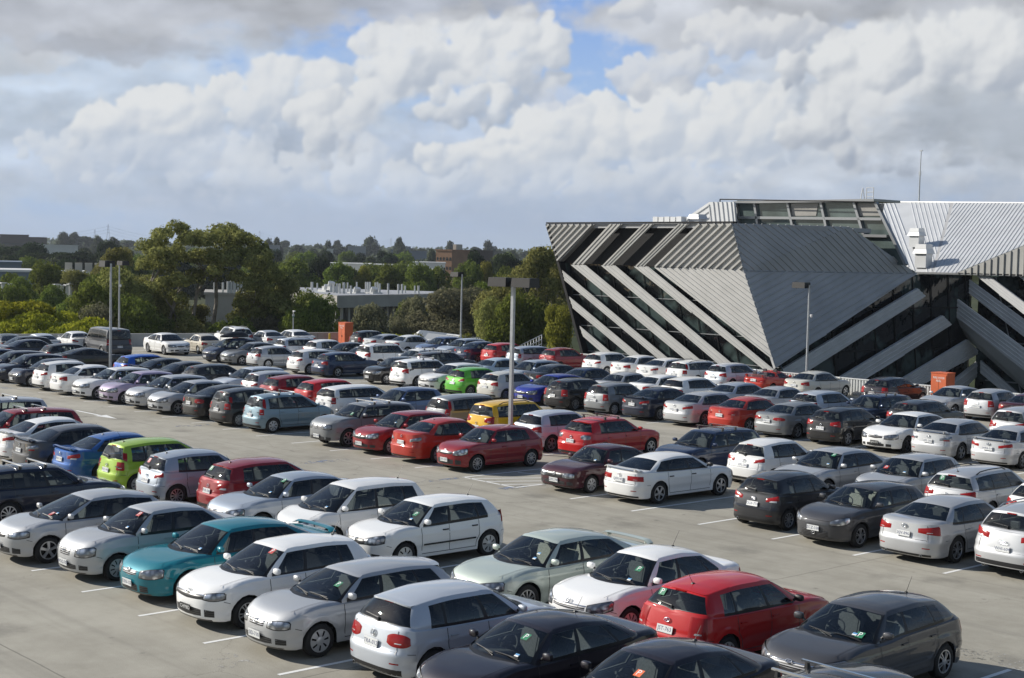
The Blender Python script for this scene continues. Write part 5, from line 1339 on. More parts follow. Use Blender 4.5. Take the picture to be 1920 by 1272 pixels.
    for j in range(1, NT+1):
        t = j/NT; t2 = t
        ring = []
        for i in range(n):
            a, b = T[i], Bp[i]
            v = a.lerp(b, t2)
            dist = (Vector((v.x, v.y, 0))-Vector((a.x, a.y, 0))).length
            h = interp(s.deck, v.x)
            cl = s.drop*(max(0, 1-dist/.14))**2
            zz = h-cl
            # keep continuous with the edge height at the nose/tail
            zz = a.z+(zz-a.z)*min(1, dist/.05+.0) if dist < .05 else zz
            if j == NT: zz = b.z
            # crown of the bonnet
            if v.x > p['xc']-.3 and j < NT: zz += .018*math.cos(min(1, abs(v.y)/(w*.9))*math.pi/2)*min(1, dist/.3)
            ring.append(Vector((v.x, v.y, zz)))
        shoulders.append(ring)
    rings += shoulders; kinds += ['S']*NT
    VG = [.07, .12, .3, .5, .7, .84, .905, .96, 1.0]
    for g in VG:
        ring = []
        for i in range(n):
            a, b = Bp[i], Rp[i]; v = a.lerp(b, g)
            bl = 4*g*(1-g)
            if iA <= i <= iC: v.y += .028*bl
            elif i < iA: v.x += .02*bl; v.z += .012*bl
            else: v.x -= (.02 if not dk else -.005)*bl; v.z += .01*bl
            ring.append(v)
        rings.append(ring); kinds.append('G')
    xs0, xs1 = p['xrr']+.45, p['xrf']-.4
    for g in (.06, .18, .35, .55, .78, 1.0):
        ring = []
        for i in range(n):
            a = Rp[i]; tx = min(max(a.x, xs0), xs1)
            x = a.x+(tx-a.x)*g; y = a.y*(1-g)
            ring.append(Vector((x, y, ztop(x, y)+(.006 if g > .1 else 0))))
        rings.append(ring); kinds.append('R')
    # --- classify quads ---
    NR = len(rings)
    glass = {}
    def cls(j, i):
        k = kinds[j]
        if k == 'u': return 'under'
        if k == 'G':
            gi = j-(3+NL+NT)  # quad between rings j and j+1 -> G rows start here
        if k == 'L':
            return 'paint'
        return 'paint'
    g0 = 3+NL+NT   # ring index of the belt ring (last shoulder ring)
    body_f, body_m, lin_f = [], [], []
    panes = {}
    # windscreen glass indices
    iwE = iA-2     # glass edge station in front
    irE = iC+2
    iwin = []
    ws = [iA]+iW
    segs = [(iW[0], iW[1]), (iW[2], iW[3])]
    if p['qx']: segs.append((iW[4], iW[5]))
    elif iW[4] < iW[-1]-1 and p.get('qwin', 1): segs.append((iW[4], iW[-1]-p.get('qback', 1)))
    botE = 1; topE = 6
    for j in range(NR-1):
        for i in range(n-1):
            q = (j, i)
            if j < 3: body_f.append(q); body_m.append(2 if j < 2 else 2); continue
            if j < g0-1 or j >= g0-1+len(VG)+1:
                mi = 0
                if False: mi = 1      # cowl below the windscreen
                if j == 3 and p.get('cladding'): mi = 1
                if j in (3,4,5) and p.get('cladding'): mi = 1
                body_f.append(q); body_m.append(mi); continue
            row = j-(g0-1)   # 0: belt..VG0, 1.. 
            if i < iA:       # windscreen zone
                if i < iwE+0 and 0 <= row <= 7:
                    if 1 <= row <= 7: panes.setdefault('windscreen', []).append(q)
                    else: body_f.append(q); body_m.append(1)
                elif i < iwE+1 and 0 <= row <= 7 : body_f.append(q); body_m.append(1)
                else: body_f.append(q); body_m.append(0)
            elif i >= iC:
                rt = 7 if dk else 6
                if i >= irE and 1 <= row <= rt: panes.setdefault('rear_window', []).append(q)
                elif i >= irE-0 and (row == 0): body_f.append(q); body_m.append(0 if dk else 1)
                elif p['pillar_lamp'] and i < irE and row < p['pillar_lamp']: body_f.append(q); body_m.append(3)
                else: body_f.append(q); body_m.append(0)
            else:
                got = None
                for k, (a, b) in enumerate(segs):
                    if a <= i < b: got = k
                if got is not None and 1 <= row <= 6: panes.setdefault(('side_window', got), []).append(q)
                elif iW[0]-1 < i < segs[-1][1]+0 and 0 <= row <= 6 and i >= iW[0]: body_f.append(q); body_m.append(1)
                elif i == iW[0]-1 and row <= 6: body_f.append(q); body_m.append(0 if row > 0 else 1)
                else: body_f.append(q); body_m.append(0)
    def make(qs, ms, name, mats, parent, mirror=True, off=0, smooth=True, auto=None, extra=None):
        vid = {}; V = []; F = []; M = []
        for side in ((1, -1) if mirror is True else (mirror,)):
            for q, mi in zip(qs, ms):
                j, i = q; ids = []
                for (jj, ii) in ((j, i), (j, i+1), (j+1, i+1), (j+1, i)):
                    v = rings[jj][ii]
                    key = (round(v.x, 4), round(v.y*side, 4)+0.0, round(v.z, 4))
                    if key not in vid:
                        vid[key] = len(V); V.append(Vector((v.x, v.y*side, v.z)))
                    if vid[key] not in ids: ids.append(vid[key])
                if len(ids) < 3: continue
                if side == -1: ids = ids[::-1]
                F.append(tuple(ids)); M.append(mi)
        if extra:
            b0 = len(V); V += [Vector(v) for v in extra.v]; F += [tuple(i+b0 for i in f) for f in extra.f]; M += [1]*len(extra.f)
        if off:
            me = bpy.data.meshes.new('x'); me.from_pydata([tuple(v) for v in V], [], F); me.update()
            V = [v+Vector(me.vertices[k].normal)*off for k, v in enumerate(V)]; bpy.data.meshes.remove(me)
        return mesh_obj(name, V, F, mats, parent, M if any(M) else None, smooth, auto)
    extra = MB()
    # pane objects
    tint = 'tinted_glass'
    make(panes['windscreen'], [0]*len(panes['windscreen']), 'windscreen', 'window_glass', root)
    make(panes['rear_window'], [0]*len(panes['rear_window']), 'rear_window', 'tinted_glass' if p['tint_r'] else 'window_glass', root)
    for k, qs in panes.items():
        if isinstance(k, tuple):
            for sd in (1, -1):
                make(qs, [0]*len(qs), 'side_window', 'tinted_glass' if (p['tint_r'] and k[1] > 0) else 'window_glass', root, mirror=sd)
    # cabin lining and seats
    lq = [q for q, mi in zip(body_f, body_m) if q[0] >= g0-3 and not (ST[q[1]][0] > xA and q[0] < g0-1) and not (dk and q[0] < g0-1 and q[1] > iC)]
    lin = make(lq, [0]*len(lq), 'cabin_lining', 'headlining', root, off=-.018)
    mb = MB()
    xd = xA+.12
    mb.box(((xd+xC)/2-.0, 0, .36), (xd-xC+.1, wB*1.86, .05))
    mb.box((xA+.02, 0, .68), (.55, wB*1.9, .42), taper=.93)
    for sd in (1, -1): mb.box(((xA+xC)/2, sd*min(wB*.97, w*.90), .62), (xA-xC, .03, p['zb']*2-1.30))
    mb.box((xC+.1, 0, .66), (.08, wB*1.85, .52))
    if not dk: mb.box(((xC+p['xbb'])/2+.1, 0, .84), (.5, wB*1.7, .03))
    else: mb.box(((xC+p['xbb'])/2+.18, 0, p['zt']-.06), (.5, wB*1.6, .03))
    mb.build('dashboard', 'cabin_plastic', root)
    sm = 'pale_seat_fabric' if p.get('pale') else 'seat_fabric'
    for sd in (1, -1):
        mb = MB(); cabin_seat(mb, p['bsx']+.28, sd*.36, .50); mb.build('seat', sm, root, auto=30)
    mb = MB(); cabin_seat(mb, p['bsx']-.62, 0, .52, wide=1.25, back=.50); mb.build('rear_bench', sm, root, auto=30)
    mb = MB()
    c = Vector((xA-.33, -.36, .93)); ax = Vector((.86, 0, .5)); u = Vector((0, 1, 0)); v2 = ax.cross(u)
    for k in range(16):
        a0, a1 = 2*math.pi*k/16, 2*math.pi*(k+1)/16
        mb.tube(c+(u*math.cos(a0)+v2*math.sin(a0))*.18, c+(u*math.cos(a1)+v2*math.sin(a1))*.18, .016, n=5, cap=False)
    for a0 in (0, math.pi, -math.pi/2): mb.tube(c, c+(u*math.cos(a0)+v2*math.sin(a0))*.18, .02, n=5)
    mb.box(c, (.06, .12, .1)); mb.tube(c, c+ax*.25, .03, n=6)
    mb.build('steering_wheel', 'cabin_plastic', root, smooth=True, auto=40)
    # wheels
    tm, rm = get_wheel(wr, p['rim'])
    for xa in (s.xaf, s.xar):
        for sd in (1, -1):
            t = bpy.data.objects.new('wheel', tm); COL.objects.link(t); t.parent = root
            t.location = (xa, sd*(w-.115), wr); t.rotation_euler = (0, random.uniform(0, 6), 0) if sd > 0 else (0, random.uniform(0, 6), math.pi)
            r = bpy.data.objects.new('rim', rm); COL.objects.link(r); r.parent = t
    # head lamps
    h0, h1, hlo, hhi = p['hl']
    zt_ = p['zn']+p['hl_up']
    for sd in (1, -1):
        mb = MB()
        lift = p.get('hl_lift', .07)
        patch(mb, s, h0-.032, h1+.028, lambda t: zt_-hlo*1.25-.04+lift*.5*t-.03*math.sin(t*3.1), lambda t: zt_-.054+lift*t+.018*math.sin(t*3.1)-(.03 if t == 1 else 0), .006, True, 10, 5, sd, 1)
        patch(mb, s, h0-.02, h1+.015, lambda t: zt_-hlo*1.25-.03+lift*.52*t-.03*math.sin(t*3.1), lambda t: zt_-.061+lift*t+.016*math.sin(t*3.1)-(.03 if t == 1 else 0), .013, True, 10, 5, sd)
        mb.build('headlight', ['headlamp', 'black_trim'], root, smooth=True)
    # grilles and intakes
    gw = p.get('gw', .34)
    g = p['grille']
    if g != 'none':
        mb = MB(); gz0, gz1 = p.get('gz', (zt_-.19, zt_-.055)); gz1 = min(gz1, p['zn']-.066); gz0 = min(gz0-.035, gz1-.10); gw *= 1.08
        patch(mb, s, -gw, gw, lambda t: gz0+.03*abs(2*t-1), lambda t: gz1-.006*abs(2*t-1), .012, True, 14, 4)
        mb.build('grille', 'chrome_slats' if g == 'chrome' else 'grille_slats', root, smooth=True)
        if g in ('rim', 'chrome'):
            mb = MB()
            patch(mb, s, -gw-.02, gw+.02, lambda t: gz1-.006*abs(2*t-1), lambda t: gz1+.022-.006*abs(2*t-1), .018, True, 14, 2); mb.build('grille_trim', 'chrome', root, smooth=True)
    mb = MB(); iw = p.get('iw', .46); ih = p.get('ih', .10)+.035; iz = p.get('iz', .30)-.02
    patch(mb, s, -iw, iw, lambda t: iz+.02*abs(2*t-1), lambda t: iz+ih-.02*abs(2*t-1)**3, .005, True, 14, 3)
    for sd in (1, -1): patch(mb, s, iw+.08, iw+.30, iz+.01, lambda t: iz+ih-.01-.02*t, .005, True, 4, 2, sd)
    patch(mb, s, -.70, .70, p['ride']+.0, p['ride']+.035, .004, True, 14, 2)
    mb.build('lower_intake', 'grille_slats', root, smooth=True)
    mb = MB(); patch(mb, s, -.78, .78, p['ride']+.022, p['ride']+.08+(.05 if not dk else 0), .006, False, 20, 2); mb.build('rear_valance', 'black_trim', root, smooth=True)
    for sd in (1, -1):
        mb = MB(); patch(mb, s, w*.60, w*.82, .42, .445, .007, False, 4, 1, sd); mb.build('reflector', 'red_lens', root, smooth=True)
    # tail lamps
    t0, t1 = p['tlw']; tz, th = p['tlz'], p['tlh']*1.12
    for sd in (1, -1):
        mb = MB(); sh = p.get('tl_shape', 'wedge')
        if sh == 'wedge': lo, hi = (lambda t: tz-th*.30-.25*th*t), (lambda t: tz+th*.25+th*.45*t-(.04 if t == 1 else 0))
        elif sh == 'sweep': lo, hi = (lambda t: tz-th*.35+th*.35*t), (lambda t: tz-.02+th*.25+th*.55*t*(1 if t < 1 else .7))
        elif sh == 'tall': lo, hi = (lambda t: tz-th*.5), (lambda t: tz+th*.5)
        else: lo, hi = (lambda t: tz-th*.5*(1-.5*abs(2*t-1)**3)), (lambda t: tz+th*.5*(1-.5*abs(2*t-1)**3))
        patch(mb, s, t0-.02, t1+.05, lo, hi, .010, False, 12, 5, sd)
        o = mb.build('tail_light', {'red': 'red_lens', 'clear': 'headlamp'}[p['lens']], root, smooth=True)
        mb = MB(); mid = (t0+t1)/2
        patch(mb, s, mid-.10, mid+.14, tz-th*.34, tz-th*.08, .014, False, 4, 2, sd)
        mb.build('reversing_lens', 'clear_lens' if p['lens'] == 'red' else 'red_lens', o, smooth=True)
    # boot / hatch shut line, bumper line, door seams, handles
    mb = MB()
    def seam(pts, wd=.007, side=1):
        for a, b in zip(pts, pts[1:]):
            a, b = Vector(a), Vector(b); d = (b-a).normalized(); nrm = Vector((0, 1, 0)) if abs(a.y) > w*.9 else Vector((-1 if a.x < 0 else 1, 0, 0))
            sdv = d.cross(nrm).normalized()*wd
            mb.quad(a-sdv, a+sdv, b+sdv, b-sdv)
    for sd in (1, -1):
        def L(x, z): 
            v = s.outl(x, s.yf(x), z); return (v.x, (v.y+.002)*sd, v.z)
        xd1 = xA+.06; zl = .30
        for (xa_, lean) in ((xd1, .0), (p['bsx'], .0)):
            zt2 = s.E(xa_)
            seam([L(xa_+.02*math.sin((z-zl)*3), z) for z in [zl+(zt2-zl)*k/8 for k in range(9)]])
        # rear door edge follows the arch
        xr_ = p['b2x']; xe = max(s.xar+R*.9+.06, xr_+.0)
        pts = []
        zt2 = s.E(xr_)
        for k in range(11):
            z = .32+(zt2-.32)*k/10; x = s.xar+math.sqrt(max(0, (R+.06)**2-max(0, z-wr)**2)) if z < wr+R*.9 else None
            x = max(x if x else -9, xr_); pts.append(L(x, z))
        seam(pts)
        seam([L(xd1+(s.xar+R+.05-xd1)*k/14, .305) for k in range(15)])
        if p.get('strip'):
            pts = [L(x, .52) for x in [xd1-.03-(xd1-.1-s.xar-R)*k/8 for k in range(9)]]; seam([(a[0], a[1]+sd*.012, a[2]) for a in pts], .02)
        # fender / bumper line in front of the front wheel
        seam([L(s.xaf+R+.02+.04*k, .56+.012*k) for k in range(4)], .005)
        seam([L(s.xar-R-.02-.05*k, .60+.004*k) for k in range(4)], .005)
    # hatch outline on the tail
    zt3 = p['zt']-.07
    for sd in (1, -1):
        q_ = p['tlw'][0]+.0 if dk else w*.80
        pts = []
        for k in range(7):
            z = .60+(zt3-.60)*k/6; v = s.at(w*.72, z, .003, False); pts.append((v.x, v.y*sd, v.z))
        seam(pts, .006)
    seam([s.at(y, .63, .004, False) for y in [w*(-.72+.12*k) for k in range(13)]], .006)
    # bonnet shut line
    pts = []
    for k in range(9):
        v = s.at(-.5+.125*k, s.p['zn']-.060, .005, True); pts.append(v)
    seam(pts, .005)
    for sd in (1, -1):
        pts = []
        for k in range(7):
            x = s.xf-.35-(s.xf-.35-xA-.12)*k/6; y = w*(.74+.05*k/6); h = interp(s.deck, x)
            pts.append((x, sd*y, h+.012+.018*math.cos(.8*math.pi/2)-.004))
        for a, b in zip(pts, pts[1:]): mb.quad((a[0], a[1]-.005, a[2]), (a[0], a[1]+.005, a[2]), (b[0], b[1]+.005, b[2]), (b[0], b[1]-.005, b[2]))
    make(body_f, body_m, 'body', ['car_paint', 'black_trim', 'underbody', 'red_lens'], root, auto=38, extra=mb)
    for sd in (1, -1):
        for xh in (p['bsx']+.14, p['b2x']+.14):
            if xh < s.xar+.0: continue
            z = p['zb']-.17; v = s.outl(xh, s.yf(xh), z); mb = MB()
            mb.box((v.x, (v.y+.018)*sd, z), (.17, .022, .028)); mb.box((v.x-.075, (v.y+.005)*sd, z), (.02, .03, .03)); mb.box((v.x+.075, (v.y+.005)*sd, z), (.02, .03, .03))
            mb.build('door_handle', 'black_trim' if p.get('bh') else 'car_paint', root)
    # mirrors
    for sd in (1, -1):
        mb = MB(); c = Vector((xA-.02, sd*(wB+.125), p['zb']+.08)); vs = []; fs = []
        NU, NV = 10, 6
        for a in range(NU):
            t = 2*math.pi*a/NU
            for b in range(NV+1):
                ph = math.pi*b/NV; se = lambda q: math.copysign(abs(q)**.65, q)
                vs.append(c+Vector((.055*se(math.cos(ph)), .10*se(math.sin(ph))*se(math.cos(t)), .065*se(math.sin(ph))*se(math.sin(t)))))
        for a in range(NU):
            for b in range(NV): k = a*(NV+1)+b; k2 = ((a+1) % NU)*(NV+1)+b; fs.append((k, k+1, k2+1, k2))
        mb.add(vs, fs, 0)
        mb.tube(c+Vector((0, -sd*.09, -.03)), Vector((xA-.02, sd*(wB-.0), p['zb']+.01)), .022, .03, 6, 1)
        mb.build('mirror', ['black_trim' if p.get('bm') else 'car_paint', 'black_trim'], root, smooth=True, auto=40)
    # wipers
    mb = MB()
    for y0, y1 in ((.10, -.50), (.62, .06)):
        def W_(y, g): 
            yy = min(.99, abs(y)/wB); a = Vector((xA+supf(yy, p['xc']-xA, 2.3), y, zB(p['xc'])+.012)); b = Vector((p['xrf']-.1+supf(min(.99, abs(y)/wR) if abs(y) < wR else .99, .1, 2.2), y*wR/wB, p['H']-.05)); return a.lerp(b, g)+Vector((.03, 0, .015))
        mb.tube(W_(y0, .0), W_((y0+y1)/2, .10), .010, .008, 5); mb.tube(W_(y0-.05, .06), W_(y1, .11), .009, .007, 5)
    mb.build('wipers', 'black_trim', root)
    if not dk:
        mb = MB(); a = Bp[-1].lerp(Rp[-1], .10)+Vector((-.03, 0, .01)); b = Bp[-1].lerp(Rp[-1], .22)+Vector((-.045, .38, .0))
        mb.tube(a, b, .011, .008, 5); mb.tube(a+Vector((-.01, 0, -.05)), a, .025, .018, 6); mb.build('rear_wiper', 'black_trim', root)
        if p['spoiler']:
            # lip at the top of the tailgate
            mb = MB(); n0 = [i for i in range(iC+1, n)]
            top = []
            for sd in (1, -1):
                seq = n0 if sd == 1 else n0[::-1][1:]
                for i in seq: top.append(Vector((Rp[i].x, Rp[i].y*sd, Rp[i].z)))
            o_ = p['spoiler']
            vs = []
            for v in top: 
                d = Vector((-1, 0, 0)); vs += [v+Vector((.10, 0, .014)), v+d*o_+Vector((0, 0, -.005)), v+d*o_+Vector((0, 0, -.03)), v+Vector((.0, 0, -.055))]
            fs = []
            for k in range(len(top)-1):
                for e in range(3): fs.append((k*4+e, k*4+e+1, k*4+e+5, k*4+e+4))
            mb.add(vs, fs); mb.build('roof_spoiler', 'car_paint', root, smooth=True, auto=40)
    elif p['spoiler']:
        mb = MB(); h = p['spoiler']; pts = []
        for k in range(13):
            y = w*.86*(k/6-1); x = s.xr+.12+.10*(abs(k/6-1))**2.5; pts.append(Vector((x, y, p['zt']+.03+h*(1 if 0 < k < 12 else .2))))
        vs = []
        for v in pts: vs += [v+Vector((.10, 0, -.012)), v+Vector((.02, 0, .012)), v+Vector((-.07, 0, .004)), v+Vector((-.06, 0, -.016)), v+Vector((.10, 0, -.02))]
        fs = [(k*5+e, k*5+e+1, k*5+e+6, k*5+e+5) for k in range(12) for e in range(4)]
        mb.add(vs, fs)
        for sd in (1, -1): mb.box((s.xr+.17, sd*w*.66, p['zt']+.02+h/2), (.12, .03, h))
        mb.build('boot_spoiler', 'car_paint', root, smooth=True, auto=40)
    # roof rails / racks
    if p['rail'] == 'rail':
        for sd in (1, -1):
            mb = MB(); pts = []
            for k in range(9):
                x = p['xrf']-.35+(p['xrr']+.35-p['xrf']+.35)*k/8; y = sd*(wR-.03); pts.append(Vector((x, y, ztop(x, y)+(.055 if 0 < k < 8 else .0))))
            for a, b in zip(pts, pts[1:]): mb.tube(a, b, .018, n=6, cap=False)
            mb.build('roof_rail', p.get('railmat', 'black_trim'), root, smooth=True)
    if p['rail'] in ('bars', 'barsrail'):
        for xx in (p['xrf']-.45, p['xrf']-1.15):
            mb = MB(); z = ztop(xx, wR)+.12
            mb.box((xx, 0, z), (.05, wR*2+.16, .028))
            for sd in (1, -1): mb.box((xx, sd*(wR-.02), z-.055), (.09, .06, .10), 1, taper=.6)
            mb.build('roof_bar', [p.get('barmat', 'chrome'), 'black_trim'], root)
    # exhaust
    for sd in ((1, -1) if p['exh'] == 2 else (1,)):
        mb = MB(); mb.tube((s.xr+.045, sd*.50, .245), (s.xr+.25, sd*.50, .255), .034, n=12); mb.tube((s.xr+.04, sd*.50, .245), (s.xr+.046, sd*.50, .245), .026, n=12, mi=1)
        mb.build('exhaust_pipe', ['galvanised' if 'galvanised' in MATS else 'chrome', 'underbody'], root, smooth=True, auto=40)
    if p.get('high_lamp', 1):
        mb = MB(); a = Bp[-1].lerp(Rp[-1], .90)
        if dk: mb.box((a.x+.05, 0, a.z-.01), (.05, .3, .025))
        else: mb.box((a.x-.022, 0, a.z), (.02, .24, .025))
        mb.build('brake_light', 'red_lens', root)
    # badges
    for front in (True, False):
        mb = MB(); z = (p.get('gz', (zt_-.15, zt_-.055))[0]+p.get('gz', (zt_-.15, zt_-.055))[1])/2+.01 if front else (p['zt']-.13 if dk else p.get('bz', .84))
        c = s.at(.0001, z, .026, front); sg = 1 if front else -1; up_ = (s.at(.0001, z+.04, .026, front)-c).normalized(); rt_ = Vector((0, 1, 0))
        bt = p['badge']; r_ = .055
        def arc(cx, cy, rx, ry, th=.008, n=16):
            for k in range(n):
                a0, a1 = 2*math.pi*k/n, 2*math.pi*(k+1)/n
                mb.tube(c+rt_*(cx+rx*math.cos(a0))+up_*(cy+ry*math.sin(a0)), c+rt_*(cx+rx*math.cos(a1))+up_*(cy+ry*math.sin(a1)), th, n=4, cap=False)
        def ln(x0, y0, x1, y1, th=.007): mb.tube(c+rt_*x0+up_*y0, c+rt_*x1+up_*y1, th, n=4)
        if bt == 'vw':
            arc(0, 0, .055, .055); 
            for a_, b_ in (((-.028, .045), (-.0, .004)), ((.028, .045), (0, .004)), ((-.05, .02), (-.02, -.045)), ((.05, .02), (.02, -.045)), ((-.02, -.045), (0, -.0)), ((.02, -.045), (0, -.0))): ln(*a_, *b_, .005)
        elif bt == 'wing':
            arc(0, 0, .06, .05)
            for sx in (-1, 1): ln(sx*.058, .008, sx*.022, .022); ln(sx*.022, .022, 0, -.012)
        elif bt == 'ovals': arc(0, 0, .068, .045); arc(0, .012, .045, .018, .006); arc(0, -.0, .02, .04, .006)
        elif bt == 'h': arc(0, 0, .065, .038); ln(-.025, -.02, -.015, .022); ln(.015, -.022, .025, .02); ln(-.02, 0, .02, 0)
        elif bt == 'rings':
            for k in range(4): arc((k-1.5)*.052, 0, .034, .034, .006, 12)
        elif bt == 'blueoval': arc(0, 0, .065, .028, .012)
        elif bt == 'chevrons':
            for dy in (0, -.035): ln(-.06, dy-.02, 0, dy+.02, .01); ln(.06, dy-.02, 0, dy+.02, .01)
        else: arc(0, 0, .045, .045); ln(-.02, -.02, .02, .02)
        mb.build('badge', 'chrome', root, smooth=True)
    # number plates
    root['_pl'] = 0
    pz_f = p.get('pzf', .42); pz_r = p.get('pzr', .74 if dk else .70)
    s.plates = []
    for front, z in ((True, pz_f), (False, pz_r)):
        a = s.at(.0001, z-.06, .02, front); b = s.at(.0001, z+.06, .02, front)
        up_ = (b-a).normalized(); c = (a+b)/2; sg = 1 if front else -1
        s.plates.append((c+Vector((sg*.008, 0, 0)), Vector((0, sg, 0)), up_))
    s.Bp, s.Rp, s.iA, s.wB_, s.wR_ = Bp, Rp, iA, wB, wR
    s.ztop = ztop; s.ctr_wind = (Bp[0].copy(), Rp[0].copy())
    return root, s
PLATES = {}
def add_plates(root, s, txt, near, dark=False):
    for k, (c, ex, ey) in enumerate(s.plates):
        key = (id(s), k, txt if near else None, dark)
        if key in PLATES:
            o = bpy.data.objects.new('number_plate', PLATES[key]); COL.objects.link(o); o.parent = root; continue
        mb = MB(); n = ex.cross(ey)
        a = c-ex*.19-ey*.068; mb.prism([a, a+ex*.38, a+ex*.38+ey*.136, a+ey*.136], n*.012 if n.x*c.x > 0 else -n*.012, 0)
        off = (n if n.x*c.x > 0 else -n)*.0135
        add_text(mb, txt, .105, c+off, ex, ey, 1)
        o = mb.build('number_plate', ['plate_black', 'plate_white'] if dark else ['plate_white', 'plate_ink'], root)
        PLATES[key] = o.data
def sticker(root, s, side, g, kind, rear=False):
    """P plate or label behind the windscreen; side: -1..1 across, g: 0 bottom..1 top"""
    B, Rf = s.ctr_wind if not rear else (s.Bp[-1], s.Rp[-1])
    hw = s.wB_*(1-g)+s.wR_*g; xa = s.p['xc']-.4
    y = side*hw*.8
    yy = abs(side)*.8
    pb = Vector((s.Bp[s.iA].x+(s.p['xc']-s.Bp[s.iA].x)*(1-yy**2.3)**(1/2.3), 0, B.z)) if not rear else B
    pt = Vector((s.p['xrf']-.1+.1*(1-yy**2.2)**(1/2.2), 0, Rf.z)) if not rear else Rf
    c = pb.lerp(pt, g); c.y = y; ey = (pt-pb).normalized(); ex = Vector((0, 1 if not rear else -1, 0))
    nrm = ex.cross(ey); c = c+nrm*(.03 if not rear else .03)
    mb = MB(); sz = .15 if kind[0] == 'P' else .07
    if kind == 'rego':
        mb.quad(c-ex*.045-ey*.03, c+ex*.045-ey*.03, c+ex*.045+ey*.0, c-ex*.045+ey*.0, 0); mb.quad(c-ex*.045+ey*.005, c+ex*.045+ey*.005, c+ex*.045+ey*.035, c-ex*.045+ey*.035, 1)
        mb.build('windscreen_label', ['white_sticker', 'blue_sticker'], root)
    else:
        mb.quad(c-ex*.072-ey*.072, c+ex*.072-ey*.072, c+ex*.072+ey*.072, c-ex*.072+ey*.072, 0)
        add_text(mb, 'P', .16, c+nrm*.004, ex, ey, 1)
        mb.build('p_plate', [{'Pg': 'green_sticker', 'Pr': 'red_sticker', 'Po': 'orange_sticker'}[kind], 'white_sticker'], root)
def aerial(root, s, x, ln=.35, y=0):
    mb = MB(); z = s.ztop(x, y); mb.box((x, y, z+.012), (.09, .05, .03), taper=.5); mb.tube((x, y, z+.01), (x-ln*.55, y, z+ln*.85), .006, .003, 5); mb.build('aerial', 'black_trim', root)
# ---------------- the parked cars ----------------
def TY(**k): return k
SM = dict(L=3.92, W=1.69, H=1.49, wb=2.49, fo=.78, zn=.70, zh=.86, zc=.97, zb=.98, zt=1.03, xc=.98, xrf=.22, xrr=-1.50, xbb=-1.76, xC=-1.50, xRC=-1.40, bsx=-.10, b2x=-.98, qx=-1.22, wr=.30, wB=.77, wR=.55, badge='wing', ar=.45, tlz=.86, tlh=.17, tlw=(.44, .84), rim='spoke7')
HT = dict(L=4.24, W=1.77, H=1.49, wb=2.6, fo=.86, zn=.71, zh=.85, zc=.97, zb=.99, zt=1.04, xc=1.06, xrf=.24, xrr=-1.62, xbb=-1.90, xC=-1.62, xRC=-1.50, bsx=-.12, b2x=-1.04, qx=-1.36, wr=.315, wB=.80, wR=.57, tlz=.86, tlh=.18, tlw=(.46, .88))
SD = dict(kind='sedan', L=4.56, W=1.76, H=1.45, wb=2.62, fo=.88, zn=.68, zh=.82, zc=.95, zb=.98, zt=1.03, xc=1.12, xrf=.34, xrr=-1.05, xbb=-1.66, xC=-1.42, xRC=-.98, bsx=-.10, b2x=-1.02, wr=.31, wB=.80, wR=.55, tlz=.84, tlh=.17, tlw=(.48, .92), step=.04, spoiler=0)
SB = dict(SD, L=4.88, W=1.83, H=1.46, wb=2.80, fo=.95, xc=1.22, xrf=.40, xrr=-1.15, xbb=-1.82, xC=-1.56, xRC=-1.08, wr=.33, wB=.84, wR=.58, zt=1.04, tlw=(.50, .96))
SO = dict(SD, qx=None, L=4.30, W=1.68, H=1.38, wb=2.46, fo=.86, zn=.66, zh=.78, zc=.90, zb=.90, zt=.93, xc=.98, xrf=.34, xrr=-.98, xbb=-1.52, xC=-1.36, xRC=-.96, n_f=4.2, af=.50, n_r=4.5, wr=.285, wB=.77, wR=.56, tlz=.76, rim='cap', hl_lift=.01, hl_up=-.01, hl=(.38, .78, .12, .10))
WG = dict(HT, L=4.66, W=1.77, H=1.50, wb=2.65, fo=.90, xc=1.20, xrf=.42, xrr=-1.92, xbb=-2.12, xC=-1.92, xRC=-1.80, bsx=-.04, b2x=-.98, qx=-1.80, rail='rail', wr=.315)
SV = dict(WG, L=4.56, W=1.80, H=1.67, zn=.84, zh=.98, zc=1.10, zb=1.12, zt=1.16, xc=1.08, xrf=.42, xrr=-1.88, xbb=-2.06, xC=-1.86, xRC=-1.78, ride=.27, wr=.34, wR=.60, wB=.82, tlz=.98, tlh=.22, qx=-1.74, b2x=-1.02)
MP = dict(SM, H=1.56, L=3.90, zc=1.0, xc=1.20, xrf=.30, xrr=-1.60, xbb=-1.80, xC=-1.58, xRC=-1.52, qx=-1.42, zb=1.0, zt=1.06, apb=.36, fo=.74)
VN = dict(HT, L=4.90, W=1.90, H=1.95, wb=3.0, fo=.90, zn=.92, zh=1.06, zc=1.20, zb=1.22, zt=1.24, xc=1.80, xrf=1.05, xrr=-2.20, xbb=-2.36, xC=-2.22, xRC=-2.16, bsx=.72, b2x=-.75, qx=-2.05, wr=.34, wB=.88, wR=.80, apb=.42, tint_r=1, tlz=1.02, tlh=.36, tl_shape='tall', tlw=(.76, .92), rim='cap9', badge='vw', af=.5, ar=.28, n_r=4)
CP = dict(kind='sedan', L=3.95, W=1.67, H=1.24, wb=2.32, fo=.85, zn=.58, zh=.70, zc=.84, zb=.86, zt=.90, xc=.72, xrf=.10, xrr=-.62, xbb=-.95, xC=-.72, xRC=-.58, bsx=-.30, b2x=-.62, qwin=0, wr=.28, wB=.76, wR=.52, spoiler=.12, n_f=4, n_r=4.5, af=.45, tlz=.72, tlh=.14, tlw=(.30, .74), tl_shape='tall', rim='steel')
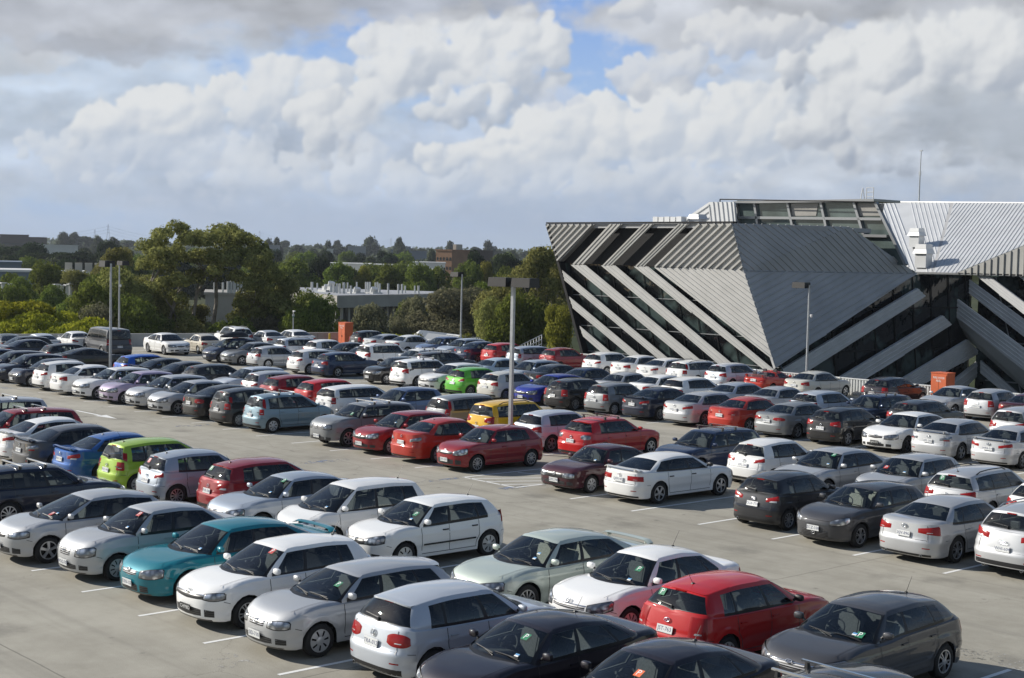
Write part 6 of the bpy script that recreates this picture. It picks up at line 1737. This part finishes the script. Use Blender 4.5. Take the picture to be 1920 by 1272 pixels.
TYPES = {
 # near, individually shaped
 'citroen': dict(HT, L=4.26, badge='chevrons', H=1.47, grille='slats', gz=(.62, .68), gw=.30, iw=.50, ih=.12, iz=.28, xrf=.10, xc=1.18, xrr=-1.40, xbb=-1.90, lean=.16, qx=-1.50, tint_r=1, rim='spoke5', hl=(.46, .98, .10, .13)),
 'aveo': dict(SD, L=4.31, W=1.70, H=1.50, xc=1.10, grille='chrome', gw=.22, gz=(.56, .70), badge='ring', zn=.72, zh=.88, zc=1.0, zb=1.0, zt=1.05, rim='cap9', wr=.30, tint_r=1, hl=(.44, .90, .14, .16)),
 'falcon': dict(SB, rim='spoke5', grille='chrome', gw=.26, gz=(.58, .67), badge='blueoval', spoiler=.07, tint_r=1, iw=.34, ih=.13, iz=.27),
 'falcon_pale': dict(SB, rim='spoke10', grille='chrome', gw=.32, gz=(.58, .67), badge='blueoval', spoiler=.075, pale=1),
 'golf7': dict(HT, badge='vw', gw=.50, gz=(.655, .70), grille='rim', iw=.46, ih=.13, iz=.30, tint_r=1, rim='twin', hl=(.52, .95, .10, .13), pl_dark=1, hl_lift=.04),
 'protege': dict(HT, L=4.27, W=1.71, H=1.42, zn=.68, xrr=-1.75, xbb=-2.0, xC=-1.72, spoiler=.10, badge='wing', gw=.22, gz=(.56, .66), grille='chrome', rim='cap', hl=(.36, .80, .11, .12), hl_lift=.02, qx=-1.60),
 'golf6': dict(HT, L=4.20, badge='vw', spoiler=.07, tint_r=1, tlw=(.40, .86), tl_shape='oval', tlh=.20, tlz=.82, rim='spoke5', hl=(.46, .90, .11, .11), bz=.86, zt=1.05, step=.06),
 'astra_sedan': dict(SD, W=1.72, H=1.43, rim='spoke5', wr=.30, hl=(.42, .86, .15, .14)),
 'navy_sedan': dict(SD, L=4.45),
 'accord': dict(SD, L=4.73, W=1.84, rim='spoke10', hl=(.5, .98, .12, .12), tint_r=1, xc=1.20, xrf=.38),
 'prius_v': dict(HT, L=4.30, H=1.58, xc=1.40, xrf=.40, zc=.98, apb=.44, hl_lift=.12, rim='cap', qx=-1.48, lean=.05),
 'corolla_h': dict(HT, L=4.18, W=1.71, H=1.47, zn=.72, rim='cap', strip=1, bh=1, hl_lift=.10, hl=(.36, .84, .12, .13), badge='ovals', tlz=.95, tlh=.24),
 'cruze': dict(SD, L=4.60, W=1.79, H=1.47, rim='cap9', grille='chrome', gw=.40, gz=(.62, .70), hl=(.50, 1.0, .12, .13), hl_lift=.11),
 'i30': dict(HT, L=4.25, tlw=(.54, .86), tlz=.80, tlh=.36, tl_shape='tall', badge='h', bm=1, rim='cap9', bz=.86, step=.06, hl_lean=.14, spoiler=.03, zt=1.06),
 'cerato': dict(HT, L=4.35, W=1.78, H=1.45, zn=.72, rim='twin', hl=(.46, 1.06, .11, .11), hl_lift=.12, grille='chrome', gw=.42, gz=(.64, .69), badge='blueoval', zb=1.02, zt=1.06),
 'rio': dict(SM, L=4.05, W=1.72, H=1.45, rim='spoke10', hl=(.42, .92, .12, .13), hl_lift=.13, grille='rim', gw=.32, gz=(.655, .69), iw=.42, ih=.15, iz=.29, xbb=-1.86, xC=-1.58, badge='blueoval'),
 'galant': dict(SB, L=4.70, W=1.74, wB=.79, wR=.56, H=1.40, zt=1.0, spoiler=.06, rim='spoke5', bm=1, bh=1, tlz=.80, tlh=.13, tl_shape='tall', tlw=(.36, .86), bsx=-.02, tint_r=1),
 'mazda2': dict(SM, tlh=.17, tl_shape='sweep', rim='spoke10', spoiler=.05, step=.07, hl_lean=.16),
 'mazda3': dict(HT, L=4.46, H=1.46, badge='wing', gz=(.30, .46), gw=.40, iw=.36, ih=.02, iz=.27, hl=(.48, 1.0, .11, .13), hl_lift=.12, rim='twin', pale=1, zh=.84, pzf=.50),
 'camry': dict(SB, L=4.82, W=1.82, H=1.47, rim='twin', badge='ovals', tlw=(.42, .96), tlz=.86, tlh=.17, exh=2, zt=1.06, bsx=-.06),
 'q5': dict(SV, L=4.63, W=1.88, H=1.65, badge='rings', rail='rail', railmat='galvanised', tl_shape='sweep', tlw=(.46, .94), rim='spoke5', exh=2),
 'forester': dict(SV, L=4.48, W=1.73, H=1.59, grille='chrome', gw=.28, gz=(.66, .80), rail='bars', hl=(.36, .76, .15, .13), hl_lift=.01, n_f=3.4, rim='spoke7', zn=.84),
 'lancer': dict(SD, L=4.57, H=1.49, lens='clear', tl_shape='sweep', tlw=(.50, .92), rim='cap', zt=1.08, exh=0),
 'mazda3_racks': dict(HT, L=4.42, rail='bars', lens='clear', tlw=(.50, .86), tlh=.15, tl_shape='oval', rim='twin', badge='wing', spoiler=.06),
 'subaru_wagon': dict(WG, L=4.70, W=1.73, rail='bars', badge='ring', H=1.50),
 'vw_wagon': dict(WG, L=4.77, W=1.82, rail='bars', rim='spoke10', tint_r=1, H=1.50, badge='vw', wr=.33),
 'commodore': dict(SB, rim='steel', gw=.30, gz=(.60, .67), badge='ring', tint_r=1, iw=.40, ih=.10, iz=.28, pl_dark=1),
 'mazda6': dict(SB, L=4.73, lens='clear', spoiler=.07, tl_shape='sweep', badge='wing', tint_r=1, exh=2),
 'corolla_s': dict(SD, spoiler=.05, badge='ovals', rim='twin', tl_shape='sweep', tlw=(.42, .92)),
 'civic_s': dict(SD, xc=1.30, xrf=.42, rim='twin', tlw=(.34, .84), tlh=.12, tl_shape='oval', hl_lift=.11),
 'astra_h': dict(HT, badge='ring', tlz=.90, rim='spoke5', rail=None),
 'bmw': dict(SD, L=4.53, W=1.82, H=1.42, grille='rim', gw=.24, gz=(.60, .70), rim='spoke5', badge='ring', hl=(.34, .86, .11, .10), hl_lift=.03),
 'bmw5': dict(SB, L=4.90, H=1.46, grille='rim', gw=.26, gz=(.58, .70), rim='spoke10', hl=(.36, .92, .12, .10)),
 'van': VN, 'mr2': CP,
 'small': SM, 'small_b': dict(SM, tl_shape='sweep', rim='cap'), 'small_c': dict(SM, tlw=(.58, .84), tlh=.26, tl_shape='tall', rim='cap9', spoiler=.05),
 'hatch': HT, 'hatch_b': dict(HT, tl_shape='sweep', rim='cap', spoiler=.05), 'hatch_c': dict(HT, tlw=(.58, .88), tlh=.28, tl_shape='tall', rim='spoke10'),
 'sedan': SD, 'sedan_b': dict(SD, tl_shape='oval', rim='cap9'), 'sedan_c': dict(SD, spoiler=.06, tl_shape='sweep', rim='spoke10'), 'sedan_big': dict(SB, tl_shape='sweep', rim='spoke7'), 'sedan_old': SO, 'coupe': dict(SD, L=4.4, H=1.36, W=1.79, b2x=-1.02, xrr=-1.0, xrf=.3, tint_r=1, rim='spoke5', spoiler=0),
 'wagon': WG, 'wagon_bars': dict(WG, rail='bars'), 'wagon_v': dict(WG, L=4.76, pillar_lamp=7, tlw=(.66, .88), tlh=.20, tl_shape='tall', tlz=.86), 'wagon_old': dict(WG, L=4.55, W=1.69, H=1.45, rail=None, rim='cap', tlw=(.66, .82), tlh=.24, tl_shape='tall', tlz=.84, bm=1),
 'suv': SV, 'suv_bars': dict(SV, rail='bars'), 'xtrail': dict(SV, pillar_lamp=7, rail=None, tint_r=1, tlw=(.70, .90), tl_shape='tall', tlz=1.04), 'mpv': MP, 'mpv_v': dict(MP, pillar_lamp=5, tlw=(.56, .84), tl_shape='tall', tlh=.22, rim='cap9'), 'mpv_bars': dict(MP, pillar_lamp=7, rail='bars', rim='cap', tlw=(.66, .84), tl_shape='tall', tlh=.2), 'old_hatch': dict(SM, H=1.40, L=4.1, W=1.68, n_f=3.6, rim='cap', zb=.92, zt=.96, zc=.90, zn=.66, hl=(.40, .80, .13, .11)),
}
KIND = {}
for k in TYPES: KIND[k] = 'sedan' if TYPES[k].get('kind') == 'sedan' else 'hatchback'
for k in ('subaru_wagon', 'vw_wagon', 'wagon', 'wagon_bars', 'wagon_v', 'wagon_old'): KIND[k] = 'station_wagon'
for k in ('q5', 'forester', 'suv', 'suv_bars', 'xtrail'): KIND[k] = 'four_wheel_drive'
KIND['van'] = 'van'; KIND['mr2'] = 'sports_car'; KIND['coupe'] = 'coupe'
COLS = {'white': (.86, .86, .85, 0), 'pearl': (.56, .60, .66, .35), 'silver': (.50, .51, .525, .5), 'silverblue': (.42, .47, .54, .45), 'grey': (.060, .061, .068, .25), 'midgrey': (.24, .25, .26, .4), 'darkgrey': (.026, .027, .032, .15), 'black': (.012, .012, .014, .1), 'blackpurple': (.016, .013, .020, .2),
 'navy': (.008, .013, .034, .15), 'darkblue': (.012, .026, .070, .2), 'blue': (.02, .11, .38, .3), 'brightblue': (.02, .12, .55, .1), 'royal': (.015, .03, .30, .2), 'steelblue': (.12, .17, .30, .5), 'skyblue': (.20, .29, .35, .4), 'paleblue': (.46, .56, .64, .3), 'teal': (.005, .19, .25, .2), 'palegreen': (.48, .54, .49, .35),
 'red': (.52, .010, .012, 0), 'darkred': (.26, .010, .016, .15), 'maroon': (.055, .008, .016, .2), 'orangered': (.42, .025, .012, .1), 'lime': (.30, .46, .035, .1), 'green': (.10, .42, .03, .1), 'yellow': (.72, .42, .008, 0), 'lilac': (.44, .36, .50, .3), 'beige': (.58, .53, .44, .2), 'offwhite': (.60, .59, .54, .1), 'olive': (.045, .05, .035, .3), 'darkolive': (.03, .033, .028, .3)}
CN = {'pearl': 'bluish white', 'silverblue': 'silver blue', 'midgrey': 'mid grey', 'darkgrey': 'dark grey', 'blackpurple': 'purplish black', 'darkblue': 'dark blue', 'brightblue': 'bright blue', 'royal': 'deep royal blue', 'steelblue': 'steel blue', 'skyblue': 'light steel blue', 'paleblue': 'pale blue', 'teal': 'teal', 'palegreen': 'pale silver green', 'darkred': 'dark red', 'orangered': 'orange red', 'lime': 'lime green', 'green': 'bright green', 'beige': 'beige', 'offwhite': 'off white', 'darkolive': 'dark olive'}
PROTO = {}
def reg(o): KIDS[o.name] = [(c, reg(c)) for c in o.children]; return KIDS[o.name]
def clone(o, kids, parent=None):
    c = o.copy(); COL.objects.link(c)
    if parent is not None: c.parent = parent
    for ch, kk in kids: clone(ch, kk, c)
    return c
CARS = []
rc = random.Random(21)
def lightness(o, col):
    o.color = col
def car(row, typ, col, face, x, y, rz=None, extra=(), desc='', plate=None):
    """face F: nose toward -y, B: nose toward +y; rz overrides the heading in radians"""
    if typ not in PROTO:
        r, s = build_car(TYPES[typ], KIND[typ]); PROTO[typ] = (r, s, reg(r)); first = True; c = r
    else:
        r, s, kids = PROTO[typ]; c = clone(r, kids)
    c.location = (x, y, 0); h = {'F': -math.pi/2, 'B': math.pi/2}[face] if rz is None else rz
    c.rotation_euler = (0, 0, h+rc.gauss(0, .012))
    if '_pl' in c: del c['_pl']
    colr = COLS[col]; jit = rc.uniform(.93, 1.07); colr = (*[min(1, v*jit) for v in colr[:3]], colr[3])
    CARS.append(dict(o=c, s=s, row=row, typ=typ, col=col, face=face, extra=extra, desc=desc, colr=colr, plate=plate, kind=KIND[typ], x=x, y=y))
    return c
def in_row(row, k, typ, col, face, dx=0, dy=0, extra=(), desc='', plate=None):
    L = TYPES[typ]['L']; near = {'A': -17.2, 'C': 0.0, 'E': 17.2}; far = {'B': -6.4, 'D': 10.8, 'F': 28.0}
    x = (AX if row in 'AB' else 0)+(k+.5)*2.6
    y = near[row]+.35+L/2 if row in near else far[row]-.35-L/2
    car(row, typ, col, face, x+dx+rc.gauss(0, .06), y+dy+rc.gauss(0, .10), None, extra, desc, plate)
P = in_row
# first row
P('A', 13, 'vw_wagon', 'navy', 'B', dx=.2, dy=.0, desc='with silver roof bars'); P('A', 15, 'citroen', 'silver', 'F', dy=-.6, extra=('Pr.6,.16', 'rego.82,.2'), desc='with chevron badge', plate='UYT-121'); P('A', 16, 'aveo', 'silver', 'F', dy=-.15, extra=('Pr.75,.75', 'rego.85,.2'), desc='with chrome grille', plate='WQQ-702')
P('A', 17, 'falcon', 'teal', 'F', dy=-.1, extra=('rego.85,.12',), desc='with boot spoiler', plate='TXN-157'); P('A', 18, 'golf7', 'white', 'F', dy=-.05, extra=('Pr.8,.78', 'ae'), desc='with black plate', plate='CHM8D'); P('A', 19, 'protege', 'silver', 'F', extra=('Pg.8,.5', ), desc='with oval grille', plate='SID-710')
P('A', 20, 'golf6', 'pearl', 'B', dy=.65, desc='with wide red lamps', plate='TRA-012'); P('A', 21, 'astra_sedan', 'blackpurple', 'F', extra=('Pg.62,.62', 'rego.8,.12', 'ae'), desc='with round wing mirrors', plate='RKV-384'); P('A', 22, 'navy_sedan', 'blackpurple', 'F', dy=.2, extra=('Po.45,.5', 'ae'), desc='with orange P plate', plate='SLP-660'); P('A', 23, 'wagon_bars', 'black', 'F', dy=.0, desc='with black roof bars')
# second row
P('B', 7, 'suv_bars', 'silver', 'F', dy=-.2, desc='with black rack feet'); P('B', 8, 'wagon_bars', 'darkred', 'F', dy=-.2, desc='with white roof bars'); P('B', 9, 'corolla_s', 'white', 'B', desc='with tinted glass'); P('B', 10, 'mazda6', 'grey', 'B', dy=-.1, desc='with smoked lamps'); P('B', 11, 'sedan_c', 'blue', 'B', desc='with white and red lamps', extra=('ae',)); P('B', 12, 'mpv_v', 'lime', 'B', dy=-.5, desc='with tall tail lamps', extra=('ae',))
P('B', 13, 'mazda2', 'silverblue', 'B', dy=-.35, extra=('rPr.4,.5', 'ae'), desc='with red P plate', plate='OLM-414'); P('B', 14, 'hatch_b', 'darkred', 'B', dy=.6, extra=('rPg.6,.6', 'ae'), desc='with green P plate'); P('B', 15, 'accord', 'silverblue', 'F', dy=-.3, extra=('Pg.85,.8', 'rego.8,.2'), desc='with dark windows'); P('B', 16, 'prius_v', 'white', 'F', dy=-.25, extra=('rego.82,.12', 'ae'), desc='with steep windscreen'); P('B', 17, 'corolla_h', 'white', 'F', dy=-.2, extra=('Pg.85,.45', 'rego.85,.22', 'ae'), desc='with black side strip')
P('B', 19, 'falcon_pale', 'palegreen', 'F', dy=-.1, extra=('rego.85,.4', 'rego.83,.22'), desc='with tall boot spoiler'); P('B', 20, 'cruze', 'white', 'F', dy=-.2, extra=('Pg.78,.5', 'rego.7,.12', 'ae'), desc='with chrome bar grille'); P('B', 21, 'i30', 'red', 'B', dx=-.1, dy=-.35, extra=('rPg.7,.6', 'ae'), desc='with black wing mirrors'); P('B', 22, 'cerato', 'grey', 'F', dy=-.25, extra=('Pg.85,.16', 'rego.7,.16', 'ae'), desc='with slim chrome grille', plate='ZQT-319')
# third row
P('C', -4, 'sedan_b', 'darkblue', 'F'); P('C', -3, 'hatch', 'navy', 'F'); P('C', -2, 'hatch_b', 'navy', 'F'); P('C', -1, 'old_hatch', 'navy', 'F', desc='with steel look wheels'); P('C', 0, 'hatch_b', 'white', 'B', desc='with dark tail glass'); P('C', 1, 'sedan', 'white', 'B', desc='with rounded tail', extra=('ae',)); P('C', 2, 'hatch', 'white', 'F', desc='with triangle fog lamps'); P('C', 3, 'small', 'lilac', 'F'); P('C', 4, 'hatch_c', 'silver', 'F', extra=('rego.8,.2',), desc='with badge nose'); P('C', 5, 'civic_s', 'silver', 'F', desc='with steep windscreen'); P('C', 6, 'sedan_b', 'black', 'B', desc='with square red lamps'); P('C', 7, 'mpv_v', 'darkgrey', 'B', desc='with tall red lamps'); P('C', 8, 'mpv_bars', 'skyblue', 'B', desc='with roof bars')
P('C', 10, 'forester', 'midgrey', 'F', extra=('Pg.7,.2',), desc='with mesh grille and roof bars'); P('C', 11, 'corolla_h', 'darkred', 'F', extra=('rego.8,.3',), desc='with white headlamps'); P('C', 12, 'lancer', 'orangered', 'B', desc='with clear tail lamps', extra=('ae',)); P('C', 13, 'rio', 'darkred', 'F', desc='with thin grille', extra=('rego.7,.2',), plate='ZPS-207'); P('C', 15, 'sedan_old', 'maroon', 'F', desc='with round hubcaps', extra=('rego.85,.12',), plate='QXC-740'); P('C', 16, 'galant', 'white', 'B', dy=.35, desc='with low boot spoiler'); P('C', 18, 'mazda2', 'darkgrey', 'B', dy=.3, desc='with red high brake light', plate='OLX-774'); P('C', 19, 'mazda3', 'grey', 'F', desc='with wide smiling grille', plate='ZCZ-338'); P('C', 20, 'camry', 'silver', 'B', desc='with twin exhausts', plate='XJV-896'); P('C', 21, 'q5', 'silver', 'B', dy=.35, desc='with four ring badge', plate='WHI-604')
# fourth row
P('D', -8, 'hatch', 'black', 'F'); P('D', -7, 'sedan', 'navy', 'B'); P('D', -5, 'hatch_c', 'black', 'B', desc='with split rear window'); P('D', -4, 'coupe', 'black', 'B', desc='with low roof'); P('D', -1, 'hatch', 'brightblue', 'B'); P('D', 0, 'sedan_c', 'black', 'B', desc='with boot wing'); P('D', 1, 'sedan', 'grey', 'B'); P('D', 2, 'hatch', 'darkgrey', 'B'); P('D', 3, 'hatch_c', 'pearl', 'F'); P('D', 4, 'small_b', 'silver', 'B'); P('D', 5, 'hatch_b', 'darkred', 'B'); P('D', 6, 'hatch_c', 'red', 'B'); P('D', 7, 'wagon_old', 'white', 'B', desc='with black trims'); P('D', 8, 'hatch_b', 'steelblue', 'F')
P('D', 10, 'xtrail', 'midgrey', 'B', desc='with pillar tail lamps'); P('D', 11, 'suv', 'yellow', 'B', desc='with black rear screen surround'); P('D', 12, 'golf7', 'pearl', 'B'); P('D', 13, 'mazda3_racks', 'red', 'B', desc='with white roof bars'); P('D', 15, 'subaru_wagon', 'darkblue', 'F', dx=-.3, desc='with white roof bars'); P('D', 16, 'mazda2', 'white', 'B', desc='with rear wiper'); P('D', 17, 'sedan_big', 'silver', 'F', extra=('Pg.8,.75', 'rego.8,.2')); P('D', 18, 'astra_h', 'silver', 'F', extra=('Pr-.6,.3', 'rego.6,.16')); P('D', 19, 'wagon', 'silver', 'B', extra=('rPg.5,.6', 'ae'), desc='with black roof rails'); P('D', 20, 'hatch', 'white', 'B')
# fifth row
P('E', -5, 'mpv', 'darkblue', 'F', desc='with black roof pod'); P('E', -4, 'sedan', 'midgrey', 'F'); P('E', -3, 'old_hatch', 'silver', 'B', dx=.6, desc='with orange tail lamps'); P('E', -1, 'hatch_b', 'white', 'B'); P('E', 0, 'mazda3', 'darkblue', 'B'); P('E', 2, 'small', 'black', 'F'); P('E', 3, 'forester', 'white', 'B', desc='with boxy tail'); P('E', 4, 'hatch', 'white', 'F', desc='with black side strip'); P('E', 5, 'mazda2', 'green', 'B'); P('E', 6, 'rio', 'offwhite', 'B'); P('E', 7, 'sedan_big', 'royal', 'F'); P('E', 8, 'hatch_c', 'black', 'B'); P('E', 9, 'small_c', 'midgrey', 'B'); P('E', 10, 'sedan_c', 'navy', 'B'); P('E', 11, 'sedan_big', 'silver', 'B'); P('E', 12, 'sedan', 'orangered', 'B'); P('E', 13, 'civic_s', 'midgrey', 'B'); P('E', 14, 'astra_h', 'black', 'B', desc='with chrome strip'); P('E', 15, 'commodore', 'white', 'F', desc='with black wheels'); P('E', 16, 'mazda6', 'silver', 'B', desc='with boot spoiler'); P('E', 17, 'corolla_s', 'silver', 'B', desc='with boot spoiler'); P('E', 18, 'sedan', 'white', 'B')
# sixth row
P('F', -5, 'wagon', 'pearl', 'B', desc='with black windows'); P('F', -4, 'small_b', 'white', 'B'); P('F', -3, 'sedan', 'darkgrey', 'F'); P('F', -2, 'sedan_old', 'silver', 'B'); P('F', -1, 'suv', 'white', 'B', dx=-.8); P('F', 0, 'wagon_bars', 'white', 'F'); P('F', 1, 'wagon_bars', 'darkgrey', 'B'); P('F', 3, 'sedan', 'paleblue', 'B'); P('F', 4, 'hatch', 'silverblue', 'F'); P('F', 5, 'sedan_b', 'darkgrey', 'B'); P('F', 6, 'sedan_c', 'darkblue', 'B', desc='with boot wing'); P('F', 7, 'sedan_old', 'silver', 'B'); P('F', 8, 'sedan_b', 'white', 'B'); P('F', 9, 'golf6', 'white', 'B', dx=-.4); P('F', 10, 'civic_s', 'silverblue', 'B'); P('F', 11, 'sedan_b', 'silver', 'B'); P('F', 12, 'astra_h', 'pearl', 'B'); P('F', 13, 'wagon_bars', 'darkblue', 'F', desc='with roof bars'); P('F', 14, 'hatch', 'darkgrey', 'B'); P('F', 16, 'suv', 'silver', 'B')
# along the ribbed wall
for (u, typ, col, face, ds) in ((700, 'small_c', 'black', 'B', ''), (732, 'coupe', 'silver', 'B', ''), (775, 'sedan_b', 'white', 'B', ''), (828, 'hatch', 'steelblue', 'F', ''), (868, 'hatch_c', 'silverblue', 'F', ''), (908, 'sedan', 'darkblue', 'B', ''), (955, 'hatch_c', 'red', 'B', ''), (1005, 'wagon_old', 'silverblue', 'B', ''), (1062, 'small', 'darkred', 'B', ''),
    (1148, 'hatch_b', 'white', 'B', ''), (1206, 'cruze', 'white', 'B', ''), (1258, 'sedan_big', 'white', 'B', ''), (1312, 'wagon_v', 'white', 'B', 'with pillar tail lamps'), (1380, 'hatch', 'pearl', 'B', ''), (1452, 'mr2', 'orangered', 'B', 'with rear wing'), (1534, 'sedan', 'offwhite', 'B', ''), (1678, 'hatch_c', 'blackpurple', 'B', '')):
    L = TYPES[typ]['L']; y = 37.55-L/2; car('G', typ, col, face, Xat(u, y), y, None, (), ds)
car('G', 'bmw', 'silver', 'F', Xat(1797, 34.2), 33.9, None, (), 'with kidney grille'); car('G', 'small_c', 'silver', 'B', Xat(1872, 34.0), 33.9, None, (), ''); car('G', 'sedan', 'maroon', 'B', Xat(1945, 34.0), 33.9, None, (), '')
# against the left wall
for (u, v, typ, col, rz, ds) in ((12, 645, 'sedan_big', 'darkolive', 3.0, ''), (76, 644, 'corolla_s', 'pearl', 3.02, ''), (141, 639, 'sedan_c', 'white', 3.02, ''), (200, 640, 'van', 'grey', 3.06, ''), (313, 643, 'bmw5', 'white', -.10, 'with dark grille'), (380, 642, 'sedan_old', 'beige', 3.0, ''), (437, 634, 'suv', 'white', 3.0, ''), (500, 636, 'sedan', 'silver', 3.0, ''), (550, 635, 'sedan_big', 'white', 3.0, '')):
    p = atZ(u, v, .75 if typ != 'van' else .95); car('H', typ, col, 'F', p.x, p.y, rz, (), ds)
# ---- finish every car: colour, plates, stickers, labels ----
letters = 'ABCDEFGHJKLMNPQRSTUVWXYZ'
ROWN = {'A': 'front row', 'B': 'second row', 'C': 'third row', 'D': 'fourth row', 'E': 'fifth row', 'F': 'sixth row', 'G': 'row at ribbed wall', 'H': 'row at left wall'}
def short(c):
    n = CN.get(c['col'], c['col']); return n.split()[-1] if False else n
def kindword(c): return {'station_wagon': 'wagon', 'four_wheel_drive': 'SUV', 'hatchback': 'hatch', 'sports_car': 'sports car'}.get(c['kind'], c['kind'])
rows = {}
for c in CARS: rows.setdefault(c['row'], []).append(c)
seen = {}
FARPL = ['WRB-318', 'UKT-905', 'SJM-472', 'XPL-266']
for rn, L_ in rows.items():
    L_.sort(key=lambda c: c['x'] if rn != 'H' else c['y'])
    for i, c in enumerate(L_):
        kw = kindword(c); col = short(c)
        nb = []
        if i > 0: nb.append(L_[i-1])
        if i < len(L_)-1: nb.append(L_[i+1])
        d = col+' '+kw+(' '+c['desc'] if c['desc'] else '')
        sn = lambda q: ' '.join([short(q).split()[-1] if len(c['desc']) > 12 else short(q), kindword(q)])
        pl = 'between '+sn(nb[0])+' and '+sn(nb[1]) if len(nb) == 2 else 'next to '+sn(nb[0])
        lab = d+', '+pl+', '+ROWN[rn]
        if len(lab.split()) > 16: lab = d+', beside '+sn(nb[-1])+', '+ROWN[rn]
        seen.setdefault(lab, []).append(c['x']); c['lab'] = lab
for l, v in seen.items():
    if len(v) > 1: print('DUP LABEL', l, v)
for c in CARS:
    o, s = c['o'], c['s']; near = c['row'] in 'ABCDE'
    tag(o, c['lab'], 'van' if c['kind'] == 'van' else 'car', {'van': 'vans'}.get(c['kind'], 'parked '+c['kind'].replace('_', ' ')+'s'))
    for ch in o.children: ch.color = c['colr']
rc2 = random.Random(4)
ki = 0
for c in CARS:
    o, s = c['o'], c['s']; near = c['row'] in 'ABC' or c['plate']
    txt = c['plate'] or (FARPL[ki % 4] if not near else ''.join(rc2.choice(letters) for _ in range(3))+'-%03d' % rc2.randint(100, 999)); ki += 1
    add_plates(o, s, txt, bool(near), bool(TYPES[c['typ']].get('pl_dark')) and c['face'] == 'F')
    for e in c['extra']:
        rear = e[0] == 'r' and not e.startswith('rego'); e2 = e[1:] if rear else e
        if e2 == 'ae': aerial(o, s, s.p['xrr']+.28, rc2.uniform(.25, .5)); continue
        kd = 'rego' if e2.startswith('rego') else e2[:2]; a, b_ = e2[len(kd):].split(',')
        sticker(o, s, float(a), float(b_), kd, rear)
# roof pod on the blue people mover
pod = [c for c in CARS if c['desc'] == 'with black roof pod'][0]
mb = MB(); zt_ = 1.74; prof = []
for k in range(13):
    t = k/12; x = .75-1.9*t; hw = .42*math.sin(min(1, .25+t*2.4)*math.pi/2)*(1 if t < .8 else 1-(t-.8)*1.2); hh = .34*math.sin(min(1, .15+t*1.6)*math.pi/2)*(1 if t < .85 else 1-(t-.85)*3)
    prof.append([Vector((x, hw*math.cos(a), zt_+.04+hh*max(0, math.sin(a))-(.04 if math.sin(a) < -.1 else 0))) for a in [math.pi*2*j/14 for j in range(14)]])
V = [p for r_ in prof for p in r_]; F_ = [(k*14+j, k*14+(j+1) % 14, (k+1)*14+(j+1) % 14, (k+1)*14+j) for k in range(12) for j in range(14)]
F_ += [tuple(range(14)), tuple(range(12*14+13, 12*14-1, -1))]
o = mesh_obj('roof_pod', V, F_, 'black_trim', None, smooth=True); o.data.set_sharp_from_angle(angle=R_(40)); o.location = pod['o'].location; o.rotation_euler = pod['o'].rotation_euler; tag(o, 'black roof pod on top of the dark blue people mover', 'roof box')
o.location.z = -.12
print('CARS', len(CARS), 'OBJECTS', len(sc.objects))
